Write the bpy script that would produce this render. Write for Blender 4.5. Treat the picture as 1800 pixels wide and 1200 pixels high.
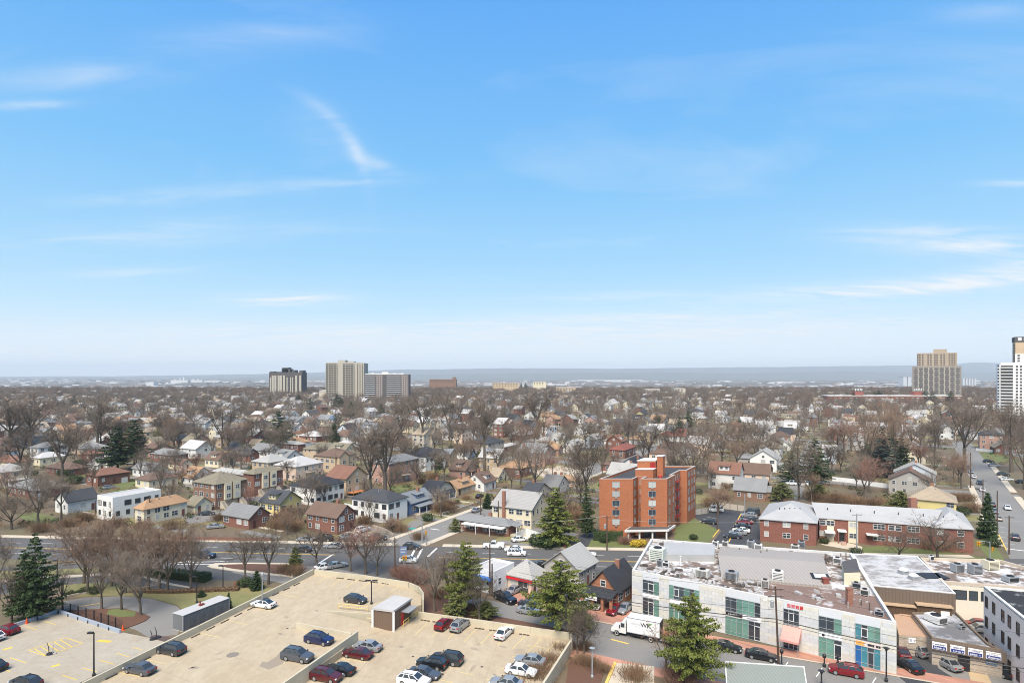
import bpy, bmesh, math, random
import numpy as np
from mathutils import Vector, Matrix

# ------------------------------------------------------------------ camera, sky, sun, exposure
for o in list(bpy.data.objects):
    bpy.data.objects.remove(o)
SC = bpy.context.scene
COL = SC.collection
HC = 45.0            # camera height above the streets (m)
FPX, HORIZON = 1080.0, 655.0

cam = bpy.data.cameras.new("camera")
cam.sensor_width = 36.0
cam.lens = 36.0 * FPX / 1800.0
cam.shift_y = (HORIZON - 600.0) / 1800.0
cam.clip_start, cam.clip_end = 1.0, 60000.0
camo = bpy.data.objects.new("camera", cam)
camo.location = (0, 0, HC)
camo.rotation_euler = (math.radians(90), 0, 0)
COL.objects.link(camo)
SC.camera = camo

SUN_EL, SUN_AZ = math.radians(54), math.radians(197)   # azimuth clockwise from +Y (the view direction)
world = bpy.data.worlds.new("World")
SC.world = world
world.use_nodes = True
wt = world.node_tree
wn, wl = wt.nodes, wt.links
wn.clear()
def wnode(t, **kw):
    n = wn.new(t)
    for k, v in kw.items():
        setattr(n, k, v)
    return n
w_out = wnode("ShaderNodeOutputWorld")
w_bg = wnode("ShaderNodeBackground")
w_bg.inputs["Strength"].default_value = 0.15
sky = wnode("ShaderNodeTexSky", sky_type="NISHITA", sun_disc=False, sun_elevation=SUN_EL, sun_rotation=SUN_AZ,
            altitude=100.0, air_density=1.0, dust_density=0.6, ozone_density=2.2)
tc = wnode("ShaderNodeTexCoord")
sep = wnode("ShaderNodeSeparateXYZ")
wl.new(tc.outputs["Generated"], sep.inputs[0])
def wmath(op, a, b=None, clamp=False):
    n = wnode("ShaderNodeMath", operation=op, use_clamp=clamp)
    for i, v in enumerate((a, b)):
        if v is None: continue
        if isinstance(v, (int, float)): n.inputs[i].default_value = v
        else: wl.new(v, n.inputs[i])
    return n.outputs[0]
zup = wmath("MAXIMUM", sep.outputs[2], 0.0)
den = wmath("ADD", zup, 0.10)
cx_ = wmath("DIVIDE", sep.outputs[0], den)
cy_ = wmath("DIVIDE", sep.outputs[1], den)
comb = wnode("ShaderNodeCombineXYZ")
wl.new(cx_, comb.inputs[0]); wl.new(cy_, comb.inputs[1])
def cirrus(scale, rot, stretch, lo, hi, seed, detail=7, distortion=0.6):
    mp = wnode("ShaderNodeMapping")
    mp.inputs["Location"].default_value = (seed, seed * 1.7, 0)
    mp.inputs["Rotation"].default_value = (0, 0, rot)
    mp.inputs["Scale"].default_value = (scale, scale * stretch, 1)
    wl.new(comb.outputs[0], mp.inputs[0])
    n = wnode("ShaderNodeTexNoise")
    n.inputs["Scale"].default_value = 1.0
    n.inputs["Detail"].default_value = detail
    n.inputs["Roughness"].default_value = 0.58
    n.inputs["Distortion"].default_value = distortion
    wl.new(mp.outputs[0], n.inputs["Vector"])
    r = wnode("ShaderNodeMapRange")
    r.inputs["From Min"].default_value = lo
    r.inputs["From Max"].default_value = hi
    wl.new(n.outputs["Fac"], r.inputs[0])
    return r.outputs[0]
c1 = cirrus(0.55, 0.10, 2.2, 0.56, 0.84, 3.1)
c2 = cirrus(1.5, -0.10, 3.2, 0.36, 0.76, 11.3, 10, 1.4)
# bodies of thin cirrus standing at given bearings (tangents u = x/y, v = z/y of the direction)
yy = wmath("MAXIMUM", sep.outputs[1], 0.02)
uu, vv = wmath("DIVIDE", sep.outputs[0], yy), wmath("DIVIDE", sep.outputs[2], yy)
front = wmath("GREATER_THAN", sep.outputs[1], 0.05)
def wisp(px, py, a, b, rot, amp, curve=0.0):
    u0, v0 = (px-900)/FPX, (HORIZON-py)/FPX
    du, dv = wmath("SUBTRACT", uu, u0), wmath("SUBTRACT", vv, v0)
    c, s_ = math.cos(rot), math.sin(rot)
    e = wmath("ADD", wmath("MULTIPLY", du, c), wmath("MULTIPLY", dv, s_))
    f = wmath("SUBTRACT", wmath("MULTIPLY", dv, c), wmath("MULTIPLY", du, s_))
    f = wmath("ADD", f, wmath("MULTIPLY", wmath("MULTIPLY", e, e), curve))
    q = wmath("ADD", wmath("POWER", wmath("ABSOLUTE", wmath("DIVIDE", e, a/FPX)), 2.0), wmath("POWER", wmath("ABSOLUTE", wmath("DIVIDE", f, b/FPX)), 2.0))
    return wmath("MULTIPLY", wmath("MULTIPLY", wmath("POWER", 2.718, wmath("MULTIPLY", q, -1.0)), amp), front)
mask = None
for w_ in ((610,238,88,12,-.95,.50,2.5),(655,285,38,13,-.35,.50,0),(560,235,60,45,-.3,.22,0),(430,70,190,26,.08,.36,0),(130,135,180,22,.08,.50,0),(40,185,90,8,.04,.7,0),(430,335,330,13,.07,.5,0),(250,410,260,20,.05,.5,0),(495,527,95,12,0,1.5,0),
           (1690,425,170,22,-.05,1.4,0),(1600,505,280,14,.06,1.5,0),(1790,470,130,20,.2,1.0,0),(1100,520,220,9,.05,.45,0),(210,480,110,8,.04,.5,0),(600,590,900,24,0,.8,0),(1300,578,800,30,.02,.85,0),(300,622,800,16,0,.6,0),(1100,560,300,10,.03,.6,0),(1790,322,70,6,0,.6,0),(1750,20,100,16,.05,.3,0)):
    x_ = wisp(*w_)
    mask = x_ if mask is None else wmath("ADD", mask, x_)
cl = wmath("ADD", wmath("MULTIPLY", c1, 0.40), wmath("MULTIPLY", mask, wmath("ADD", wmath("MULTIPLY", c2, 1.05), 0.10)))
cl = wmath("MULTIPLY", cl, 0.92, True)
# clear-sky colour by height (all round alike), blended with the physical sky
ramp = wnode("ShaderNodeValToRGB")
el = ramp.color_ramp.elements
stops = ((0.0,(4.05,4.35,4.6)),(.05,(3.35,4.0,4.6)),(.10,(2.5,3.68,4.55)),(.17,(1.78,3.22,4.5)),(.31,(1.02,2.62,4.45)),(.52,(.58,1.98,4.38)),(1.0,(.26,1.05,2.75)))
while len(el) < len(stops): el.new(.5)
for e_, (p_, c_) in zip(el, stops): e_.position = p_; e_.color = (*[x/5 for x in c_], 1)
wl.new(zup, ramp.inputs[0])
sc5 = wnode("ShaderNodeVectorMath", operation="SCALE"); sc5.inputs["Scale"].default_value = 5.0
wl.new(ramp.outputs[0], sc5.inputs[0])
mixs = wnode("ShaderNodeMixRGB", blend_type="MIX"); mixs.inputs[0].default_value = 0.92
hs = wnode("ShaderNodeHueSaturation"); hs.inputs["Saturation"].default_value = 1.2; hs.inputs["Value"].default_value = 0.85
wl.new(sky.outputs[0], hs.inputs["Color"])
wl.new(hs.outputs[0], mixs.inputs[1]); wl.new(sc5.outputs[0], mixs.inputs[2])
mixh = wnode("ShaderNodeMixRGB", blend_type="MIX"); mixh.inputs[2].default_value = (4.0, 4.25, 4.5, 1)
wl.new(mixs.outputs[0], mixh.inputs[1]); wl.new(cl, mixh.inputs[0])
wl.new(mixh.outputs[0], w_bg.inputs["Color"])
wl.new(w_bg.outputs[0], w_out.inputs["Surface"])

sun = bpy.data.lights.new("sun", "SUN")
sun.energy = 4.9
sun.angle = math.radians(38)
sun.color = (1.0, 0.91, 0.78)
suno = bpy.data.objects.new("sun", sun)
sd = Vector((math.sin(SUN_AZ) * math.cos(SUN_EL), math.cos(SUN_AZ) * math.cos(SUN_EL), math.sin(SUN_EL)))
suno.rotation_euler = sd.to_track_quat("Z", "Y").to_euler()
suno.location = (0, -50, 200)
COL.objects.link(suno)

vs = SC.view_settings
vs.view_transform = "Standard"
vs.look = "None"
vs.exposure = 0.55
vs.gamma = 1.0
SC.cycles.max_bounces = 5
SC.cycles.diffuse_bounces = 3
SC.cycles.glossy_bounces = 2
SC.cycles.transmission_bounces = 2
SC.cycles.transparent_max_bounces = 4
SC.cycles.volume_bounces = 0
SC.cycles.filter_width = 1.0
SC.cycles.use_denoising = True
SC.cycles.sample_clamp_indirect = 4.0

# ------------------------------------------------------------------ helpers
rnd = random.Random(7)

def G(px, py, z=0.0):
    """survey point of the photograph (1800 px wide) met with the level plane at height z"""
    Y = (HC - z) * FPX / (py - HORIZON)
    return Vector(((px - 900.0) / FPX * Y, Y, z))

def to_px(p):
    return 900 + FPX * p[0] / p[1], HORIZON + (HC - p[2]) * FPX / p[1]

class MB:
    """collects polygons of one mesh"""
    def __init__(s):
        s.v, s.f, s.m = [], [], []
    def poly(s, pts, mi=0):
        n = len(s.v)
        s.v += [tuple(p) for p in pts]
        s.f.append(tuple(range(n, n + len(pts)))); s.m.append(mi)
    def box(s, x0, x1, y0, y1, z0, z1, mi=0, mat=None):
        c = [(x0,y0,z0),(x1,y0,z0),(x1,y1,z0),(x0,y1,z0),(x0,y0,z1),(x1,y0,z1),(x1,y1,z1),(x0,y1,z1)]
        if mat is not None: c = [tuple(mat @ Vector(p)) for p in c]
        n = len(s.v); s.v += c
        for q in ((0,3,2,1),(4,5,6,7),(0,1,5,4),(1,2,6,5),(2,3,7,6),(3,0,4,7)):
            s.f.append(tuple(n + i for i in q)); s.m.append(mi)
    def prism(s, pts, z0, z1, mi=0):
        """pts: plan polygon (x, y)"""
        a = sum(pts[i][0]*pts[(i+1)%len(pts)][1]-pts[(i+1)%len(pts)][0]*pts[i][1] for i in range(len(pts)))
        if a < 0: pts = list(reversed(pts))
        n = len(s.v); k = len(pts)
        s.v += [(p[0], p[1], z0) for p in pts] + [(p[0], p[1], z1) for p in pts]
        s.f.append(tuple(n + i for i in reversed(range(k)))); s.m.append(mi)
        s.f.append(tuple(n + k + i for i in range(k))); s.m.append(mi)
        for i in range(k):
            j = (i + 1) % k
            s.f.append((n+i, n+j, n+k+j, n+k+i)); s.m.append(mi)
    def extrude(s, sec, axis, a0, a1, mi=0):
        """closed section polygon sec [(c, z)] extruded along 'x' or 'y'"""
        if axis == 'x': P = lambda a, c, z: (a, c, z)
        else: P = lambda a, c, z: (c, a, z)
        n = len(s.v); k = len(sec)
        s.v += [P(a0, c, z) for c, z in sec] + [P(a1, c, z) for c, z in sec]
        s.f.append(tuple(n + i for i in range(k))); s.m.append(mi)
        s.f.append(tuple(n + k + i for i in reversed(range(k)))); s.m.append(mi)
        for i in range(k):
            j = (i + 1) % k
            s.f.append((n+j, n+i, n+k+i, n+k+j)); s.m.append(mi)
    def tube(s, pts, rad, n=6, mi=0, cap=True):
        pts = [Vector(p) for p in pts]
        if isinstance(rad, (int, float)): rad = [rad] * len(pts)
        base = len(s.v)
        for i, p in enumerate(pts):
            d = (pts[min(i+1, len(pts)-1)] - pts[max(i-1, 0)])
            d = d.normalized() if d.length > 1e-6 else Vector((0,0,1))
            a = Vector((1,0,0)) if abs(d.x) < .8 else Vector((0,1,0))
            e1 = d.cross(a).normalized(); e2 = d.cross(e1)
            for k in range(n):
                t = 2*math.pi*k/n
                s.v.append(tuple(p + (e1*math.cos(t) + e2*math.sin(t)) * rad[i]))
        for i in range(len(pts)-1):
            for k in range(n):
                k2 = (k+1) % n
                s.f.append((base+i*n+k, base+i*n+k2, base+(i+1)*n+k2, base+(i+1)*n+k)); s.m.append(mi)
        if cap:
            s.f.append(tuple(base + k for k in reversed(range(n)))); s.m.append(mi)
            s.f.append(tuple(base + (len(pts)-1)*n + k for k in range(n))); s.m.append(mi)
    def lathe(s, prof, n=12, c=(0,0,0), mi=0):
        base = len(s.v)
        for r, z in prof:
            for k in range(n):
                t = 2*math.pi*k/n
                s.v.append((c[0]+r*math.cos(t), c[1]+r*math.sin(t), c[2]+z))
        for i in range(len(prof)-1):
            for k in range(n):
                k2 = (k+1) % n
                s.f.append((base+i*n+k, base+i*n+k2, base+(i+1)*n+k2, base+(i+1)*n+k)); s.m.append(mi)
        s.f.append(tuple(base + k for k in reversed(range(n)))); s.m.append(mi)
        s.f.append(tuple(base + (len(prof)-1)*n + k for k in range(n))); s.m.append(mi)
    def mesh(s, name, mats=()):
        me = bpy.data.meshes.new(name)
        me.from_pydata(s.v, [], s.f)
        for m in mats: me.materials.append(m)
        if len(mats) > 1:
            me.polygons.foreach_set("material_index", s.m)
        me.update()
        return me

def link(name, me, parent=None, loc=None, rotz=0.0, kind=None):
    o = bpy.data.objects.new(name, me)
    COL.objects.link(o)
    if parent is not None: o.parent = parent
    if loc is not None: o.location = loc
    if rotz: o.rotation_euler = (0, 0, rotz)
    if kind: o['kind'] = kind
    return o

def put(name, mb, mats, parent=None, loc=None, rotz=0.0, kind=None):
    if not isinstance(mats, (list, tuple)): mats = [mats]
    return link(name, mb.mesh(name, mats), parent, loc, rotz, kind)

THINGS = []
def tag(o, label, cat, group=None):
    o['label'] = label; o['category'] = cat
    if group: o['group'] = group
    THINGS.append(o)
    return o
def thing(name, label, cat, loc, rotz=0.0, group=None):
    o = bpy.data.objects.new(name, None)
    o.empty_display_size = 0.5
    o.location = loc; o.rotation_euler = (0, 0, rotz)
    COL.objects.link(o)
    return tag(o, label, cat, group)
def copy_thing(src, loc, rotz, label, group=None, scale=None, paint=None):
    """a thing, its parts and their sub-parts; paint = {old material: new material}"""
    def cp(o, parent):
        c = o.copy(); COL.objects.link(c)
        if parent is not None:
            c.parent = parent
        if paint and c.type == 'MESH':
            for i, s in enumerate(c.material_slots):
                k = s.material.name if s.material else ''
                if k in paint:
                    s.link = 'OBJECT'; s.material = paint[k]
        for ch in KIDS.get(o.name, ()):
            cp(ch, c)
        return c
    r = cp(src, None)
    r.location = loc; r.rotation_euler = (0, 0, rotz)
    if scale: r.scale = scale
    r['label'] = label
    if group: r['group'] = group
    THINGS.append(r)
    return r
KIDS = {}
def index_kids(root):
    KIDS[root.name] = list(root.children)
    for c in root.children: index_kids(c)

# ------------------------------------------------------------------ materials
MATS = {}
def M(name, col, rough=0.85, var=0.12, scale=1.5, var2=0.12, scale2=0.15, kind=None, col2=None, metal=0.0,
      spec=0.3, p=1.0, bump=0.0, thr=0.5, width=0.08, coat=0.0, rand=0.0, stretch=None, world=False):
    if name in MATS: return MATS[name]
    m = bpy.data.materials.new(name); m.use_nodes = True
    nt = m.node_tree; N, L = nt.nodes, nt.links
    b = N["Principled BSDF"]
    b.inputs["Roughness"].default_value = rough
    b.inputs["Metallic"].default_value = metal
    b.inputs["Specular IOR Level"].default_value = spec
    b.inputs["Coat Weight"].default_value = coat
    tcx = N.new("ShaderNodeTexCoord")
    oi = N.new("ShaderNodeObjectInfo")
    off = N.new("ShaderNodeVectorMath"); off.operation = 'MULTIPLY_ADD'
    cmb = N.new("ShaderNodeCombineXYZ")
    for i in range(3): L.new(oi.outputs["Random"], cmb.inputs[i])
    L.new(cmb.outputs[0], off.inputs[0])
    off.inputs[1].default_value = (0, 0, 0) if world else (91, 53, 17)
    L.new(tcx.outputs["Object"], off.inputs[2])
    vec = off.outputs[0]
    if stretch:
        mp = N.new("ShaderNodeMapping"); mp.inputs["Scale"].default_value = stretch
        L.new(vec, mp.inputs[0]); nvec = mp.outputs[0]
    else: nvec = vec
    def noise(sc, det=4, rough_=0.6, v=None):
        n = N.new("ShaderNodeTexNoise"); n.inputs["Scale"].default_value = sc
        n.inputs["Detail"].default_value = det; n.inputs["Roughness"].default_value = rough_
        L.new(v or nvec, n.inputs["Vector"]); return n.outputs["Fac"]
    def math_(op, a, bb, clamp=False):
        n = N.new("ShaderNodeMath"); n.operation = op; n.use_clamp = clamp
        for i, v in enumerate((a, bb)):
            if isinstance(v, (int, float)): n.inputs[i].default_value = v
            else: L.new(v, n.inputs[i])
        return n.outputs[0]
    def rgb(c):
        n = N.new("ShaderNodeRGB"); n.outputs[0].default_value = (*c, 1); return n.outputs[0]
    def mix(f, a, bb):
        n = N.new("ShaderNodeMixRGB")
        if isinstance(f, (int, float)): n.inputs[0].default_value = f
        else: L.new(f, n.inputs[0])
        L.new(a, n.inputs[1]); L.new(bb, n.inputs[2]); return n.outputs[0]
    base = rgb(col)
    if kind == 'brick':
        sp = N.new("ShaderNodeSeparateXYZ"); L.new(tcx.outputs["Object"], sp.inputs[0])
        cb = N.new("ShaderNodeCombineXYZ")
        L.new(math_('ADD', sp.outputs[0], sp.outputs[1]), cb.inputs[0]); L.new(sp.outputs[2], cb.inputs[1])
        bt = N.new("ShaderNodeTexBrick"); bt.inputs["Scale"].default_value = 1.0
        bt.inputs["Brick Width"].default_value = 0.45 * p; bt.inputs["Row Height"].default_value = 0.16 * p
        bt.inputs["Mortar Size"].default_value = 0.012 * p
        bt.inputs["Color1"].default_value = (*[c*0.86 for c in col], 1)
        bt.inputs["Color2"].default_value = (*[c*1.14 for c in col], 1)
        bt.inputs["Mortar"].default_value = (*[0.55*c + 0.45*m_ for c, m_ in zip(col, (col2 or (.35,.32,.28)))], 1)
        L.new(cb.outputs[0], bt.inputs["Vector"]); base = bt.outputs["Color"]
    elif kind == 'rows':          # shingle courses, siding boards, metal ribs
        sp = N.new("ShaderNodeSeparateXYZ"); L.new(tcx.outputs["Object"], sp.inputs[0])
        fr = math_('FRACT', math_('MULTIPLY', sp.outputs[2 if not stretch else 0], 1.0/p), 0)
        line = math_('LESS_THAN', fr, 0.22)
        base = mix(math_('MULTIPLY', line, 0.45), base, rgb([c*0.55 for c in col]))
    elif kind == 'patch':         # two coats showing through each other, irregular edge
        n = math_('ADD', math_('MULTIPLY', noise(scale2, 9, 0.68), 0.75), math_('MULTIPLY', noise(scale2*5.3, 6, 0.7), 0.25))
        r = N.new("ShaderNodeMapRange"); r.inputs["From Min"].default_value = thr - width; r.inputs["From Max"].default_value = thr + width
        L.new(n, r.inputs[0]); base = mix(r.outputs[0], base, rgb(col2))
    k = math_('ADD', math_('MULTIPLY', noise(scale, 5), 2*var), math_('MULTIPLY', noise(scale2, 3), 2*var2))
    k = math_('ADD', k, 1 - var - var2)
    if rand:
        k = math_('MULTIPLY', k, math_('ADD', math_('MULTIPLY', oi.outputs["Random"], 2*rand), 1 - rand))
    sc = N.new("ShaderNodeVectorMath"); sc.operation = 'SCALE'
    L.new(base, sc.inputs[0]); L.new(k, sc.inputs["Scale"])
    L.new(sc.outputs[0], b.inputs["Base Color"])
    if bump:
        bp = N.new("ShaderNodeBump"); bp.inputs["Strength"].default_value = bump; bp.inputs["Distance"].default_value = 0.05
        L.new(noise(scale*3, 5), bp.inputs["Height"]); L.new(bp.outputs[0], b.inputs["Normal"])
    MATS[name] = m
    return m

def glass(name, col, rough=0.08, var=0.25):
    return M(name, col, rough=rough, spec=0.6, var=0.0, var2=var, scale2=0.6, rand=0.3)

WALLS = {
 'white': M('white_siding', (.64,.63,.60), kind='rows', p=0.2, var=.04, var2=.05),
 'stucco': M('white_stucco', (.68,.67,.64), var=.04, var2=.06),
 'cream': M('cream_siding', (.66,.59,.43), kind='rows', p=0.2, var=.05, var2=.07),
 'yellow': M('yellow_siding', (.60,.50,.22), kind='rows', p=0.22, var=.04, var2=.06),
 'tan': M('tan_stucco', (.47,.36,.24), var=.07, var2=.09),
 'peach': M('peach_stucco', (.64,.49,.38), var=.06, var2=.07),
 'beige': M('beige_siding', (.52,.46,.37), kind='rows', p=0.2, var=.05, var2=.07),
 'grey': M('grey_siding', (.36,.34,.31), kind='rows', p=0.2, var=.05, var2=.08),
 'paleblue': M('pale_blue_siding', (.50,.54,.58), kind='rows', p=0.2, var=.04, var2=.06),
 'blue': M('blue_siding', (.085,.14,.27), kind='rows', p=0.2, var=.05, var2=.08),
 'brick': M('red_brick', (.18,.072,.048), kind='brick', var=.10, var2=.12),
 'brown': M('brown_brick', (.20,.108,.07), kind='brick', var=.10, var2=.12),
 'pink': M('pink_brick', (.40,.235,.18), kind='brick', var=.08, var2=.1),
 'stone': M('field_stone', (.34,.28,.22), kind='brick', p=2.2, col2=(.5,.47,.42), var=.22, var2=.15),
 'dark': M('charcoal_panel', (.06,.06,.065), var=.1),
}
ROOFS = {
 'grey': M('grey_shingle', (.20,.20,.197), kind='rows', p=0.3, var=.13, scale=2.5, var2=.16, scale2=.25, rand=.12),
 'pale': M('pale_shingle', (.33,.32,.30), kind='rows', p=0.3, var=.10, scale=2.5, var2=.13, scale2=.25, rand=.08),
 'white': M('white_roof_coat', (.43,.415,.40), var=.10, var2=.14, scale2=.3),
 'dark': M('dark_shingle', (.055,.057,.063), kind='rows', p=0.3, var=.16, scale=2.5, var2=.2, scale2=.25, rand=.2),
 'black': M('black_shingle', (.035,.037,.043), kind='rows', p=0.3, var=.16, scale=2.5, var2=.2, scale2=.3),
 'brown': M('brown_shingle', (.135,.088,.066), kind='rows', p=0.3, var=.14, scale=2.5, var2=.18, scale2=.25, rand=.12),
 'rust': M('rust_shingle', (.195,.10,.068), kind='rows', p=0.3, var=.12, scale=2.5, var2=.16, scale2=.25),
 'orange': M('orange_shingle', (.36,.22,.125), kind='rows', p=0.3, var=.12, scale=2.5, var2=.18, scale2=.3),
 'olive': M('olive_shingle', (.20,.175,.125), kind='rows', p=0.3, var=.14, scale=2.5, var2=.16, scale2=.25),
 'tan': M('tan_shingle', (.33,.265,.19), kind='rows', p=0.3, var=.13, scale=2.5, var2=.16, scale2=.25),
 'red': M('red_tile', (.22,.075,.055), kind='rows', p=0.35, var=.12, scale=2.5, var2=.15, scale2=.25),
 'slate': M('slate_blue_roof', (.19,.205,.22), kind='rows', p=0.3, var=.12, var2=.15),
}
TRIM = M('white_trim', (.62,.61,.585), var=.03, var2=.05)
DARKTRIM = M('dark_trim', (.05,.05,.05), var=.08)
GLASS = glass('window_glass', (.045,.055,.065))
BLIND = M('window_blind', (.38,.38,.36), rough=.35, var=.05, var2=.12, rand=.25)
GREENGLASS = M('green_glass', (.115,.235,.19), rough=.10, spec=.6, var=.12, scale=.9, var2=.28, scale2=.45, rand=.2)
DOOR = M('door_paint', (.12,.05,.04), rough=.5, rand=.5)
GARAGE = M('garage_door_paint', (.62,.60,.56), kind='rows', p=.5, var=.03)
CHIM = M('chimney_brick', (.26,.11,.07), kind='brick')
CONC = M('concrete', (.46,.41,.33), var=.10, scale=.8, var2=.14, scale2=.08, bump=.1)
METAL = M('grey_metal', (.34,.35,.36), rough=.45, metal=.3, var=.08)
BLACKMETAL = M('black_metal', (.025,.025,.028), rough=.5)
WOOD = M('weathered_wood', (.17,.12,.085), var=.2, scale=4, rand=.2)
WHITEPAINT = M('white_road_paint', (.68,.67,.63), var=.16, scale=3, var2=.1)
YELLOWPAINT = M('yellow_road_paint', (.72,.45,.09), var=.16, scale=3, var2=.1)
# ------------------------------------------------------------------ ground, roads, valley, hills, haze
GROUND = M('town_ground', (.150,.108,.072), kind='patch', col2=(.118,.108,.055), scale2=.045, thr=.53, width=.10, var=.22, scale=.5, world=True)
LAWN = M('lawn_grass', (.125,.142,.05), var=.16, scale=1.2, var2=.16, scale2=.12, world=True)
DRYLAWN = M('dry_lawn', (.24,.20,.09), kind='patch', col2=(.145,.15,.06), scale2=.12, thr=.5, width=.12, var=.14, scale=1.4, world=True)
MULCH = M('bark_mulch', (.125,.065,.042), var=.3, scale=4, var2=.12, world=True)
ASPH = M('asphalt', (.10,.097,.093), var=.10, scale=2.0, var2=.2, scale2=.05, world=True)
ASPH2 = M('worn_asphalt', (.20,.19,.175), var=.10, scale=1.6, var2=.18, scale2=.06, world=True)
DARKASPH = M('new_asphalt', (.055,.056,.06), var=.15, scale=1.5, var2=.2, scale2=.08, world=True)
WALK = M('sidewalk_concrete', (.50,.43,.33), var=.10, scale=1.0, var2=.14, scale2=.1, world=True)
PAVERS = M('brick_paving', (.40,.20,.14), kind='brick', p=2.0, col2=(.4,.3,.24), var=.12, var2=.2, scale2=.15, world=True)
KERBY = M('yellow_kerb', (.66,.44,.12), var=.15, scale=2)
VALLEY = M('valley_land', (.34,.31,.27), kind='patch', col2=(.17,.17,.13), scale2=.0022, thr=.5, width=.06, var=.35, scale=.012, var2=.2, stretch=(1,.35,1), world=True)
HILLM = M('wooded_hill', (.13,.13,.11), var=.2, scale=.004, var2=.25, scale2=.0012, world=True)

def zland(y):
    t = min(1, max(0, (y - 1480) / 1000)); t = t*t*(3-2*t)
    return -62 * t

gb = MB()
gb.poly([(-900,-150,0),(900,-150,0),(1900,1480,0),(-1900,1480,0)])
put('ground', gb, GROUND, kind='structure')
vb = MB()
ys = [1480 + 50*i for i in range(21)] + [3000, 5000, 8000, 12000, 16000]
for a, b in zip(ys, ys[1:]):
    vb.poly([(-1.2*a-200,a,zland(a)),(1.2*a+200,a,zland(a)),(1.2*b+200,b,zland(b)),(-1.2*b-200,b,zland(b))])
put('valley_terrain', vb, VALLEY, kind='structure')

def ridge(name, D, depth, prof, amp, seed):
    """one wooded ridge: crest heights from the surveyed skyline"""
    r = random.Random(seed); n = 150
    ph = [r.uniform(0, 6.28) for _ in range(8)]
    b = MB(); rows = []
    for i in range(n+1):
        px = -250 + 2300*i/n
        for (x0,y0),(x1,y1) in zip(prof, prof[1:]):
            if x0 <= px <= x1: yy = y0 + (y1-y0)*(px-x0)/(x1-x0)
        X = (px-900)/FPX*D
        h = HC - (yy-HORIZON)*D/FPX + amp*sum(math.sin(px*f+p)/(k+1.5) for k,(f,p) in enumerate(zip((.009,.021,.043,.08,.15,.27,.4,.7), ph)))
        rows.append([(X*(1-depth/D), D-depth, -64), (X*(1-depth*.5/D), D-depth*.5, -62+(h+62)*.45), (X*(1-depth*.15/D), D-depth*.15, -62+(h+62)*.9),
                     (X, D, max(h,-60)), (X*(1+depth*.6/D), D+depth*.6, -64)])
    for p, q in zip(rows, rows[1:]):
        for k in range(4): b.poly([p[k], q[k], q[k+1], p[k+1]])
    put(name, b, HILLM, kind='structure')
ridge('hills', 13500, 3600, [(-300,664),(0,662.5),(300,659.5),(540,655),(720,649.5),(900,647),(1100,647),(1350,645),(1600,642.5),(1670,640),(1710,636),(1760,638),(1850,641),(2100,645)], 8, 4)
ridge('hills', 9800, 2200, [(-300,668),(200,666),(540,662),(800,657),(1000,654),(1300,656),(1500,652),(1650,655),(2100,654)], 9, 9)

haze = MB(); haze.box(-21000, 21000, -400, 16600, -70, 262)
HZ = bpy.data.materials.new('haze_air'); HZ.use_nodes = True
hn = HZ.node_tree; hn.nodes.remove(hn.nodes["Principled BSDF"])
pv = hn.nodes.new("ShaderNodeVolumePrincipled")
pv.inputs["Color"].default_value = (.82,.91,1.0,1)
pv.inputs["Density"].default_value = 0.000075
pv.inputs["Anisotropy"].default_value = 0.0
hn.links.new(pv.outputs[0], hn.nodes["Material Output"].inputs["Volume"])
put('haze', haze, HZ, kind='stuff')

# --- roads: avoid[] keeps trees and houses off them
AVOID = []      # (x0, y0, x1, y1, half width)
def strip(name, p, q, a, b, z0, z1, m, kind='structure', parent=None):
    """band between offsets a..b to the left of the line p->q"""
    d = (Vector(q[:2]) - Vector(p[:2])).normalized(); n = Vector((-d.y, d.x))
    P, Q = Vector(p[:2]), Vector(q[:2])
    mb = MB(); mb.prism([P+n*a, Q+n*a, Q+n*b, P+n*b], z0, z1)
    return put(name, mb, m, parent, kind=kind)
def road(p, q, hw, z, m):
    strip('road', p, q, -hw, hw, -.4, z, m)
    AVOID.append((p[0],p[1],q[0],q[1],hw+2.5))
def area(name, pts, z, m, z0=-.3, zs=0.0):
    mb = MB(); mb.prism([G(x, y, zs)[:2] for x, y in pts], z0, z)
    return put(name, mb, m, kind='structure')
def inside(x, y, poly):
    c = False; j = len(poly)-1
    for i in range(len(poly)):
        if (poly[i][1] > y) != (poly[j][1] > y) and x < (poly[j][0]-poly[i][0])*(y-poly[i][1])/(poly[j][1]-poly[i][1])+poly[i][0]: c = not c
        j = i
    return c
def seg_d(x, y, s):
    ax, ay, bx, by, hw = s
    t = max(0, min(1, ((x-ax)*(bx-ax)+(y-ay)*(by-ay))/((bx-ax)**2+(by-ay)**2)))
    return math.hypot(x-ax-t*(bx-ax), y-ay-t*(by-ay)) - hw

MA, MBp = Vector((-83.6,154.8)), Vector((30.5,146.4))
MD = (MBp-MA).normalized(); MN = Vector((-MD.y, MD.x))
m0, m1 = MA - MD*190, MBp + MD*170
U29 = Vector((math.sin(math.radians(28.6)), math.cos(math.radians(28.6)))); V29 = Vector((U29.y, -U29.x))
U33 = Vector((math.sin(math.radians(33.4)), math.cos(math.radians(33.4)))); V33 = Vector((U33.y, -U33.x))
road(m0, m1, 9.0, .030, ASPH)
S1 = Vector((-30.4, 158.5)); S2 = Vector((123.0, 143.0)); S0 = S1 - V29*82 ; Sm = S1 + V29*84
road(S1, S1 + U29*400, 4.6, .022, ASPH2)
road(S2, S2 + U33*310, 5.2, .024, ASPH2)
road(S0 + U29*14, S0 + U29*330, 4.0, .021, ASPH2)
road(Sm + U29*95, Sm + U29*330, 4.0, .023, ASPH2)
road(S0 - V29*84 + U29*10, S0 - V29*84 + U29*330, 4.0, .0205, ASPH2)
C0 = S1 + U29*160
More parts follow.
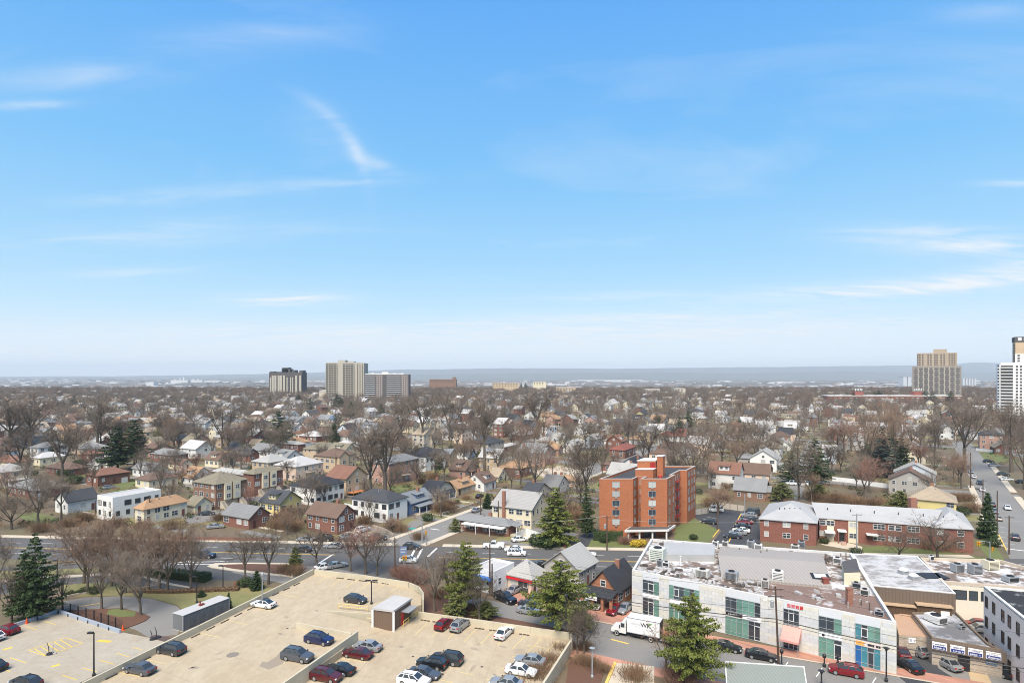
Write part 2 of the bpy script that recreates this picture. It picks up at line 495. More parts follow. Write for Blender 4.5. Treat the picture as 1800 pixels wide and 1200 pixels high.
road(C0 - V29*330, C0 + V29*158, 4.0, .018, ASPH2)
road(S1 + U29*330 - V29*500, S1 + U29*330 + V29*300, 4.0, .019, ASPH2)
road(S1 + U29*520 - V29*620, S1 + U29*520 + V29*420, 4.0, .017, ASPH2)
# kerbed footways
def walk(p, d, t0, t1, a, b, m=WALK):
    strip('sidewalk', p + d*t0, p + d*t1, a, b, -.3, .13, m)
walk(MA, MD, -190, 52.5, 9.05, 11.2); walk(MA, MD, 65, 152, 9.05, 11.2); walk(MA, MD, 152.5, 196, 9.05, 11.2)
walk(S1, U29, 5, 155, 4.65, 6.6); walk(S1, U29, 5, 155, -6.6, -4.65)
walk(S2, U33, 16, 118, 5.25, 7.2); walk(S2, U33, 12, 62, -7.4, -5.25); walk(S2, U33, 72, 100, -7.4, -5.25); walk(S2, U33, 110, 210, -7.4, -5.25)
walk(S0, U29, 16, 155, -5.6, -4.05); walk(S0, U29, 16, 155, 4.05, 5.6)
mb = MB()
mb.prism([S2+U33*12-V33*0+(-V33)*5.2, S2+U33*30-V33*5.2, S2+U33*30-V33*4.9, S2+U33*12-V33*4.9], 0, .14); put('yellow_kerb', mb, KERBY, kind='structure')
# the shop street
TK = [Vector(p) for p in ((-58,150),(-40,141),(.55,119),(14.9,111.2),(40.9,98.2),(60.9,89.2),(110,66.5))]
TN = [p + Vector((-.42,-.907))*12.6 for p in TK]
mb = MB(); mb.prism(TK + list(reversed(TN)), -.4, .026); put('road', mb, ASPH2, kind='structure')
for a, b in zip(TK, TK[1:]): AVOID.append((a.x-2.6,a.y-5.7,b.x-2.6,b.y-5.7,7.5))
ns = Vector((.42,.907))
mb = MB(); mb.prism(TK[2:] + list(reversed([p + ns*(3.2 if i else 1.5) for i, p in enumerate(TK[2:])])), -.3, .12); put('sidewalk', mb, PAVERS, kind='structure')
mb = MB(); mb.prism([p for p in TK[2:]] + list(reversed([p + ns*.35 for p in TK[2:]])), -.3, .135); put('kerb', mb, WALK, kind='structure')
mb = MB(); mb.prism([TN[3]+Vector((.5,0))] + TN[4:] + list(reversed([p - ns*2.4 for p in TN[4:]])) + [TN[3]-ns*2.4], -.3, .12); put('sidewalk', mb, PAVERS, kind='structure')
area('forecourt', [(893,1045),(935,1040),(968,1040),(1035,1056),(1085,1067),(1112,1075),(1112,1100),(1046,1085),(905,1056)], .06, PAVERS)
# near carriageway, median and drives of the park
area('road', [(-60,1000),(130,990),(230,985),(330,984),(420,984),(560,992),(640,995),(700,1003),(720,1020),(640,1022),(540,1024),(430,1021),(367,1018),(340,1032),(280,1027),(150,1006),(60,1010),(-60,1015)], .014, ASPH)
area('median', [(364,995),(378,990),(440,989),(515,990),(515,1015),(500,1013),(420,1005),(372,998)], .13, WALK)
area('median', [(385,995),(400,992.5),(440,991.5),(512,992.5),(512,1012),(470,1007),(410,1000)], .16, MULCH)
area('park_drive', [(-60,1030),(103,1016),(183,1010.5),(245,1014),(300,1028),(336,1034),(300,1038),(250,1030),(180,1023),(105,1029),(40,1040),(-60,1052)], .020, ASPH)
area('kerb', [(-60,1026),(103,1012.5),(183,1007.5),(247,1011),(304,1026),(336,1032),(336,1034),(300,1028.2),(245,1014.2),(183,1010.7),(103,1016.2),(-60,1030.2)], .14, WALK)
area('park_lawn', [(103,1028.5),(160,1023.5),(195,1025.5),(250,1031),(300,1038.5),(345,1034.5),(480,1033),(500,1040),(470,1052),(440,1066),(405,1078),(330,1078),(312,1063),(262,1050),(215,1046),(150,1048),(120,1048)], .06, DRYLAWN)
area('park_lawn', [(-60,1005),(60,1002),(150,998),(182,997),(183,1004),(103,1009),(-60,1020)], .06, DRYLAWN)
area('loop_drive', [(112,1056),(150,1049.5),(215,1047),(262,1051),(311,1065),(327,1080),(312,1115),(262,1120),(238,1106),(112,1072)], .022, ASPH2)
area('mulch_bed', [(118,1073),(170,1071),(215,1069),(250,1078),(264,1084),(256,1091),(240,1098),(218,1105.5),(170,1092)], .15, MULCH)
area('grass_bed', [(190,1073),(205,1070),(240,1076),(236,1084),(210,1085),(188,1080)], .17, LAWN)
# grounds of the brick apartment house, its lane and parking court
area('lawn', [(1187,926),(1218,911),(1262,930),(1247,952),(1185,950)], .05, LAWN)
area('lawn', [(1040,948),(1120,949),(1122,968),(1032,963)], .05, LAWN)
area('lane', [(1000,964),(1020,940),(1053,928),(1040,949),(1030,966)], .021, DARKASPH)
area('parking_court', [(1216,905),(1262,888),(1300,896),(1325,898),(1333,903),(1338,960),(1250,958),(1268,932),(1225,912)], .0195, DARKASPH)
area('lawn', [(1515,962),(1560,958),(1640,966),(1760,985),(1750,992),(1560,985),(1520,975)], .05, LAWN)
area('garden_walk', [(1440,955),(1470,950),(1500,956),(1516,961),(1512,976),(1500,976),(1496,966),(1450,958)], .07, WALK)
area('lawn', [(1724,799),(1740,793),(1778,803),(1790,812),(1733,812)], .05, LAWN)
area('lawn', [(1712,950),(1745,948),(1760,975),(1770,990),(1745,992)], .055, LAWN)
area('yard', [(160,850),(230,840),(250,856),(210,868)], .05, LAWN)
area('yard', [(28,905),(60,900),(110,912),(60,922)], .05, LAWN)
area('yard', [(680,855),(712,850),(730,858),(700,868)], .05, LAWN)
area('yard', [(1360,792),(1380,785),(1400,798),(1372,806)], .05, LAWN)
area('yard', [(1216,870),(1245,865),(1270,880),(1225,886)], .05, DRYLAWN)
area('driveway', [(325,912),(360,895),(390,903),(392,912),(330,922)], .05, ASPH2)
area('driveway', [(935,828),(985,818),(1030,828),(1020,845),(960,842)], .045, WALK)
area('driveway', [(440,906),(470,902),(520,908),(500,918)], .05, WALK)
area('driveway', [(600,930),(690,940),(725,915),(765,905),(720,935),(690,955),(600,957)], .028, ASPH2)
area('shop_drive', [(1578,1187),(1582,1140),(1640,1148),(1650,1175),(1690,1200),(1690,1215),(1600,1205)], .10, DARKASPH)
area('clinic_yard', [(1642,1152),(1765,1160),(1790,1175),(1800,1215),(1690,1218),(1650,1180)], .045, ASPH2)
area('clinic_ramp', [(1700,1174),(1728,1171),(1748,1210),(1712,1216)], .09, M('tan_concrete', (.44,.33,.20), var=.08))
area('side_court', [(1680,1075),(1738,1090),(1740,1130),(1690,1110)], .03, DARKASPH)
area('ramp_drive', [(1060,1240),(1078,1165),(1150,1172),(1150,1240)], .15, WALK)
area('planting_bed', [(1005,1125),(1040,1148),(1066,1163),(1045,1240),(990,1240),(1003,1140)], .10, MULCH)
area('planting_bed', [(735,1020),(800,1045),(850,1078),(1000,1107),(1000,1115),(735,1074)], .04, MULCH)
mb = MB(); pts=[G(1062,1205),G(1079,1165),G(1084,1166),G(1067,1206)]; mb.prism([p[:2] for p in pts], .15, .3); put('yellow_kerb', mb, KERBY, kind='structure')

# painted markings, each a sheet of its own
def mark(p, q, w, m=WHITEPAINT, z=.036):
    d = (Vector(q[:2])-Vector(p[:2])); L_ = d.length; d.normalize(); n = Vector((-d.y, d.x))
    mb = MB(); P, Q = Vector(p[:2]), Vector(q[:2])
    a, b, c, e = P-n*w/2, Q-n*w/2, Q+n*w/2, P+n*w/2
    mb.poly([(*a,z),(*b,z),(*c,z),(*e,z)])
    return put('road_marking', mb, m, kind='structure')
for t0, t1 in ((-150,40),(66,210)):
    for o in (-.18,.18): mark(MA+MD*t0+MN*o, MA+MD*t1+MN*o, .14, YELLOWPAINT)
for s in (-4.4, 4.4):
    t = -140
    while t < 205:
        if not 38 < t < 66: mark(MA+MD*t+MN*s, MA+MD*(t+3.2)+MN*s, .16)
        t += 9
for a, b in (((731,985),(742,964)),((720,983),(730,964)),((752,978),(768,963))):
    mark(G(*a), G(*b), .55)
mark(G(560,990), G(585,974), .5)
mark(G(300,990), G(335,986), .4); mark(G(310,991.5), G(400,991), .3, z=.032); mark(G(330,988), G(400,986), .3, z=.0375)
mark(S1+U29*20-V29*3, S1+U29*20+V29*0, .5, z=.03)
mark(S2+U33*14-V33*4.8, S2+U33*14+V33*.2, .6, z=.034)
for t in range(20, 190, 7): mark(S2+U33*t-V33*2.6, S2+U33*(t+.2)-V33*4.9, .12, z=.03)
mark(G(1074,1123), G(1105,1131), .35, YELLOWPAINT, .034)
for x in (1385,1445,1540,1365): mark(G(x,1157+(x-1350)*.175), G(x-10,1172+(x-1350)*.175), .14, z=.034)
for i in range(6):
    mark(G(1262-i*7,912+i*3.6), G(1243-i*7,908+i*3.6), .12, z=.024)
mark(G(1287,932), G(1303,902), .28, YELLOWPAINT, .026); mark(G(1253,944), G(1264,930), .28, YELLOWPAINT, .062)
mark(G(1281,952), G(1287,940), .28, YELLOWPAINT, .026)
mark(G(135,1066), G(175,1060), .25, YELLOWPAINT, .034)
# ------------------------------------------------------------------ windows, doors and houses
WCACHE = {}
def win_mesh(w, h, style, frame):
    k = (w, h, style, frame)
    if k in WCACHE: return WCACHE[k]
    f = MB(); t = .09
    x0, x1 = -w/2, w/2
    f.box(x0-t, x1+t, -.07, .03, -t, 0); f.box(x0-t, x1+t, -.07, .03, h, h+t)
    f.box(x0-t, x0, -.068, .03, 0, h); f.box(x1, x1+t, -.068, .03, 0, h)
    n = max(1, round(w/.95))
    if style == 's' or n == 1: f.box(x0, x1, -.05, .02, h*.52, h*.52+.07)
    for i in range(1, n):
        x = x0 + w*i/n; f.box(x-.045, x+.045, -.055, .02, 0, h)
    if style == 'ac': f.box(-.28, .28, -.3, .02, -.45, -.14)
    p = MB(); p.box(x0-.005, x1+.005, -.022, .025, -.005, h+.005)
    both = MB(); both.v = f.v + p.v; both.f = f.f + [tuple(i+len(f.v) for i in q) for q in p.f]; both.m = [0]*len(f.f)+[1]*len(p.f)
    WCACHE[k] = (f.mesh('window', [frame]), p.mesh('pane', [GLASS]), both.mesh('window', [frame, GLASS]))
    return WCACHE[k]
def window(parent, x, y, z, ang, w=.95, h=1.35, style='s', frame=None, far=False, pane=None, rn=None):
    frame = frame or TRIM
    fm, pm, both = win_mesh(w, h, style, frame)
    r = (rn or rnd).random()
    pn = pane or (BLIND if r < .22 else GLASS)
    if far:
        o = link('window', both, parent, (x, y, z), ang)
        if pn is not GLASS:
            o.material_slots[1].link = 'OBJECT'; o.material_slots[1].material = pn
        return o
    o = link('window', fm, parent, (x, y, z), ang)
    q = link('pane', pm, o)
    if pn is not GLASS:
        q.material_slots[0].link = 'OBJECT'; q.material_slots[0].material = pn
    return o
def box_part(name, parent, m, *b, kind=None):
    mb = MB(); mb.box(*b); return put(name, mb, m, parent, kind=kind)

def roof_parts(root, w, d, h, shape, ridge, rm, wm, rise=None, ov=.45, parapet=.5):
    """returns (roof object, rise); the gable triangles belong to the wall"""
    wall = MB()
    wall.box(-w/2, w/2, -d/2, d/2, -.4, h)
    roof = MB(); t = .17
    if shape == 'flat':
        for a in ((-w/2,w/2,-d/2,-d/2+.3),(-w/2,w/2,d/2-.3,d/2),(-w/2,-w/2+.3,-d/2+.3,d/2-.3),(w/2-.3,w/2,-d/2+.3,d/2-.3)):
            wall.box(*a, h+.002, h+parapet)
        roof.box(-w/2+.3, w/2-.3, -d/2+.3, d/2-.3, h+.003, h+.12)
        rise = parapet
    elif shape == 'slab':
        roof.box(-w/2-ov, w/2+ov, -d/2-ov, d/2+ov, h+.003, h+.3); rise = .3
    elif shape in ('gable', 'gambrel'):
        S, Ln, ax = (d, w, 'x') if ridge == 'v' else (w, d, 'y')
        rise = rise or min(S*.36, 3.6)
        if shape == 'gable':
            out = [(-S/2-ov, h-ov*rise/(S/2)), (0, h+rise), (S/2+ov, h-ov*rise/(S/2))]
            tri = [(-S/2, h), (S/2, h), (0, h+rise-.03)]
        else:
            k = .27
            out = [(-S/2-ov*.6, h-.5), (-S*k, h+rise*.72), (0, h+rise), (S*k, h+rise*.72), (S/2+ov*.6, h-.5)]
            tri = [(-S/2, h), (S/2, h), (S*k-.03, h+rise*.72-.06), (0, h+rise-.06), (-S*k+.03, h+rise*.72-.06)]
        sec = out + [(c, z+t) for c, z in reversed(out)]
        roof.extrude(sec, ax, -Ln/2-ov, Ln/2+ov)
        for s in (-1, 1):
            a0, a1 = (s*Ln/2 - (.15 if s > 0 else 0), s*Ln/2 + (.15 if s < 0 else 0))
            wall.extrude(tri, ax, a0, a1)
    else:  # hip
        S = min(w, d); rise = rise or min(S*.27, 3.2)
        x, y = w/2+ov, d/2+ov; z0 = h; z1 = h+rise
        if w >= d: r0, r1 = (-(w-d)/2-.01, 0), ((w-d)/2+.01, 0)
        else: r0, r1 = (0, -(d-w)/2-.01), (0, (d-w)/2+.01)
        A, B, C_, D_ = (-x,-y), (x,-y), (x,y), (-x,y)
        roof.poly([(*D_,z0-t),(*C_,z0-t),(*B,z0-t),(*A,z0-t)])
        for p, q in ((A,B),(B,C_),(C_,D_),(D_,A)): roof.poly([(*p,z0-t),(*q,z0-t),(*q,z0),(*p,z0)])
        if w >= d:
            roof.poly([(*A,z0),(*B,z0),(*r1,z1),(*r0,z1)]); roof.poly([(*B,z0),(*C_,z0),(*r1,z1)])
            roof.poly([(*C_,z0),(*D_,z0),(*r0,z1),(*r1,z1)]); roof.poly([(*D_,z0),(*A,z0),(*r0,z1)])
        else:
            roof.poly([(*A,z0),(*B,z0),(*r0,z1)]); roof.poly([(*B,z0),(*C_,z0),(*r1,z1),(*r0,z1)])
            roof.poly([(*C_,z0),(*D_,z0),(*r1,z1)]); roof.poly([(*D_,z0),(*A,z0),(*r0,z1),(*r1,z1)])
    put('wall', wall, wm, root)
    ro = put('roof', roof, rm, root)
    return ro, rise

CIRC = []     # (x, y, r) footprints already taken
SHORTS = []   # (x, y, short name) for describing what stands beside them
def build_house(loc, ang, w, d, h, wall, roof, shape, ridge, label, ex='', seed=0, far=False, rise=None, group='houses of the neighbourhood', left=False, name='house', cat='house', frame=None):
    """local x runs along the street-side gable line, y along the street; ex lists extras:
    c chimney, d dormer, p porch, g garage door, s outside stair, b balcony, k deck, v roof vents, t solar/skylight"""
    r = random.Random(seed)
    root = thing(name, label, cat, loc, -ang, group)
    wm, rm = WALLS[wall], ROOFS[roof]
    ro, rise = roof_parts(root, w, d, h, shape, ridge, rm, wm, rise)
    frame = frame or (DARKTRIM if ('B' in ex) else TRIM)
    ns = max(1, round(h/2.95))
    sx = -1 if left else 1        # which side wall faces the viewer
    def face(Lf, put_at, gableface, doorface):
        n = max(1, int(Lf/(2.6 if not far else 3.1)))
        slots = [(-Lf/2 + Lf*(i+.5)/n) for i in range(n)]
        door_i = r.randrange(n) if doorface else -1
        for s_ in range(ns):
            z = .95 + s_*2.85 + max(0, (h - ns*2.85)*.5)
            if z + 1.3 > h: z = h - 1.65
            if z < .3: continue
            for i, t in enumerate(slots):
                if s_ == 0 and i == door_i: 
                    put_at(t, 0, 'door'); continue
                if s_ == 0 and doorface and 'g' in ex and i == (door_i+1) % n:
                    put_at(t, 0, 'garage'); continue
                if r.random() < .13: continue
                ww = r.choice((.95,.95,1.9,1.5)) if Lf/n > 2.3 else .95
                put_at(t, z, (ww, 1.3 if ww < 1.6 else 1.4))
        if gableface:
            put_at(0, h + min(.35, rise*.18), (.95, 1.1) if rise > 2.1 else (.6,.6))
    def onfront(t, z, k):   # -y wall
        if k == 'door': box_part('door', root, DOOR, t-.48, t+.48, -d/2-.05, -d/2+.02, .25, 2.3); return
        if k == 'garage': box_part('garage_door', root, GARAGE, t-1.25, t+1.25, -d/2-.04, -d/2+.02, 0, 2.2); return
        window(root, t, -d/2, z, 0, *k, frame=frame, far=far, rn=r)
    def onside(t, z, k):    # +x wall (or -x)
        if k == 'door': box_part('door', root, DOOR, sx*w/2-.05, sx*w/2+.05, t-.48, t+.48, .25, 2.3); return
        if k == 'garage': box_part('garage_door', root, GARAGE, sx*w/2-.05, sx*w/2+.04, t-1.25, t+1.25, 0, 2.2); return
        window(root, sx*w/2, t, z, math.pi/2*sx, *k, frame=frame, far=far, rn=r)
    gab = shape in ('gable', 'gambrel')
    face(w, onfront, gab and ridge == 'u', False)
    face(d, onside, gab and ridge == 'v', True)
    top = h + rise
    if 'c' in ex:
        cx, cy = (r.uniform(-.25,.25)*w, r.uniform(-.1,.2)*d)
        if 'C' in ex: cx, cy = -w*.18, -d/2-.3
        box_part('chimney', ro, CHIM, cx-.45, cx+.45, cy-.35, cy+.35, h*.2 if 'C' in ex else h, top+.9)
    if 'd' in ex and gab:
        L_ = (d if ridge == 'u' else w)*.34; S = (w if ridge == 'u' else d)
        dm = MB(); dr = MB(); zb = h+rise*.18; zt = h+rise*.72
        a0, a1 = S*.08, S*.40
        if ridge == 'u':
            dm.box(sx*a0, sx*a1, -L_/2, L_/2, zb, zt) if sx > 0 else dm.box(-a1, -a0, -L_/2, L_/2, zb, zt)
            dr.extrude([(sx*a0*.4, zt+.45), (sx*(a1+.35), zt-.05), (sx*(a1+.35), zt+.1), (sx*a0*.4, zt+.6)], 'y', -L_/2-.3, L_/2+.3)
        else:
            dm.box(-L_/2, L_/2, -a1, -a0, zb, zt)
            dr.extrude([(-a0*.4, zt+.45), (-a1-.35, zt-.05), (-a1-.35, zt+.1), (-a0*.4, zt+.6)], 'x', -L_/2-.3, L_/2+.3)
        dmo = put('dormer', dm, wm if wall not in ('brick','brown') else WALLS['white'], root); put('dormer_roof', dr, rm, dmo)
        for k in ((-.25, .25) if L_ > 2.4 else (0,)):
            if ridge == 'u': window(dmo, sx*a1, k*L_, zb+(zt-zb)*.42, math.pi/2*sx, .9, .9, frame=frame, far=True, rn=r)
            else: window(dmo, k*L_, -a1, zb+(zt-zb)*.42, 0, .9, .9, frame=frame, far=True, rn=r)
    if 'x' in ex:       # gabled cross wing towards the viewer on the side wall
        cw = min(d*.45, 6); cd = 1.6; rs = cw*.36
        cwm = MB(); y0 = d*(.16 if r.random() < .5 else -.2)
        cwm.box(sx*(w/2), sx*(w/2+cd), y0-cw/2, y0+cw/2, -.3, h-.02) if sx > 0 else cwm.box(-w/2-cd, -w/2, y0-cw/2, y0+cw/2, -.3, h-.02)
        cwm.extrude([(y0-cw/2, h-.02), (y0+cw/2, h-.02), (y0, h+rs-.05)], 'x', sx*(w/2+cd)-.15, sx*(w/2+cd))
        cr = MB(); out = [(y0-cw/2-.3, h-.22), (y0, h+rs), (y0+cw/2+.3, h-.22)]
        cr.extrude(out + [(c, z+.15) for c, z in reversed(out)], 'x', 0, sx*(w/2+cd+.35))
        cwo = put('wing', cwm, wm, root); put('wing_roof', cr, rm, cwo)
        for s_ in range(ns):
            window(cwo, sx*(w/2+cd), y0, .95+s_*2.85, math.pi/2*sx, 1.9, 1.35, frame=frame, far=True, rn=r)
    if 'p' in ex:
        pw = d*.7; pd = 2.2
        pr = MB(); x0, x1 = (w/2+.01, w/2+pd) if sx > 0 else (-w/2-pd, -w/2-.01)
        hi, lo = 3.1, 2.6
        za, zb_ = (hi, lo) if sx > 0 else (lo, hi)
        n0 = [(x0,-pw/2,za),(x1,-pw/2,zb_),(x1,pw/2,zb_),(x0,pw/2,za)]
        pr.poly(n0[::-1]); pr.poly([(a,b,c+.18) for a,b,c in n0])
        for i in range(4):
            a, b = n0[i], n0[(i+1)%4]; pr.poly([a, b, (b[0],b[1],b[2]+.18), (a[0],a[1],a[2]+.18)])
        po = put('porch_roof', pr, rm if roof not in ('white',) else ROOFS['white'], root)
        xe = x1-.2 if sx > 0 else x0+.2
        for t in (-.46, 0, .46):
            box_part('porch_post', po, TRIM, xe-.1, xe+.1, t*pw-.1, t*pw+.1, .4, min(za, zb_)+.02)
        box_part('porch_floor', root, CONC, min(x0,x1), max(x0,x1), -pw/2+.1, pw/2-.1, -.2, .45)
    if 'b' in ex:
        bb = MB(); x0 = sx*(w/2+.005); x1 = sx*(w/2+1.6); a, b = min(x0,x1), max(x0,x1)
        bb.box(a, b, -2.4, 2.4, 2.95, 3.1)
        bo = put('balcony', bb, CONC, root)
        rl = MB(); e = sx*(w/2+1.56)
        rl.box(e-.03, e+.03, -2.4, 2.4, 4.0, 4.06)
        for i in range(17): rl.box(e-.02, e+.02, -2.38+i*.296, -2.34+i*.296, 3.1, 4.0)
        put('railing', rl, BLACKMETAL, bo)
    if 's' in ex:
        for k, t0 in enumerate((-d*.3, d*.3)):
            st = MB()
            for i in range(9):
                st.box(w/2+.02+i*.32, w/2+.34+i*.32, t0-.8, t0+.8, -.2, 2.4-i*.27)
            so = put('stair', st, CONC, root)
            rl = MB(); rl.tube([(w/2+.1, t0-.8, 3.3), (w/2+2.9, t0-.8, 1.0)], .05, 4); rl.tube([(w/2+.1, t0+.8, 3.3), (w/2+2.9, t0+.8, 1.0)], .05, 4)
            put('handrail', rl, WALLS['brown'], so)
        for t0 in (-d*.08, d*.10):
            box_part('garage_door', root, WALLS['tan'], w/2-.05, w/2+.05, t0-1.1, t0+1.1, 0, 2.1)
        for t0 in (-d*.14, d*.14):
            bay = MB(); bay.box(w/2+.004, w/2+.7, t0-1.3, t0+1.3, 2.6, h-.05); bo = put('bay', bay, WALLS['cream'], root)
            for z in (3.3, 5.9):
                if z+1.3 < h: window(bo, w/2+.7, t0, z, math.pi/2, 1.5, 1.3, far=True, rn=r)
    if 'k' in ex:
        kb = MB(); kb.box(w/2+.01, w/2+3.2, -d*.45, d*.1, .9, 1.1)
        for t in (-.45, -.2, .08): kb.box(w/2+3.0, w/2+3.15, d*t, d*t+.15, -.2, 2.0)
        kb.box(w/2+3.05, w/2+3.13, -d*.45, d*.1, 1.95, 2.02)
        put('deck', kb, M('deck_boards', (.42,.17,.07), kind='rows', p=.14, stretch=(1,1,1)), root)
    if 'v' in ex or (shape == 'hip' and not far):
        for i in range(2):
            vb_ = MB(); x, y = (w >= d) and (r.uniform(-.2,.2)*w, -d*.12) or (w*.12, r.uniform(-.2,.2)*d)
            zz = h + rise*(.70)
            vb_.lathe([(.13,-.1),(.13,.55),(.2,.56),(.2,.66)], 8, (x, y, zz)); put('roof_vent', vb_, METAL, ro)
    CIRC.append((loc[0], loc[1], max(w, d)*.62))
    return root

WN = {'white':'white','stucco':'white stucco','cream':'cream','yellow':'yellow','tan':'tan','peach':'peach','beige':'beige','grey':'grey','paleblue':'pale blue','blue':'blue','brick':'red brick','brown':'brown brick','pink':'pink brick','stone':'stone','dark':'charcoal'}
RN = {'grey':'grey','pale':'pale grey','white':'white','dark':'dark','black':'black','brown':'brown','rust':'rust red','orange':'orange','olive':'olive','tan':'tan','red':'red','slate':'slate blue'}

def survey_house(xl, xc, xr, yb, ye, wall, shape, roof, ridge, label, ex='', ang=28.6, d=None, w=None, rise=None, left=False, **kw):
    """house from surveyed image points: xl, xc, xr = left, nearest and right wall corners, yb / ye = foot and eave of the nearest corner"""
    a = math.radians(ang); s, c = math.sin(a), math.cos(a)
    P = G(xc, yb); Y, X = P.y, P.x
    h = HC - (ye-HORIZON)*Y/FPX
    h = max(2.5, min(h, 9.5))
    u, v = Vector((s, c)), Vector((c, -s))
    if not left:
        if w is None:
            k = (xl-900)/FPX; w = max(4.5, min(24, (X - k*Y)/(c + k*s)))
        if d is None:
            k = (xr-900)/FPX; dn = s - k*c
            d = (k*Y - X)/dn if abs(dn) > .02 else 12
            d = max(5, min(d, 15 if shape != 'hip' else 20)) if d > 0 else 11
            if xc > 1150: d = min(d, 10)
        cen = Vector((X, Y)) - v*w/2 + u*d/2
    else:          # nearest corner is the left one, its left side wall shows
        k = (xr-900)/FPX; w = w or max(4.5, min(24, (k*Y - X)/(c + k*s)))
        d = d or 11
        cen = Vector((X, Y)) + v*w/2 + u*d/2
    far = Y > 215
    SHORTS.append((cen.x, cen.y, "the " + (kw.pop('short', None) or WN[wall] + ' house with ' + RN[roof] + ' roof')))
    return build_house((cen.x, cen.y, 0), a, w, d, h, wall, roof, shape, ridge, label, ex, seed=int(xc*7+yb), far=far, rise=rise, left=left, **kw)

H = survey_house
# nearest row, left to right
H(15,62,122,878,862,'brick','hip','grey','v','low red brick ranch house under a wide pale grey hip roof','g',rise=2.6)
H(97,119,172,904,882,'white','gable','dark','u','white ranch house with dark grey gable roof left of the white cube house','g')
H(171,198,293,916,877,'stucco','flat','white','v','white flat-roofed cube house with big square windows and roof terrace','B')
H(243,253,329,922,895,'cream','hip','orange','v','cream house with orange hip roof beside the white cube house','v',rise=2.4)
H(326,343,372,903,888,'cream','gable','olive','v','cream double garage with mossy roof beside the orange-roofed house','',name='garage',cat='garage',short='mossy cream garage')
H(340,379,434,895,851,'brown','hip','olive','v','nearer brown brick duplex with two outside stairs over garages','s')
H(428,446,497,873,833,'brick','hip','olive','v','red brick duplex with arched cream bays and stairs, behind the brown duplex','s')
H(373,428,446,864,834,'brick','hip','pale','v','long red brick house with pale grey hip roof behind the duplexes','v')
H(392,438,474,931,910,'brick','gable','grey','v','low dark red brick building with grey roof and red gable end','')
H(457,492,530,905,885,'yellow','gable','dark','v','yellow house with dark gable roof','d')
H(510,555,605,889,857,'stucco','hip','black','v','big white stucco house with black hip roof behind the yellow house','vB')
H(539,592,625,940,909,'brick','gable','brown','v','red brick house with brown roof and white gable by the main road','c')
H(619,682,716,920,882,'stucco','hip','dark','v','white two-storey house with dark hip roof and glazed sun room','vB')
H(690,722,760,907,884,'blue','gable','slate','u','blue house with slate roof, white trim and porch stair','dcp')
H(738,765,798,883,869,'beige','gambrel','black','v','beige gambrel house with black roof and chimney','cp')
H(778,804,836,872,858,'tan','gable','orange','u','tan bungalow with orange shingle roof and wide dormer','dc')
H(818,851,872,864,848,'white','gable','brown','u','white gabled house with brown roof and three-window dormer','dc')
H(860,876,893,848,839,'cream','gable','tan','v','small cream bungalow with tan roof behind the brown-roofed white house','')
H(877,915,935,840,823,'brick','hip','orange','v','low brick house with orange-tan hip roof right of the cream bungalow','')
H(908,950,998,820,796,'pink','gable','grey','v','pink brick tudor house with grey roof and several gables','xcC')
H(988,1008,1026,797,783,'white','gable','pale','u','small white gabled house with dormers right of the pink tudor','dp')
H(1010,1028,1044,786,773,'cream','gable','tan','u','cream gabled house with tan roof behind the white dormered one','d')
H(1026,1045,1062,788,772,'paleblue','gable','pale','u','pale grey-blue house with pale roof right of the tan-roofed one','d')
H(865,934,968,930,895,'cream','gable','pale','v','cream duplex with pale roof and front chimney beside the spruce','cC')
H(798,894,908,943,924,'brick','hip','grey','v','low red brick office ranch with dark grey hip roof and white porch canopy','cp')
H(912,938,983,887,874,'beige','gable','dark','v','grey-roofed house hidden behind the cream duplex','c')
H(950,979,1001,869,858,'white','gable','grey','v','white house with grey gable roof behind the cream duplex','c')
H(970,1012,1022,856,845,'peach','hip','orange','v','peach bungalow with bright orange roof behind a bare tree','c')
H(708,748,784,829,802,'stucco','hip','black','v','white modern house with black hip roof beyond the two tall trees','xvB')
H(780,791,803,819,798,'tan','gable','slate','v','narrow tan stone house right of the white modern house','')
H(796,822,843,815,803,'white','gable','slate','u','white dormered gable house with slate roof over brick','dc')
H(822,858,886,808,780,'beige','hip','dark','v','big beige three-storey house with dark roof beside the tallest tree','')
H(880,888,908,796,785,'brick','hip','white','v','red brick house with white dormer and pale roof','')
H(655,684,736,853,815,'pink','hip','grey','v','large pink-red brick house with rear balcony and grey hip roof','bv')
H(573,608,646,871,841,'tan','gable','rust','v','taupe gabled house with rust roof and orange wooden deck','k')
H(553,589,626,831,803,'tan','hip','brown','v','tan three-storey stucco house with brown roof and bay fronts','xb')
H(533,556,598,808,790,'tan','hip','olive','v','tan house with broad olive hip roof and chimney','c')
H(483,520,568,846,820,'peach','hip','white','v','peach and cream apartment house with white hip roof','b')
H(477,501,534,816,806,'white','gable','grey','v','white shed-dormered cottage with brick gable','d')
H(488,524,537,794,781,'brick','hip','pale','v','red brick house with pale hip roof left of the white-roofed one','')
H(526,556,577,777,767,'brick','hip','white','v','low brick house with white hip roof beside the small dark cone tree','')
H(442,471,494,806,792,'white','gable','grey','v','white gabled house with grey roof and brick base','x')
H(405,433,456,812,800,'brick','gable','dark','v','red brick cottage with dark roof and small white dormer','dx')
H(360,384,412,822,808,'cream','gable','brown','v','cream cottage with brown roof, dormer and porch','dxp')
H(317,344,379,806,789,'white','gable','white','v','large white house with white gable roof','')
H(263,301,331,813,800,'brick','hip','grey','v','low brick house with broad grey hip roof','')
H(233,266,294,840,826,'white','gable','grey','v','white shed-dormered house with steep grey roof','d')
H(296,320,339,826,815,'cream','gable','brown','v','small cream house with brown roof behind the orange-brown one','d')
H(318,338,376,852,839,'white','gable','orange','v','white house with orange-brown gable roof and wide dormer','d')
H(238,262,313,859,844,'cream','hip','brown','v','cream house with brown hip roof behind the white cube house','')
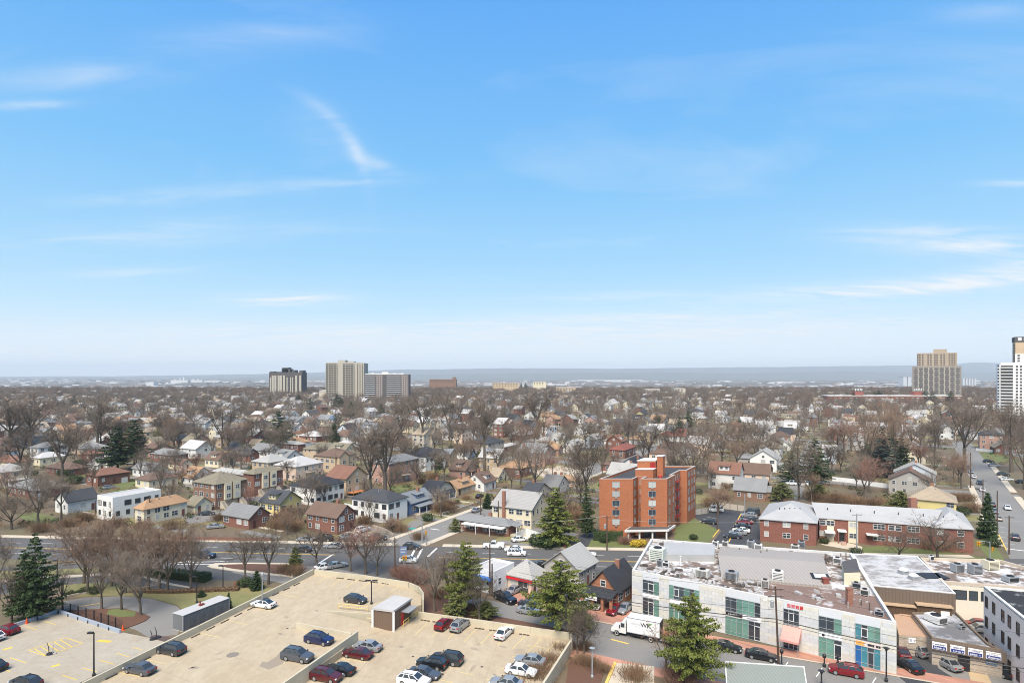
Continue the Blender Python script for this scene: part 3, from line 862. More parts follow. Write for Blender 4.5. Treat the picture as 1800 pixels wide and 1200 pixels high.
H(152,172,228,855,836,'brick','hip','rust','v','raised brick ranch with rust hip roof and white front stair','g')
H(82,118,156,837,825,'brick','hip','brown','v','low brick ranch with brown hip roof among evergreen shrubs','')
H(155,172,201,827,817,'white','gable','pale','v','white tudor cottage with steep brick gable','x')
H(143,158,184,810,798,'brick','hip','rust','v','small brick house with orange-red hip roof left of the pines','')
H(55,70,116,819,805,'cream','hip','white','v','cream house with white hip roof at the left','')
H(-14,20,58,826,813,'cream','hip','rust','v','cream ranch with rust-brown hip roof at the left edge','')
H(36,48,79,801,788,'cream','hip','dark','v','cream house with dark hip roof behind the left trees','')
H(38,69,93,786,776,'white','gable','dark','v','white gabled house with dark roof in the left trees','')
H(55,76,99,769,760,'tan','gable','grey','v','tan gabled house with grey roof and thick chimney','cx')
H(105,141,169,774,763,'tan','hip','brown','v','wide tan house with brown hip roof in the left trees','')
H(160,173,197,786,776,'brick','gable','white','v','brick cottage with white gable roof left of the tall pines','x')
H(253,272,291,797,781,'tan','gable','olive','u','tan tudor house with olive gable right of the tall pines','x')
H(298,312,369,770,759,'brick','gable','black','u','long brick hall with steep black roof and white gable trim','',rise=5)
H(412,441,466,776,762,'brown','hip','black','v','brown brick building with low black hip roof and chimney','c')
H(285,311,346,781,773,'brown','hip','black','v','low brown building with flat black roof in front of the long hall','')
H(436,452,470,790,781,'cream','gable','tan','v','cream gable house half hidden by a bare tree','')
H(313,330,352,748,737,'peach','hip','slate','v','peach house with slate hip roof behind the long hall','')
H(500,520,545,755,742,'white','gable','grey','v','white villa with grey roofs behind the big dark pine','x')
H(553,575,607,752,738,'cream','gable','grey','v','cream villa with grey gables beside the domed house','x')
H(607,632,659,764,743,'peach','hip','pale','v','peach mansion with pale roof behind the bare trees','x')
H(655,680,700,745,733,'beige','hip','slate','v','beige house with slate hip roof above the two tall trees','')
H(700,722,737,761,748,'cream','gable','brown','v','cream house with brown roof left of the beige gabled one','x')
H(725,745,769,786,764,'beige','gable','tan','v','beige house with tall tan gable behind the white modern house','x')
H(680,695,712,785,772,'brick','gable','brown','v','brick house with brown roof behind the pink-red brick house','x')
H(750,772,792,729,717,'tan','hip','pale','v','tan block with pale roof in the distant trees','')
H(798,812,829,780,752,'peach','hip','brown','v','peach three-storey house behind the tallest tree','')
H(808,822,838,737,724,'white','gable','black','v','white house with black roof and arched gable window','')
H(867,884,903,769,745,'brick','gable','white','v','tall white and brick house with white gable roof','x')
H(887,902,918,748,736,'grey','gable','black','v','grey house with black roof behind the white and brick one','')
H(914,930,948,769,749,'stucco','gable','black','v','white modern house with black gable roof','B')
H(950,962,983,774,753,'stucco','flat','black','v','white modern cube with charcoal garage wing','B')
H(893,918,942,774,765,'brick','hip','white','v','low brick house with white hip roof in front of the modern houses','')
H(945,968,999,742,732,'cream','gable','orange','v','cream house with orange roof and two gables','x')
H(1062,1098,1129,765,745,'grey','hip','dark','v','large slate-grey modern house with dark roof behind the red house','')
H(1117,1132,1144,743,728,'yellow','gable','dark','u','pale yellow gabled house with dark roof','')
H(1086,1102,1118,740,728,'white','hip','pale','v','white house with domed pale roof left of the pale yellow house','')
H(1143,1168,1190,752,738,'white','gable','orange','v','white house with orange-tan roof right of the dark conifer','')
H(1205,1235,1262,740,724,'cream','hip','dark','v','cream house with large dark hip roof','')
H(1156,1185,1218,782,766,'white','hip','red','v','white house with broad red roof behind the bare trees','')
H(1188,1204,1219,791,766,'white','gable','red','v','tall white house with red roof edge behind the red brick block','')
H(1216,1236,1254,787,756,'pink','hip','olive','v','pink brick three-storey house with olive roof','')
H(1072,1098,1138,806,791,'brick','hip','red','v','brick ranch with red hip roof behind the red brick block','')
H(1056,1078,1092,829,817,'brick','hip','brown','v','brick house with brown hip roof left of the red brick block','')
H(1074,1085,1098,770,761,'yellow','hip','brown','v','yellow house in front of the slate-grey modern house','')
H(1062,1071,1079,784,773,'white','gable','rust','u','white garage with red gable','')
H(1298,1352,1372,848,834,'peach','gable','brown','v','peach house with brown roof right of the red brick block','')
H(1290,1345,1374,882,864,'brown','gable','grey','v','grey-roofed ranch with white gable front beside the parking court','x')
H(1296,1325,1362,818,806,'grey','hip','grey','v','low grey house behind the peach house','')
H(1333,1358,1383,770,752,'white','gable','pale','v','white house with mottled pale roof behind the white-barked tree','x')
H(1416,1436,1490,750,734,'brick','hip','grey','v','brick school hall with grey hip roof and white cupola','',rise=5,short='brick hall with the cupola')
H(1466,1486,1509,760,748,'cream','gable','slate','v','cream house with grey-green roof behind the brick hall','')
H(1456,1480,1506,775,763,'brick','hip','brown','v','brick house with brown roof left of the blue spruce','')
H(1474,1488,1499,796,780,'beige','gable','tan','v','beige house with tan gable left of the blue spruce','')
H(1446,1470,1485,815,797,'paleblue','gable','white','v','pale blue cottage with white roof behind the spruces','')
# along the street at the right
K = dict(ang=33.4)
H(1562,1637,1641,874,848,'grey','gable','brown','u','grey gable-end house with brown roof and red chimney','c',d=10,**K)
H(1572,1645,1657,852,834,'paleblue','gable','pale','u','pale blue gable house behind the grey gable-end house','c',d=10,**K)
H(1583,1627,1648,817,803,'cream','gable','brown','u','cream gable house, third along the right street','c',d=9,**K)
H(1587,1624,1641,803,790,'white','gable','pale','u','white gable house with pale roof, fourth along the right street','',d=9,**K)
H(1585,1620,1639,791,780,'tan','gable','orange','u','tan gable house with orange roof, fifth along the right street','c',d=9,**K)
H(1582,1614,1635,780,768,'white','gable','brown','u','white gable house, sixth along the right street','',d=9,**K)
H(1582,1610,1628,767,757,'beige','gable','slate','u','beige gable house, farthest of the row along the right street','',d=9,**K)
H(1597,1681,1684,912,883,'yellow','hip','tan','v','yellow house with tan hip roof behind the white-roofed apartments','dc',d=12,rise=3.6,**K)
H(1720,1722,1765,790,763,'pink','hip','dark','v','pink brick house with dark roof beside the right lawn','',left=True,**K)
H(1722,1725,1760,766,752,'white','gable','rust','u','white gable house behind the pink brick house','',left=True,**K)
H(1598,1622,1640,745,735,'brick','hip','white','v','low brick house with white hip roof among the right trees','',**K)
# small shops and houses between the garage and the main road
K = dict(ang=34.0)
H(831,869,904,1045,1008,'stucco','flat','white','v','white flat-roofed shop with blue awning by two poles','',name='shop',cat='shop',short='white shop with blue awning',**K)
H(893,934,959,1043,1017,'peach','hip','pale','v','small garage shop with pale hip roof and red trim','',name='shop',cat='shop',rise=3.0,short='garage shop with red trim',**K)
H(957,1018,1037,1040,1002,'grey','gable','pale','u','grey gabled house with patched pale roof by the main road','',d=8.0,rise=3.2,**K)
H(1036,1085,1113,1070,1038,'brick','gable','black','u','orange brick gable house with black roof and banded walls','c',d=9.5,rise=3.3,**K)
# ------------------------------------------------------------------ big buildings, one by one
ORBRICK = M('orange_red_brick', (.335,.108,.045), kind='brick', p=1.0, col2=(.5,.33,.22), var=.06, var2=.10)
BRICK2 = M('dark_red_brick', (.20,.068,.046), kind='brick', var=.1, var2=.12)
TAR = M('tar_roof', (.085,.08,.078), var=.15, scale=.7, var2=.25, scale2=.12)
WHITEROOF = M('silver_roof_coat', (.35,.347,.343), var=.11, scale=.8, var2=.12, scale2=.15)
def edge_faces(pts):
    for i in range(len(pts)):
        p, q = Vector(pts[i]), Vector(pts[(i+1) % len(pts)])
        yield i, p, q, (q-p).length, math.atan2(q.y-p.y, q.x-p.x)
def wall_at(p, ang, t, out=0.0):
    return (p.x + math.cos(ang)*t + math.sin(ang)*out, p.y + math.sin(ang)*t - math.cos(ang)*out)
def parapet_ring(mb, pts, z0, z1, t=.35):
    """cap running round a CCW polygon, butt-jointed pieces"""
    n = len(pts); ins = []
    for i in range(n):
        a, b, c = Vector(pts[i-1]), Vector(pts[i]), Vector(pts[(i+1)%n])
        d1, d2 = (b-a).normalized(), (c-b).normalized()
        n1, n2 = Vector((-d1.y,d1.x)), Vector((-d2.y,d2.x))
        m = (n1+n2); m = m/ max(.3, m.length_squared/2) if m.length > 1e-5 else n1
        ins.append(b + m*t)
    for i in range(n):
        j = (i+1) % n
        mb.prism([pts[i], pts[j], ins[j], ins[i]], z0, z1)

# --- orange brick apartment block
def brick_block():
    O = Vector((24.0, 168.75)); e1 = Vector((1,0)); e2 = Vector((.512,.859))
    L_ = lambda a, b: e1*a + e2*b
    t = thing('apartment_block', 'six-storey orange brick apartment block with dark flat roof', 'apartment block', (O.x, O.y, 0))
    pts = [L_(*p) for p in ((0,0),(9.2,0),(9.2,4.2),(11.3,4.2),(11.3,0),(18.6,0),(18.6,8),(17.4,8),(17.4,17.5),(19.4,17.5),(19.4,27.5),(1.0,27.5))]
    h = 15.3
    mb = MB(); mb.prism(pts, -.4, h); put('wall', mb, ORBRICK, t)
    mb = MB(); parapet_ring(mb, pts, h+.002, h+.55, .4); put('parapet', mb, ORBRICK, t)
    mb = MB(); parapet_ring(mb, [p + Vector((0,0)) for p in pts], h+.552, h+.66, .42); put('coping', mb, M('grey_coping', (.42,.40,.37)), t)
    mb = MB(); mb.prism([L_(.9,.7),L_(8.6,.7),L_(8.6,4.7),L_(12,4.7),L_(12,.7),L_(17.6,.7),L_(16.6,8.8),L_(16.6,18),L_(18.4,18.2),L_(18.4,26.8),L_(1.6,26.8)], h+.003, h+.1)
    put('roof', mb, M('black_roofing', (.055,.053,.055), var=.12, var2=.2), t)
    # roof house, stair head, flue
    hp = [L_(8.0,4.4),L_(14.0,4.4),L_(14.0,12),L_(8.0,12)]
    mb = MB(); mb.prism([L_(8.0,7.2),L_(13.2,7.2),L_(13.2,13),L_(8.0,13)], h+.1, h+4.6); r1 = put('roof_house', mb, ORBRICK, t)
    mb = MB(); mb.prism([L_(7.9,7.1),L_(13.3,7.1),L_(13.3,13.1),L_(7.9,13.1)], h+4.602, h+4.8); put('coping', mb, TRIM, r1)
    a = wall_at(L_(11.6,7.2), 0, 0); mb = MB(); mb.box(a[0], a[0]+1.5, a[1]-.08, a[1]+.02, h+1.6, h+4.2); put('red_panel', mb, M('red_panel_paint', (.28,.025,.02), rough=.6), r1)
    mb = MB(); mb.prism([L_(8.4,4.3),L_(13.4,4.3),L_(13.4,7.1),L_(8.4,7.1)], h+.1, h+2.5); put('stair_head', mb, ORBRICK, t)
    mb = MB(); mb.prism([L_(8.3,4.2),L_(13.5,4.2),L_(13.5,7.1),L_(8.3,7.1)], h+2.502, h+2.62); put('coping', mb, TRIM, t)
    mb = MB(); mb.prism([L_(13.5,7.4),L_(15.2,7.4),L_(15.2,9.4),L_(13.5,9.4)], h+.1, h+5.8); fl = put('chimney', mb, ORBRICK, t)
    mb = MB(); mb.prism([L_(13.35,7.25),L_(15.35,7.25),L_(15.35,9.55),L_(13.35,9.55)], h+5.8, h+6.1); put('chimney_cap', mb, TRIM, fl)
    mb = MB(); mb.lathe([(.55,0),(.55,.7),(.35,.95),(.05,1.0)], 10, (*L_(15.2,5), h+.1)); put('roof_fan', mb, M('red_fan', (.4,.05,.04), rough=.5), t)
    zs = [3.4 + 2.55*k for k in range(5)]
    mets = METAL
    spec = {0:[(4.55,1.9,'ac')], 4:[(3.2,1.9,'ac')], 1:[(1.6,.8,'s')], 2:[(1.0,1.1,'s')], 5:[(2.4,.8,'s'),(6.0,.7,'s')], 7:[(1.1,.8,'s'),(2.9,.8,'s'),(4.4,.8,'s'),(7.2,1.5,'ac')], 9:[(2.4,1.5,'s'),(5.6,.8,'s'),(8.2,.8,'s')]}
    for i, p, q, ln, ang in edge_faces(pts):
        for tt, w, st in spec.get(i, ()):
            for z in zs:
                x, y = wall_at(p, ang, tt)
                pane = BLIND if rnd.random() < .35 else GLASS
                window(t, x, y, z, ang, w, 1.45, st, frame=METAL if w > 1 else METAL, pane=pane)
    # fire escape
    p = Vector(pts[7]); fe = MB(); ang = math.atan2(e2.y, e2.x)
    for z in zs:
        for s in (0,): 
            m = Matrix.Translation((p.x, p.y, z-.3)) @ Matrix.Rotation(ang, 4, 'Z')
            fe.box(3.2, 6.6, -1.0, -.05, 0, .06, mat=m); fe.box(3.2, 6.6, -1.0, -.96, .9, .95, mat=m)
            for k in range(9): fe.box(3.2+k*.42, 3.24+k*.42, -1.0, -.96, .06, .9, mat=m)
            if z < zs[-1]:
                for k in range(8): fe.box(3.4+k*.33, 3.7+k*.33, -.8, -.3, .2+k*.3, .25+k*.3, mat=m)
    put('fire_escape', fe, M('fire_escape_red', (.28,.03,.025), rough=.6), t)
    # entrance canopy
    cn = MB(); cn.prism([L_(8.4,-4.2),L_(20.0,-3.4),L_(20.2,2.6),L_(18.7,2.6),L_(18.7,-.05),L_(8.4,-.05)], 2.2, 2.75); co = put('canopy', cn, TRIM, t)
    cn = MB(); cn.prism([L_(8.7,-3.9),L_(19.7,-3.1),L_(19.8,2.3),L_(18.9,2.3),L_(18.9,-.3),L_(8.7,-.3)], 2.752, 2.8); put('canopy_roof', cn, TAR, co)
    for a in (9, 12, 15.5, 19.3):
        mb = MB(); c_ = L_(a,-3); mb.box(c_.x-.2, c_.x+.2, c_.y-.2, c_.y+.2, -.2, 2.2); put('column', mb, TRIM, t)
    mb = MB(); c_ = L_(12.2,0); mb.box(c_.x, c_.x+3.2, -.08, .02, 0, 2.1); put('door', mb, GLASS, t)
    CIRC.append((O.x+16, O.y+12, 20)); SHORTS.append((O.x+14, O.y+10, 'the orange brick block'))
brick_block()

# --- two-storey apartments with the white hip roofs
def garden_flats():
    h = 6.1; Z = HC-h
    A = G(1338,952); A = Vector((A.x, A.y))
    e = Vector((.975,-.10)).normalized()
    t = thing('garden_apartments', 'long two-storey brick apartments under white hip roofs', 'apartment building', (A.x, A.y, 0))
    E = lambda px, py: G(px, py, h)
    def hipbox(pts, ridge0, ridge1, nm):
        """eave corners near-left, near-right, far-right, far-left and two ridge ends (all surveyed)"""
        a, b, c, d = [Vector((p.x-A.x, p.y-A.y, h)) for p in pts]
        r0, r1 = [Vector((p.x-A.x, p.y-A.y, p.z)) for p in (ridge0, ridge1)]
        mb = MB(); cx = (a+b+c+d)/4
        sh = lambda v: (cx + (v-cx)*.955).to_2d()
        base = [sh(v) for v in (a,b,c,d)]
        mb.prism(base, -.4, h-.02); put('wall', mb, BRICK2, t)
        rb = MB(); lo = [v - Vector((0,0,.18)) for v in (a,b,c,d)]
        rb.poly(lo[::-1])
        for p, q in ((0,1),(1,2),(2,3),(3,0)): rb.poly([lo[p], lo[q], (a,b,c,d)[q], (a,b,c,d)[p]])
        rb.poly([a,b,r1,r0]); rb.poly([b,c,r1]); rb.poly([c,d,r0,r1]); rb.poly([d,a,r0])
        ro = put('roof', rb, WHITEROOF, t)
        for k in range(5):
            f = (k+.6)/5.2; pp = (a.lerp(b, f)*.45 + r0.lerp(r1, f)*.55)
            vb2 = MB(); vb2.lathe([(.1,-.2),(.1,.45),(.16,.46),(.16,.55)], 6, tuple(pp)); put('roof_vent', vb2, BLACKMETAL, ro)
        return base
    # surveyed plan: left block, long block, right block
    nl, nr = E(1333,911), E(1437,919)
    s33 = Vector((math.sin(.52), math.cos(.52), 0))
    L1 = hipbox([nl, nr, nr+s33*22, nl+s33*22], (nl+nr)/2+s33*9+Vector((0,0,3.1)), (nl+nr)/2+s33*12.5+Vector((0,0,3.1)), 'l')
    p0, p1 = E(1436,909), E(1641,924.5)
    L2 = hipbox([p0, p1, p1+s33*13.5, p0+s33*13.5], p0+s33*6.7+Vector((-2,0,2.9)), p1+s33*6.7+Vector((3,0,2.9)), 'm')
    q0, q1 = E(1637,926), E(1713,930)
    L3 = hipbox([q0, q1, q1+s33*20, q0+s33*20], (q0+q1)/2+s33*6+Vector((0,0,3.0)), (q0+q1)/2+s33*13+Vector((0,0,3.0)), 'r')
    def front(base, items):
        p, q = base[0], base[1]; ang = math.atan2(q.y-p.y, q.x-p.x); ln = (q-p).length
        for f, z, w, hh, st in items:
            x, y = wall_at(p, ang, f*ln); window(t, x, y, z, ang, w, hh, st, pane=None)
        return p, q, ang, ln
    front(L1, [(f, z, w, 1.2, 's') for f, w in ((.12,.9),(.48,1.7),(.82,.95)) for z in (4.3,1.5)])
    items = []
    for f, w in ((.03,1.3),(.55,2.6),(.66,1.2),(.72,1.2),(.85,2.6)): items += [(f, 4.2, w, 1.25, 's'), (f, 1.3, w, 1.25, 's')]
    p, q, ang, ln = front(L2, items)
    front(L3, [(.2, 4.2, 1.3, 1.25, 's'), (.2, 1.3, 1.3, 1.25, 's'), (.7, 4.2, 1.3, 1.25, 's'), (.7, 1.3, 1.3, 1.25, 's')])
    m = Matrix.Translation((p.x, p.y, 0)) @ Matrix.Rotation(ang, 4, 'Z')
    for f0, f1 in ((.07,.135),(.27,.36)):      # cream bays
        mb = MB(); mb.box(f0*ln, f1*ln, -.14, -.003, 0, h-.25, mat=m); bo = put('cream_bay', mb, WALLS['cream'], t)
        for z in (4.2, 1.3):
            x, y = wall_at(p, ang, (f0+f1)/2*ln, .14); window(bo, x, y, z, ang, 1.8, 1.25, 's', far=True)
    mb = MB(); mb.box(.165*ln, .245*ln, -2.2, -.003, 3.1, 3.4, mat=m); po = put('entrance_canopy', mb, TRIM, t)
    for k in (.17,.24):
        mb = MB(); mb.box(k*ln-.15, k*ln+.15, -2.1, -1.8, -.2, 3.1, mat=m); put('column', mb, BRICK2, po)
    mb = MB(); mb.box(.18*ln, .23*ln, -.1, -.003, 0, 2.9, mat=m); put('entrance_door', mb, GLASS, t)
    mb = MB(); mb.box(.045*ln, .10*ln+1, -2.6, -.15, 2.6, 2.9, mat=m); put('porch_canopy', mb, TRIM, t)
    for k in range(4):
        mb = MB(); mb.box(.19*ln, .235*ln, -4.0+k*.45, -3.55+k*.45, -.2, .2+k*.18, mat=m); put('step', mb, M('pink_step', (.42,.28,.22)), t)
    mb = MB(); mb.box(.43*ln, .43*ln+2.6, -1.8, -.003, 2.7, 2.95, mat=m); put('porch_canopy', mb, TRIM, t)
    mb = MB(); cc = p0+s33*7.5; mb.box(cc.x-A.x+23.2, cc.x-A.x+25, cc.y-A.y-4.0, cc.y-A.y-2.6, h, h+4.6); put('chimney', mb, CHIM, t)
    for X_ in (1355, 1400, 1450, 1500, 1550, 1600, 1650, 1690):
        c_ = G(X_, 925); CIRC.append((c_.x+3, c_.y+9, 13))
    SHORTS.append((G(1500,925).x, G(1500,925).y, 'the white-roofed brick apartments'))
garden_flats()

# --- towers on the skyline
def tower_base(name, label, px0, px1, D, depth, ang=0.0):
    x0, x1 = (px0-900)/FPX*D, (px1-900)/FPX*D
    return thing(name, label, 'tower', ((x0+x1)/2, D, 0), ang, None), x1-x0
def zat(py, D): return HC - (py-HORIZON)*D/FPX
CONCR = M('tower_concrete', (.39,.36,.30), var=.05, var2=.1, scale2=.05)
CONCR2 = M('tower_brown', (.165,.13,.118), var=.06, var2=.08, scale2=.05)
BRONZE = M('tower_dark', (.085,.082,.08), var=.1)
def many(parent, name, me, places):
    for loc, rz in places: link(name, me, parent, loc, rz)
def bx(*b): mb = MB(); mb.box(*b); return mb
def tower_a():
    D = 1120; t, w = tower_base('tower', 'left tower with dark and beige vertical stripes', 473, 531, D, 30)
    h = zat(654, D)
    box_part('tower_core', t, BRONZE, -w/2, w/2, 0, 26, 0, h)
    pier = bx(-1.9, 1.9, -1.6, 0, 0, h-6).mesh('pier', [CONCR]); thin = bx(-1.0, 1.0, -1.0, 0, 0, h-9).mesh('pier', [CONCR])
    for i, (f, k) in enumerate(((.05,1),(.12,0),(.2,0),(.3,0),(.37,0),(.46,0),(.55,1),(.66,1),(.72,1),(.83,0),(.95,0))):
        link('pier', thin if k else pier, t, (-w/2+w*f, -.003, 0))
    sl = bx(-w/2+.5, w/2-.5, -.5, 0, 0, .5).mesh('floor_band', [CONCR2])
    for k in range(1, 16): link('floor_band', sl, t, (0, -.002, h*k/17))
    for f0, f1, dz in ((.0,.12,1.5),(.2,.3,.8),(.36,.62,6),(.38,.56,8.5),(.68,.76,4),(.9,1,3.5)):
        box_part('roof_block', t, BRONZE, -w/2+w*f0, -w/2+w*f1, 3, 20, h+.003, h+dz)
tower_a()
def tower_b():
    D = 1000; t, w = tower_base('tower', 'tallest beige tower of the distant left group', 573, 640, D, 30)
    h = zat(638, D)
    box_part('tower_core', t, CONCR, -w/2, w/2, 0, 28, 0, h)
    wing = bx(0, 17.5, -.3, 0, 0, h-2).mesh('window_wall', [BRONZE])
    for x in (-w/2+.6, -w/2+28): link('window_wall', wing, t, (x, -.003, 1))
    bal = bx(0, 16.9, -1.6, 0, 0, 1.25).mesh('balcony', [M('balcony_panel', (.33,.30,.24), var=.05)])
    for x in (-w/2+.9, -w/2+28.3):
        for k in range(20): link('balcony', bal, t, (x, -.31, 2+k*(h-3)/20))
    fin = bx(-.3,.3,-2.2,0,0,h-1.5).mesh('pier', [CONCR])
    for x in (.3,4.6,9,13.3,17.9,27.8,32.2,36.6,41,45.5,51,55,59): link('pier', fin, t, (-w/2+x, -.004, .5))
    box_part('roof_block', t, CONCR, -w/2+18, -w/2+30, 5, 20, h+.003, h+5)
    box_part('roof_block', t, CONCR, -w/2+34, -w/2+44, 5, 20, h+.003, h+3)
    box_part('parapet', t, CONCR, -w/2, w/2, .1, .6, h+.003, h+1.2)
tower_b()
def tower_c():
    D = 950; t, w = tower_base('tower', 'wide brown and white banded apartment slab right of the tallest beige tower', 641, 718, D, 24)
    h = zat(658, D)
    box_part('tower_core', t, CONCR2, -w/2, w/2, 0, 20, 0, h)
    WB = M('white_balcony', (.40,.395,.385), var=.05)
    b1 = bx(0, 16, -1.5, 0, 0, 1.15).mesh('balcony', [WB]); g1 = bx(0, 16, -.25, 0, 0, 1.7).mesh('window_band', [BRONZE])
    b2 = bx(0, 22, -1.5, 0, 0, 1.15).mesh('balcony', [WB]); g2 = bx(0, 22, -.25, 0, 0, 1.7).mesh('window_band', [BRONZE])
    small = bx(0, 1.6, -.25, 0, 0, 1.5).mesh('window', [WB])
    for k in range(13):
        z = 2.5 + k*(h-3)/13
        link('balcony', b1, t, (-w/2+.5, -.003, z)); link('window_band', g1, t, (-w/2+.5, -.003, z+1.2))
        link('balcony', b2, t, (-w/2+34, -.003, z)); link('window_band', g2, t, (-w/2+34, -.003, z+1.2))
        for x in (18.5, 22, 25.5, 57.5, 61, 64.5): link('window', small, t, (-w/2+x, -.003, z+.5))
    box_part('stair_bay', t, BRONZE, -w/2+28, -w/2+33.5, -1.2, -.003, 0, h-1)
    for a, b, z in ((26,36,4),(0,60,1.2),(10,14,2.5),(44,47,2.2),(56,59,2.2)):
        box_part('roof_block', t, TRIM, -w/2+a, -w/2+b, 3+a*.02, 9, h+.003, h+z)
tower_c()
def tower_d():
    D = 1000; t, w = tower_base('tower', 'broad stepped tan and grey tower on the skyline at the right', 1602, 1690, D, 30, math.radians(-34)); w = 66
    h1, h2 = zat(643.5, D), zat(620, D)
    GR = M('tower_greybrown', (.245,.22,.19), var=.06, var2=.1, scale2=.05)
    TN_ = M('tower_tan', (.38,.30,.215), var=.06, var2=.1, scale2=.05)
    box_part('tower_core', t, GR, -w/2, w/2, 0, 30, 0, h1)
    u0, u1 = -w/2+6.5, w/2-5.5
    box_part('upper_tower', t, TN_, u0, u1, 3, 28, h1+.003, h2)
    box_part('roof_block', t, TN_, -4, 14, 6, 20, h2+.003, h2+6)
    wd = bx(-2.6, 2.6, -.2, 0, 0, 1.9).mesh('window', [BRONZE]); wn_ = bx(-1.4, 1.4, -.2, 0, 0, 2.0).mesh('window', [BRONZE])
    bay = bx(-.5, .5, -.9, 0, 0, h1-1).mesh('pier', [CONCR])
    for c_ in range(9):
        x = -w/2 + 4.8 + c_*(w-9.6)/8
        for k in range(13): link('window', wd if (c_+k) % 3 else wn_, t, (x, -.003, 12+k*(h1-14)/13))
        if c_ < 8: link('pier', bay, t, (x+(w-9.6)/16, -.004, 0))
    sm = bx(-1.1, 1.1, -.2, 0, 0, 1.6).mesh('window', [BRONZE])
    for c_, x in enumerate((1.2, 4, 8, 15.5, 19, 24.5, 27.5, 33, 37, 44, 47.5, 50.5)):
        if u0+x > u1-1: continue
        for k in range(7): link('window', sm, t, (u0+x, 2.997, h1+1.3+k*(h2-h1-2)/7))
tower_d()
def tower_e():
    D = 560; t, w = tower_base('tower', 'white balconied tower cut off by the right edge', 1757, 1840, D, 25, math.radians(-33)); w = 34; t.location.x = (1757-900)/FPX*D + 14.2; t.location.y = D - 9.2
    h = zat(640, D); WH = M('tower_white', (.70,.69,.67), var=.04, var2=.06)
    box_part('tower_core', t, WH, -w/2, w/2, 0, 22, 0, h)
    rec = bx(1.0, 9.6, -.15, 0, 0, 1.55).mesh('balcony_opening', [BRONZE]); par = bx(1.0, 9.6, -1.3, 0, 0, 1.15).mesh('balcony', [M('tower_balcony_grey', (.50,.49,.47), var=.06)])
    sb = bx(-1.2, 0, 1.0, 3.4, 0, 1.2).mesh('balcony', [WH]); sg = bx(-.15, 0, .8, 9, 0, 1.5).mesh('window', [BRONZE])
    wn_ = bx(-.75, .75, -.15, 0, 0, 1.6).mesh('window', [BRONZE])
    n = 18
    for k in range(n):
        z = 1.5 + k*(h-2.5)/n
        link('balcony', par, t, (-w/2, -.003, z)); link('balcony_opening', rec, t, (-w/2, -.004, z+1.25))
        link('balcony', sb, t, (-w/2-.003, 0, z)); link('balcony', sb, t, (-w/2-.003, 5.5, z)); link('window', sg, t, (-w/2-.003, 1, z+1.2))
        for x in (12.4, 15.2, 18.6, 21.4, 25, 28): link('window', wn_, t, (-w/2+x, -.003, z+.9))
    box_part('roof_rail', t, WH, -w/2+1, w/2, 1, 1.2, h+.003, h+1.6)
    D = 640; t, w = tower_base('tower', 'tan tower with dark crown behind the white tower at the right edge', 1785, 1850, D, 25, math.radians(-33)); w = 36; t.location.x = (1785-900)/FPX*D + 15; t.location.y = D - 9.8
    h = zat(592, D)
    box_part('tower_core', t, M('tower_buff', (.52,.39,.25), var=.05), -w/2, w/2, 0, 22, 0, h-5)
    box_part('crown', t, BRONZE, -w/2-.6, w/2, -.6, 22, h-4.997, h)
    box_part('lower_band', t, WH, -w/2-.3, w/2, -.3, -.003, 0, zat(622, D))
    wn2 = bx(-.9, .9, -.2, 0, 0, 1.7).mesh('window', [BRONZE]); bal = bx(-1.6, 0, 1.5, 5, 0, 1.1).mesh('balcony', [BRONZE])
    for k in range(10, 27):
        z = 1.5+k*(h-8)/27
        link('window', wn2, t, (-w/2+10, -.31 if z < zat(624, D) else -.003, z)); link('balcony', bal, t, (-w/2-.003, 0, z))
        link('window', wn2, t, (-w/2+2.6, -.31, z)) if z < zat(624, D) else None
    box_part('crown_window', t, WH, -w/2+2, -w/2+5, -.75, -.603, h-4, h-.9); box_part('crown_window', t, METAL, -w/2+6.5, -w/2+12, -.75, -.603, h-3.6, h-1.4)
tower_e()
def red_slab():
    D = 850; t, w = tower_base('red_brick_slab', 'long low red brick flats with antennas on the roof, far right', 1455, 1690, D, 15)
    t['category'] = 'apartment building'
    h = zat(696, D)
    box_part('wall', t, BRICK2, -w/2, w/2, 0, 16, -.3, h); box_part('coping', t, TRIM, -w/2-.2, w/2+.2, -.25, 16.2, h+.003, h+1.0)
    wn_ = bx(-1.9, 1.9, -.12, 0, 0, 1.9).mesh('window', [BLIND]); ws = bx(-.7, .7, -.12, 0, 0, 1.5).mesh('window', [BLIND])
    for i in range(26):
        x = -w/2+4+i*7.1
        for k in range(3): link('window', wn_ if i % 3 else ws, t, (x, -.003, h-3.6-k*3.3))
    box_part('bay', t, WALLS['tan'], w/2-39, w/2-28, -1, -.003, 0, h-1)
    for px in (1513, 1618):
        x = (px-1572.5)/FPX*D
        rb = box_part('roof_house', t, M('red_bulkhead', (.26,.085,.065)), x-6, x+6, 4, 12, h+1.003, h+6)
        for k in range(5): box_part('antenna_panel', rb, TRIM, x-5+k*2.3, x-3.9+k*2.3, 5+k*.1, 5.4+k*.1, h+7.2+(k%2)*.9, h+10.5)
        box_part('antenna_mast', rb, METAL, x-5.5, x+5.7, 6, 6.3, h+7.6, h+7.9)
        for k in range(3): box_part('antenna_mast', rb, METAL, x-4+k*4, x-3.7+k*4, 6.02, 6.28, h+6, h+7.598)
    CIRC.append((t.location.x, D, 30))
red_slab()
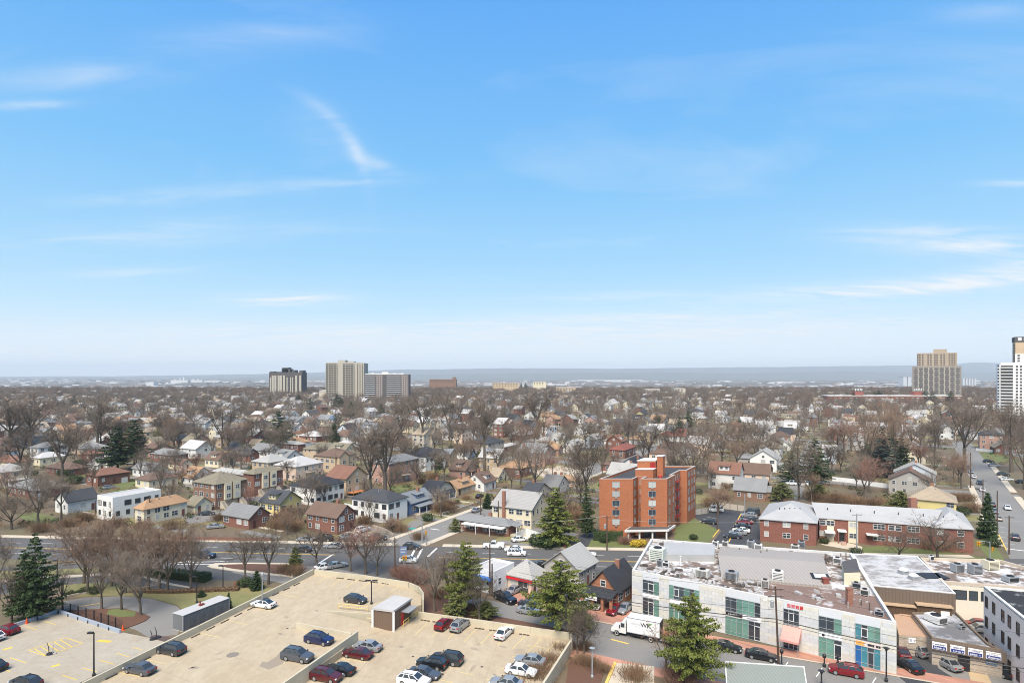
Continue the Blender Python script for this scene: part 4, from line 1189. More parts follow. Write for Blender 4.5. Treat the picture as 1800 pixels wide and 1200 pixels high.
def far_blocks():
    for i, (px0, px1, y0, D, m, lab) in enumerate(((755,802,667,1450,'rust','long dark red brick hall on the ridge'),(560,625,683,1010,'white','white domed hall below the beige tower'),
        (866,912,673,1300,'tan','long tan block on the ridge, left of the dark conifers'),(937,960,671,1350,'yellow','pale yellow block on the ridge, right of the dark conifers'),(978,1012,681,1250,'tan','yellow-tan flats below the ridge'),
        (1135,1160,684,1200,'pale','pale flat-roofed block in the distant trees'),(1185,1205,683,1180,'pale','grey mansard block in the distant trees'))):
        t, w = tower_base('building', lab, px0, px1, D, 18); t['category'] = 'building'
        h = zat(y0, D)
        wm = {'rust':WALLS['brown'],'white':WALLS['beige'],'tan':WALLS['tan'],'yellow':WALLS['cream'],'pale':WALLS['beige']}[m]
        if m == 'white':
            mb = MB(); sec = [(-w/2, h-5)] + [(w/2*math.cos(a), h-5+5*math.sin(a)) for a in [math.pi*(1-k/10) for k in range(1,10)]] + [(w/2, h-5)]
            mb.extrude(sec[::-1], 'y', 0, 40); put('roof', mb, ROOFS['white'], t); box_part('wall', t, wm, -w/2+.4, w/2-.4, .3, 39, -.3, h-5.002)
            continue
        box_part('wall', t, wm, -w/2, w/2, 0, 20, -.3, h); box_part('roof', t, ROOFS['white'] if m != 'rust' else WALLS['brick'], -w/2-.3, w/2+.3, -.3, 20.3, h+.003, h+.7)
        wn_ = bx(-1.2,1.2,-.12,0,0,1.8).mesh('window', [BRONZE])
        for k in range(int(w/6)):
            for z in (h-3.2, h-6.5): link('window', wn_, t, (-w/2+3+k*6, -.003, z))
        if m == 'rust':
            box_part('roof_house', t, wm, w/2-9, w/2-2, 3, 12, h+.703, h+6)
far_blocks()

# --- generic far houses filling the plots beyond the surveyed ones
def fill_houses(nmax):
    r = random.Random(21); n = 0; cand = []
    for i in range(-9, 34):
        for j in range(-34, 36):
            u = 60 + i*21 + (j % 2)*9 + r.uniform(-3,3); v = j*18.5 + (6 if j % 2 else -6) + r.uniform(-2,2)
            p = S1 + U29*(u+60) + V29*v
            cand.append((p.y, p.x))
    cand.sort()
    wl = ['white','cream','brick','white','beige','peach','brick','stucco','white','white','pink','cream','paleblue','cream','tan']
    rl = ['grey','brown','dark','pale','white','tan','grey','black','orange','slate','olive','rust','brown','pale','white']
    for y, x in cand:
        if n >= nmax: break
        if y < 185 or y > 1120: continue
        px, py = to_px((x,y,0))
        if not -30 < px < 1825 or 1380 < px < 1575 and 795 < py < 888: continue
        if any(math.hypot(x-a,y-b) < c+6.2 for a,b,c in CIRC): continue
        if y < 238 or px > 1380 and y < 345: continue
        if y < 340 and any(math.hypot(x-a,y-b) < c+8.5 for a,b,c in CIRC): continue
        if any(seg_d(x,y,s) < 6 for s in AVOID): continue
        w, d = r.uniform(7.5,12), r.uniform(9,14)
        h = r.choice((3.4,5.8,6.2,6.4,5.9)); sh = r.choice(('gable','gable','hip','hip','gable')); wc, rc = r.choice(wl), r.choice(rl)
        st = 'low' if h < 4 else 'two-storey'
        near = min(SHORTS, key=lambda s: (s[0]-x)**2+(s[1]-y)**2)
        side = 'behind' if abs(to_px((near[0],near[1],0))[0]-px) < 14 and near[1] < y else ('left of' if px < to_px((near[0],near[1],0))[0] else 'right of')
        fa = '' if math.hypot(near[0]-x,near[1]-y) < 60 else 'far '
        lab = f"{fa}{st} {WN[wc]} house with {RN[rc]} {sh} roof {side} {near[2]}"
        build_house((x,y,0), math.radians(28.6), w, d, h, wc, rc, sh, r.choice('uv'), lab, r.choice(('c','d','cx','p','x','cd','dp','cp')), seed=n*13+5, far=True)
        n += 1
    return n
fill_houses(178)
def far_houses():
    """the houses beyond the nearest three hundred, too small to pick out one by one"""
    r = random.Random(8); wl = [WALLS[k] for k in ('white','cream','brick','beige','stucco','white')]; rl = [ROOFS[k] for k in ('grey','brown','pale','dark','tan','white','pale')]; mats = wl+rl+[GLASS]; mb = MB(); n = 0
    for k in range(5200):
        y = 400+970*r.random(); x = r.uniform(-1,1)*y*.86
        if any(math.hypot(x-a,y-b) < c+5.5 for a,b,c in CIRC) or any(seg_d(x,y,s) < 6 for s in AVOID): continue
        m = Matrix.Translation((x,y,0)) @ Matrix.Rotation(-math.radians(28.6)+r.choice((0,math.pi/2)), 4, 'Z'); w, d, h = r.uniform(4.5,7), r.uniform(4,5.5), r.uniform(5,7.2); wi, ri = r.randrange(6), 6+r.randrange(7); z = h+d*.62
        mb.box(-w,w,-d,d,-.3,h,wi,m); P = lambda *a: tuple(m @ Vector(a))
        for s in (-1,1):
            mb.poly([P(s*w,-d,h),P(s*w,d,h),P(s*w,0,z)], wi); e = d+.5
            mb.poly([P(-w-.4,s*e,h-.3),P(w+.4,s*e,h-.3),P(w+.4,0,z+.15),P(-w-.4,0,z+.15)], ri); mb.poly([P(-w-.4,s*e,h-.5),P(w+.4,s*e,h-.5),P(w+.4,s*e,h-.3),P(-w-.4,s*e,h-.3)], ri)
            for zz in (1.2,4.0):
                if zz+1.3 > h: continue
                for q in (-.6,0,.6):
                    mb.box(q*w-.5,q*w+.5,s*(d+.02)-.03,s*(d+.02)+.03,zz,zz+1.3,13,m)
                    if abs(q) > .1: mb.box(s*(w+.02)-.03,s*(w+.02)+.03,q*d-.5,q*d+.5,zz,zz+1.3,13,m)
        CIRC.append((x,y,8)); n += 1
        if n >= 760: break
    put('far_houses', mb, mats, kind='stuff')
far_houses()
# ------------------------------------------------------------------ shop block with the stone front
ROOFPATCH = M('flaking_roof_coat', (.17,.125,.10), kind='patch', col2=(.50,.49,.48), scale2=.34, thr=.50, width=.035, var=.10, scale=2.5, var2=.12, world=True)
ROOFBROWN = M('brown_roll_roofing', (.19,.125,.10), kind='patch', col2=(.55,.53,.52), scale2=.10, thr=.60, width=.04, var=.10, scale=1.2, var2=.18, world=True)
ROOFWHITE = M('worn_white_roof', (.46,.45,.44), kind='patch', col2=(.22,.20,.19), scale2=.3, thr=.515, width=.06, var=.08, scale=2, var2=.1, world=True, stretch=(1,1.6,1))
RIB = M('ribbed_metal_roof', (.32,.29,.262), kind='rows', p=.62, stretch=(1,1,1), var=.05, var2=.08, world=True)
PANELS = [M('stone_panel_'+n, c, rough=.5, var=.05, scale=1.2, var2=.08, scale2=.5, rand=.05) for n, c in (('pale',(.55,.55,.52)),('cream',(.56,.54,.475)),('grey',(.51,.52,.525)))]
BROWNMETAL = M('brown_ribbed_wall', (.145,.11,.085), kind='rows', p=.5, stretch=(1,1,1), var=.06, var2=.12)
SIGNWHITE = M('sign_white', (.75,.75,.74), rough=.5, var=.02, var2=.03)
SIGNBLUE = M('sign_blue', (.03,.05,.20), rough=.5, var=.03)
SIGNBLACK = M('sign_black', (.02,.02,.022), rough=.5)
SIGNGREY = M('sign_grey', (.34,.37,.38), rough=.5)
SIGNRED = M('sign_red', (.55,.02,.03), rough=.4)
SIGNGREEN = M('sign_green', (.06,.30,.04), rough=.5)
def text_mesh(s, size, ext=.01, name='lettering'):
    cu = bpy.data.curves.new(name, 'FONT'); cu.body = s; cu.offset = .018; cu.size = size; cu.extrude = ext; cu.align_x = 'CENTER'; cu.align_y = 'CENTER'
    o = bpy.data.objects.new(name, cu); COL.objects.link(o)
    dg = bpy.context.evaluated_depsgraph_get(); me = bpy.data.meshes.new_from_object(o.evaluated_get(dg)); me.name = name
    bpy.data.objects.remove(o); return me
def lettering(parent, s, size, x, y, z, ang, m, name='lettering', bold=1.0):
    me = text_mesh(s, size); me.materials.clear(); me.materials.append(m)
    o = link(name, me, parent, (x, y, z)); o.rotation_euler = (math.radians(90), 0, ang); o.scale = (bold, 1, 1); return o

def strokes(parent, x, y, z, ang, w, hgt, m, seed=1, name='lettering'):
    """a line of writing too small in the photograph to read: its letter bodies as short raised strokes"""
    r = random.Random(seed); mb = MB(); u = -w/2
    while u < w/2-.05:
        a = r.uniform(.10,.22)*hgt/.35; k = r.random()
        if k < .15: u += .12; continue
        top = hgt*(1 if k < .4 else .72)
        mb.box(u, u+a*.32, -.012, 0, 0, top); mb.box(u+a*.32, u+a*.9, -.010, 0, (0 if k < .6 else top*.4), (hgt*.16 if k < .6 else top*.6)); mb.box(u+a*.68, u+a*.9, -.011, 0, hgt*.2 if k < .6 else 0, top*.8)
        u += a*1.15
    o = put(name, mb, m, parent, (x, y, z)); o.rotation_euler = (0, 0, ang); return o

def ac_unit(label, x, y, z, ang, w=1.7, d=1.2, h=1.3, kind='box', m=None):
    """roof plant: casing on feet with a fan ring and louvred side"""
    t = thing('roof_unit', label, 'roof unit', (x, y, z), ang, 'machines on the shop roofs')
    m = m or M('plant_casing', (.52,.50,.45), rough=.5, var=.06, var2=.1, rand=.15)
    mb = MB(); mb.box(-w/2,w/2,-d/2,d/2,.18,h)
    for sx in (-1,1):
        for sy in (-1,1): mb.box(sx*w*.42-.06, sx*w*.42+.06, sy*d*.4-.06, sy*d*.4+.06, -.3, .18)
    c = put('casing', mb, m, t)
    mb = MB(); mb.lathe([(min(w,d)*.38,0),(min(w,d)*.38,.14),(min(w,d)*.3,.16),(min(w,d)*.3,.05)], 14, (0,0,h)); put('fan_ring', mb, BLACKMETAL, t)
    mb = MB()
    for k in range(6): mb.box(-w*.42, w*.42, -d/2-.03, -d/2, .3+k*(h-.4)/6, .3+k*(h-.4)/6+.08)
    put('louvre', mb, BLACKMETAL if kind == 'box' else METAL, t)
    return t

def shop_block():
    h = 7.7
    fl, fr = G(1111,1002,h), G(1576,1095,h); bl, br = G(1144,947,h), G(1497,972,h)
    O = fl.copy(); O.z = 0
    t = thing('shop_building', 'long two-storey shop building clad in pale stone panels with green windows', 'shop building', O)
    P = [Vector((q.x-O.x, q.y-O.y)) for q in (fl, fr, br, bl)]
    mb = MB(); mb.prism(P, -.4, h-.55); put('wall', mb, M('shop_backing', (.50,.50,.47), var=.06), t)
    mb = MB(); mb.prism([P[i] for i in range(4)], h-.548, h-.45); put('roof', mb, ROOFPATCH, t)
    mb = MB(); q = [P[0].lerp(P[1], .56).lerp(P[3].lerp(P[2], .56), .012), P[1].lerp(P[2], .02).lerp(P[0], .01), P[1].lerp(P[2], .34), P[0].lerp(P[1], .56).lerp(P[3].lerp(P[2], .56), .33)]
    mb.prism(q, h-.448, h-.43); put('roof_covering', mb, ROOFBROWN, t)
    mb = MB(); parapet_ring(mb, P, h-.449, h+.12, .45); put('parapet', mb, M('flaking_parapet', (.54,.53,.51), var=.1, scale=2, var2=.14), t)
    # the front, panel by panel, round the openings
    p, q = P[0], P[1]; ang = math.atan2(q.y-p.y, q.x-p.x); ln = (q-p).length
    X = lambda f: f*ln
    def fpx(px):      # fraction along the front from an image column at eave level
        a = (px-900)/FPX; d = q-p
        # solve (O+p+d*f).x = a*(O+p+d*f).y
        ox, oy = O.x+p.x, O.y+p.y
        return (a*oy-ox)/(d.x-a*d.y)
    bays = [(1130,1159,'a'),(1176,1230,'b'),(1275,1337,'c'),(1377,1405,'d'),(1439,1480,'e'),(1503,1548,'f')]
    op = []
    for a, b, k in bays:
        x0, x1 = fpx(a)*ln, fpx(b)*ln
        op.append((x0, x1, 4.15, 6.45, k+'2')); op.append((x0, x1, .15, 3.15, k+'1'))
    PW, PH = 1.25, .62
    pm = bx(0, PW-.018, -.07, -.004, 0, PH-.014).mesh('stone_panel', [PANELS[0]])
    rp = random.Random(5); rows = int((h+.1)/PH); cnt = 0
    halves = {}
    for r_ in range(rows):
        z = r_*PH+.08; tone = rp.choice((0,1,2,1,0,2))
        x = -(.6 if r_ % 2 else 0)
        while x < ln-.05:
            x0, x1 = max(0,x), min(ln, x+PW); zz0, zz1 = z, z+PH
            pieces = [(x0, x1)]
            for a, b, c, d, _ in op:
                if zz1 > c+.05 and zz0 < d-.05:
                    np_ = []
                    for u0, u1 in pieces:
                        if b <= u0 or a >= u1: np_.append((u0,u1)); continue
                        if a-u0 > .12: np_.append((u0, a))
                        if u1-b > .12: np_.append((b, u1))
                    pieces = np_
            for u0, u1 in pieces:
                if u1-u0 < .12: continue
                wq = round(u1-u0, 1)
                if wq not in halves: halves[wq] = bx(0, wq-.018, -.07, -.004, 0, PH-.014).mesh('stone_panel', [PANELS[0]])
                y_ = wall_at(p, ang, u0)
                o = link('stone_panel', halves[wq], t, (y_[0], y_[1], z), ang); cnt += 1
                o.scale = ((u1-u0)/wq, 1, 1)
                tn = tone if rp.random() < .86 else rp.randrange(3)
                o.material_slots[0].link = 'OBJECT'; o.material_slots[0].material = PANELS[tn]
            x += PW
    # glazing
    FR = M('alu_frame', (.40,.43,.44), rough=.4, metal=.3)
    for x0, x1, z0, z1, k in op:
        w, hh = x1-x0, z1-z0
        wo = MB(); wo.box(0, w, -.10, -.03, -.06, 0); wo.box(0, w, -.10, -.03, hh, hh+.06)
        wo.box(0,.07,-.095,-.03,0,hh); wo.box(w-.07,w,-.095,-.03,0,hh)
        n = max(3, round(w/.95)); 
        for i in range(1, n): wo.box(w*i/n-.03, w*i/n+.03, -.09, -.03, 0, hh)
        wo.box(0.07, w-.07, -.088, -.03, hh*.80, hh*.80+.05); wo.box(0.07, w-.07, -.086, -.03, .5, .55)
        a = wall_at(p, ang, x0); f = put('window', wo, FR, t, (a[0], a[1], z0), ang)
        for i in range(n):
            pnb = MB(); pnb.box(w*i/n+.03, w*(i+1)/n-.03, -.05, -.03, 0, hh)
            dark = GLASS; teal = GREENGLASS
            g = {'a2':[0,0,1,1],'b2':[1,0,0,1,0,1],'c2':[0,0,1,1,1,0,0],'d2':[0,0,0],'e2':[0,0,1,1],'f2':[2,0,1,1],'a1':[0,0,1,1],'b1':[1,1,0,0],'c1':[1,1,1,1,0,0,2],'e1':[1,1,0,1],'f1':[3,2,0,2],'d1':[0,0,0]}[k]
            v = g[min(len(g)-1, int(i*len(g)/n))]
            m = [dark, teal, M('teal_poster_glass', (.06,.22,.27), rough=.2, spec=.5, var=.3, scale=2.5, var2=.3), M('blue_poster', (.03,.12,.32), rough=.3)][v]
            put('pane', pnb, m, f)
        db = MB()
        if k[1] == '1' or k in ('a2','b2','f2','d2'):     # white framed casement or door
            i0 = {'a2':1,'b2':1,'f2':1,'d2':1,'c1':5,'e1':2,'f1':2,'a1':1,'b1':1,'d1':1}.get(k, 1); u0, u1 = w*i0/n, w*(i0+1)/n
            zb = 0 if k[1] == '1' else .5
            db.box(u0,u0+.1,-.12,-.096,zb,hh*.8); db.box(u1-.1,u1,-.12,-.096,zb,hh*.8); db.box(u0+.1,u1-.1,-.12,-.096,hh*.8-.1,hh*.8); db.box(u0+.1,u1-.1,-.12,-.096,zb,zb+.1)
            put('door_frame' if k[1] == '1' else 'casement', db, TRIM if k != 'f1' else FR, f)
    # lintel fascia above each upper window
    for a, b, k in bays:
        x0, x1 = fpx(a)*ln, fpx(b)*ln; mb = MB(); mb.box(x0+.02, x1-.02, -.10, -.072, 6.53, 7.6); c_ = wall_at(p, ang, 0)
        put('fascia', mb, M('metal_fascia', (.56,.58,.60), rough=.45, var=.03), t, (c_[0], c_[1], 0), ang)
    # signs (each fixed to the front)
    def sign(px0, px1, z0, z1, m=SIGNWHITE, out=.16):
        x0, x1 = fpx(px0)*ln, fpx(px1)*ln; mb = MB(); mb.box(0, x1-x0, -out, -.075, 0, z1-z0); c_ = wall_at(p, ang, x0)
        return put('shop_sign', mb, m, t, (c_[0], c_[1], z0), ang), x1-x0
    s, w = sign(1440,1480,3.3,4.0); strokes(s, w*.55, -.162, .22, 0, w*.6, .3, SIGNGREY, 3); 
    mb = MB(); mb.lathe([(.0,0),(.22,0),(.22,.03),(0,.03)], 10, (0,0,0)); bl_ = put('emblem', mb, SIGNBLACK, s, (.6,-.17,.35)); bl_.rotation_euler = (math.radians(90),0,0)
    s, w = sign(1503,1550,3.25,4.05, M('sign_pinkish', (.68,.58,.53), rough=.5)); box_part('logo', s, M('sign_orange', (.75,.36,.08), rough=.5), .1, 1.3, -.172, -.161, .1, .7)
    for i, u in enumerate((.52,.60,.69,.83,.92)):
        box_part('letter', s, SIGNBLACK, w*u-.14, w*u+.14, -.18, -.161, .2+.02*(i%2), .56)
    strokes(s, w*.37, -.162, .32, 0, w*.2, .22, SIGNWHITE, 4)
    s, w = sign(1130,1159,3.35,3.95); s, w = sign(1178,1222,3.35,3.95); strokes(s, w*.75, -.162, .15, 0, w*.2, .28, SIGNBLUE, 5)
    s, w = sign(1306,1338,3.3,4.0); strokes(s, w*.5, -.162, .2, 0, w*.55, .3, SIGNBLUE, 6)
    s, w = sign(1276,1305,3.45,3.95, SIGNBLACK); strokes(s, w*.45, -.162, .12, 0, w*.55, .26, SIGNWHITE, 7)
    x0 = fpx(1384)*ln; c_ = wall_at(p, ang, x0, .12)
    for i in range(4):     # four red sign characters
        mb = MB()
        for k in range(3): mb.box(i*.62+.05, i*.62+.5, -.04, .04, .05+k*.2, .13+k*.2)
        mb.box(i*.62+.05, i*.62+.13, -.05, .05, .0, .62); mb.box(i*.62+.42, i*.62+.5, -.05, .05, .1*(i%2), .62-.1*((i+1)%2))
        put('sign_character', mb, SIGNRED, t, (c_[0], c_[1], 6.85), ang)
    # pink awning over the entrance
    x0, x1 = fpx(1377)*ln, fpx(1409)*ln; w = x1-x0; mb = MB()
    a, b, c, d = (0,-.08,3.9),(w,-.08,3.9),(w,-2.5,2.35),(0,-2.5,2.35)
    mb.poly([a,d,c,b]); mb.poly([(0,-.08,3.85),(w,-.08,3.85),(w,-2.46,2.32),(0,-2.46,2.32)]); mb.poly([d,(0,-2.5,2.0),(w,-2.5,2.0),c]); mb.poly([a,(0,-.08,2.1),(0,-2.5,2.0),d]); mb.poly([b,c,(w,-2.5,2.0),(w,-.08,2.1)])
    c_ = wall_at(p, ang, x0); aw = put('awning', mb, M('pink_awning', (.62,.30,.25), rough=.8, var=.06, scale=2), t, (c_[0], c_[1], 0), ang)
    for xx in (.1, w-.1):
        mb = MB(); mb.tube([(xx,-2.45,0),(xx,-2.45,2.1)], .04, 6); put('awning_post', mb, METAL, aw)
    # roof structures
    R = lambda px, py, z: Vector((*(G(px,py,z)-O)[:2], z))
    z0 = h-.44
    a, b, c, d = R(1262,975,h+1.2), R(1268,1013,h), R(1462,1030,h), R(1450,988,h+1.2)
    mb = MB(); mb.poly([a,b,c,d]); back = [R(1266,960,h), R(1446,972,h)]
    mb.poly([b,a,back[0]]); mb.poly([a,d,back[1],back[0]]); mb.poly([d,c,back[1]])
    for e, f in ((b,c),(c,back[1]),(back[1],back[0]),(back[0],b)): mb.poly([e,(e.x,e.y,z0),(f.x,f.y,z0),f])
    sr = put('sloping_roof', mb, RIB, t)
    u, v = (c-b).normalized(), (a-b).normalized(); nn = u.cross(v).normalized()
    if nn.z < 0: nn = -nn
    for du, dv, sz, m, out in ((17.2,3.6,1.5,BLACKMETAL,.1),(17.2,3.7,1.0,M('skylight_glass', (.62,.66,.70), rough=.15, var=.02),.16)):
        k0 = b+u*du+v*dv; mb = MB(); pts = [k0+u*i*sz+v*j*sz*.8 for i,j in ((-1,-1),(1,-1),(1,1),(-1,1))]
        top = [p_+nn*out for p_ in pts]; mb.poly(top)
        for i in range(4): mb.poly([pts[i],pts[(i+1)%4],top[(i+1)%4],top[i]])
        put('skylight', mb, m, sr)
    mb = MB(); ww = [R(1167,957,h+.3),R(1166,979,h+.3),R(1256,980,h+.3),R(1257,961,h+.3)]
    mb.prism([x_.to_2d() for x_ in ww], z0, h+.9); put('roof_house', mb, WHITEROOF, t)
    mb = MB(); ww = [R(1480,1003,h),R(1484,1023,h),R(1512,1022,h),R(1505,997,h)]
    mb.prism([x_.to_2d() for x_ in ww], z0, h+1.7); sh = put('stair_head', mb, WALLS['cream'], t)
    mb = MB(); mb.prism([x_.to_2d()*1.0 for x_ in ww], h+1.702, h+1.8); put('roof', mb, TAR, sh)
    for px, py, w_, hh, m in ((1493,1062,.9,2.6,CHIM),(1451,1030,1.0,1.4,M('rusty_vent', (.22,.07,.05), var=.2)),(1196,992,.2,1.6,TRIM)):
        k = R(px,py,z0); mb = MB(); mb.box(k.x-w_/2,k.x+w_/2,k.y-w_*.4,k.y+w_*.4,z0-.02,z0+hh); ch = put('chimney', mb, m, t)
        mb = MB(); mb.box(k.x-w_/2-.08,k.x+w_/2+.08,k.y-w_*.4-.08,k.y+w_*.4+.08,z0+hh,z0+hh+.12); put('chimney_cap', mb, m, ch)
    global SHOP; SHOP = (O, p, q, ang, ln, fpx, t)
    zz = z0+.01
    for i, (lab, px, py, w_, d_, hh) in enumerate((
        ('large pale green plant box near the left corner of the shop roof',1156,985,2.9,2.2,2.6),('dark pair of pipes housing beside the pale green plant box',1160,995,.9,.7,1.3),
        ('small grey fan unit right of the pale green plant box',1171,996,1.2,.9,1.0),('white roof unit in the middle of the flaking roof front',1235,1014,2.4,1.5,1.5),
        ('grey roof unit with rusty vents at the foot of the sloping roof',1286,1018,2.2,1.5,1.5),('tall white hooded unit in front of the skylight roof',1367,1022,1.9,1.4,2.0),
        ('small yellow and white unit left of the hooded unit',1345,1032,1.2,1.0,1.4),('low grey vent unit near the right front corner of the shop roof',1545,1082,1.3,.6,.8),
        ('grey unit at the back left of the shop roof',1258,960,1.2,1.0,1.2),('second grey unit at the back of the shop roof',1275,960,1.2,1.0,1.2),('rusty leaning vent unit at the back of the shop roof',1320,963,1.4,1.2,1.7),
        ('white unit beside the rusty leaning vent',1333,966,1.5,1.2,1.3),('white hooded vent at the far back edge of the shop roof',1398,967,1.6,1.2,1.2),('dark unit at the far back edge of the shop roof',1409,962,1.4,1.1,1.4),('blue-grey fan unit by the stair head',1472,990,1.5,1.1,1.2),
        ('white dish-shaped unit behind the brick chimney',1520,1046,1.3,1.0,1.1),('black and white slatted unit behind the brick chimney',1505,1033,1.4,.9,1.0))):
        k = G(px,py,zz); ac_unit(lab, k.x, k.y, zz, rnd.uniform(-.7,-.4), w_, d_, hh, m=[None, METAL, TRIM][i % 3] if i else M('pale_green_casing', (.54,.57,.50), rough=.5))
    r2 = random.Random(99)      # loose planks, pipes, pans and scraps lying about the roof
    for m2, n2 in ((M('roof_scrap', (.40,.385,.37), var=.4, scale=.5, world=True), 170), (M('dark_roof_scrap', (.09,.075,.065), var=.4, scale=.5, world=True), 130)):
        mb = MB()
        for k in range(n2):
            f, g_ = r2.uniform(.02,.98), r2.choice((r2.uniform(.03,.26), r2.uniform(.70,.97)))
            if f > .55 and g_ < .3 and r2.random() < .75: continue
            w2 = P[0].lerp(P[1], f).lerp(P[3].lerp(P[2], f), g_); s_ = r2.uniform(.15,.8); b_ = r2.uniform(.08,.45)
            m_ = Matrix.Translation((w2.x, w2.y, zz)) @ Matrix.Rotation(r2.uniform(0,3.1), 4, 'Z'); mb.box(-s_, s_, -b_, b_, .0, r2.uniform(.05,.45), mat=m_)
        for k in range(12):
            f, g_ = r2.uniform(.03,.97), r2.choice((r2.uniform(.05,.2), r2.uniform(.75,.95))); w2 = P[0].lerp(P[1], f).lerp(P[3].lerp(P[2], f), g_); mb.tube([(w2.x,w2.y,zz),(w2.x,w2.y,zz+r2.uniform(.6,1.5))], .09, 6)
        put('roof_scraps', mb, m2, t, kind='stuff')
shop_block()

def right_blocks():
    # white-roofed hall with brown rear wall
    h = 7.4; q = [G(1498,973,h), G(1532,1029,h), G(1680,1043,h), G(1612,977,h)]
    O = q[1].copy(); O.z = 0; t = thing('hall', 'white-roofed hall with brown ribbed rear wall behind the shops', 'hall', O)
    P = [Vector((a.x-O.x, a.y-O.y)) for a in q]
    mb = MB(); mb.prism(P, -.4, h-.1); put('wall', mb, BROWNMETAL, t); mb = MB(); mb.prism(P, h-.098, h); ro = put('roof', mb, ROOFWHITE, t)
    mb = MB(); parapet_ring(mb, P, h+.002, h+.12, .3); put('coping', mb, TRIM, t)
    a, b = P[1], P[2]; ang = math.atan2(b.y-a.y, b.x-a.x); ln = (b-a).length; m = Matrix.Translation((a.x,a.y,0)) @ Matrix.Rotation(ang,4,'Z')
    DB = M('dark_brown_wall', (.10,.062,.038), kind='rows', p=.5, stretch=(1,1,1), var=.06)
    mb = MB(); mb.box(.6, ln*.52, -.8, -.004, -.3, 4.6, mat=m); mb.box(ln*.52, ln-.9, -1.1, -.004, -.3, 5.2, mat=m); lw = put('lean_to', mb, DB, t)
    mb = MB(); mb.box(.5, ln*.52, -1.1, -.004, 4.602, 4.8, mat=m); mb.box(ln*.52, ln-.7, -1.4, -.004, 5.202, 5.4, mat=m); put('lean_to_roof', mb, M('tan_ledge', (.42,.30,.19)), lw)
    mb = MB(); mb.box(ln*.80, ln*.80+1.3, -1.16, -1.102, 2.2, 4.6, mat=m); put('door', mb, TRIM, t)
    for px, py, lab in ((1588,1008,'white domed vent on the white-roofed hall'),(1606,1018,'dark square vent on the white-roofed hall')):
        k = G(px,py,h); u = thing('roof_vent', lab, 'roof vent', (k.x,k.y,h), .2, 'machines on the shop roofs'); mb = MB(); mb.box(-.7,.7,-.6,.6,-.05,.6); put('base', mb, METAL, u)
        mb = MB(); mb.lathe([(.75,.6),(.85,.75),(.5,1.1),(.05,1.2)], 10); put('hood', mb, TRIM if 'white' in lab else BLACKMETAL, u)
    k = G(1639,1012,h); mb = MB(); mb.box(k.x-O.x-2.2,k.x-O.x+2.2,k.y-O.y-1.5,k.y-O.y+1.5,h+.003,h+.15); put('roof_hatch', mb, BLACKMETAL, t)
    # cream block with littered roof
    q = [G(1617,980,h), G(1656,1022,h), G(1845,1036,h), G(1845,1008,h), G(1757,984,h)]
    O = q[1].copy(); O.z = 0; t = thing('shop_building', 'cream block with littered flat roof and dark parapet, far right', 'shop building', O)
    P = [Vector((a.x-O.x, a.y-O.y)) for a in q]
    mb = MB(); mb.prism(P, -.4, h-.5); put('wall', mb, M('cream_render', (.66,.60,.49), var=.05, var2=.08), t); mb = MB(); mb.prism(P, h-.498, h-.4); put('roof', mb, ROOFPATCH, t)
    mb = MB(); parapet_ring(mb, P, h-.398, h+.15, .4); put('parapet', mb, M('tan_coping', (.5,.42,.33), var=.1), t)
    a, b = P[1], P[2]; ang = math.atan2(b.y-a.y, b.x-a.x)
    for px, w in ((1685,2.4),(1711,1.2),(1732,1.2)):
        k = (px-900)/FPX; d = (b-a); f = (k*O.y-O.x)/(d.x-k*d.y); x, y = wall_at(a, ang, f*d.length); window(t, x, y, 4.6, ang, w, 1.5, frame=DARKTRIM, pane=GLASS)
    for i, (px, py, w, hh, lab) in enumerate(((1683,1005,1.9,1.6,'round-topped grey unit on the cream block'),(1714,1008,2.0,1.8,'square grey unit on the cream block'),(1741,1000,2.4,1.8,'cream box unit on the cream block'),(1776,1022,2.2,1.0,'low grey unit at the right end of the cream block'),(1637,985,.8,1.0,'white vent at the back of the cream block'))):
        k = G(px,py,h-.4); ac_unit(lab, k.x, k.y, h-.39, .15, w, w*.7, hh, m=[METAL, METAL, WALLS['cream'], METAL, TRIM][i])
    # three-storey pale pink house cut by the right edge
    h = 10.6; p0, p1 = G(1729,1029,h), G(1808,1092,h); dl = (p1-p0).to_2d().normalized(); O = Vector((p0.x,p0.y,0))
    t = thing('corner_building', 'pale pink three-storey building with black flat roof cut by the right edge', 'apartment building', O)
    L_ = 27; nr = Vector((-dl.y, dl.x)) 
    if nr.x < 0: nr = -nr
    P = [Vector((0,0)), dl*L_, dl*L_+nr*16, nr*16]
    mb = MB(); mb.prism(P, -.4, h-.35); put('wall', mb, M('pink_render', (.78,.66,.575), var=.05, var2=.08), t)
    mb = MB(); mb.prism(P, h-.348, h-.25); put('roof', mb, M('black_white_roof', (.03,.03,.033), kind='patch', col2=(.62,.61,.60), scale2=.09, thr=.55, width=.05, world=True), t)
    mb = MB(); parapet_ring(mb, P, h-.248, h, .4); put('coping', mb, TRIM, t)
    ang = math.atan2(dl.y, dl.x)
    for k in range(9):
        for z in (1.0, 4.4, 7.6):
            x, y = wall_at(P[0], ang, 1.2+k*2.7 + (.5 if k % 3 == 2 else 0)); window(t, x, y, z, ang, .85, 1.6, 's', frame=DARKTRIM, pane=M('brown_window', (.06,.03,.025), rough=.2))
    # stone clinic with a band of signs
    h = 4.1; q = [G(1602,1076,h), G(1638,1121,h), G(1762,1143,h), G(1738,1131,h), G(1680,1075,h)]
    O = q[1].copy(); O.z = 0; t = thing('clinic', 'low stone-faced building with four blue and white signs', 'clinic', O)
    P = [Vector((a.x-O.x, a.y-O.y)) for a in q]
    mb = MB(); mb.prism(P, -.4, h-.3); put('wall', mb, WALLS['stone'], t)
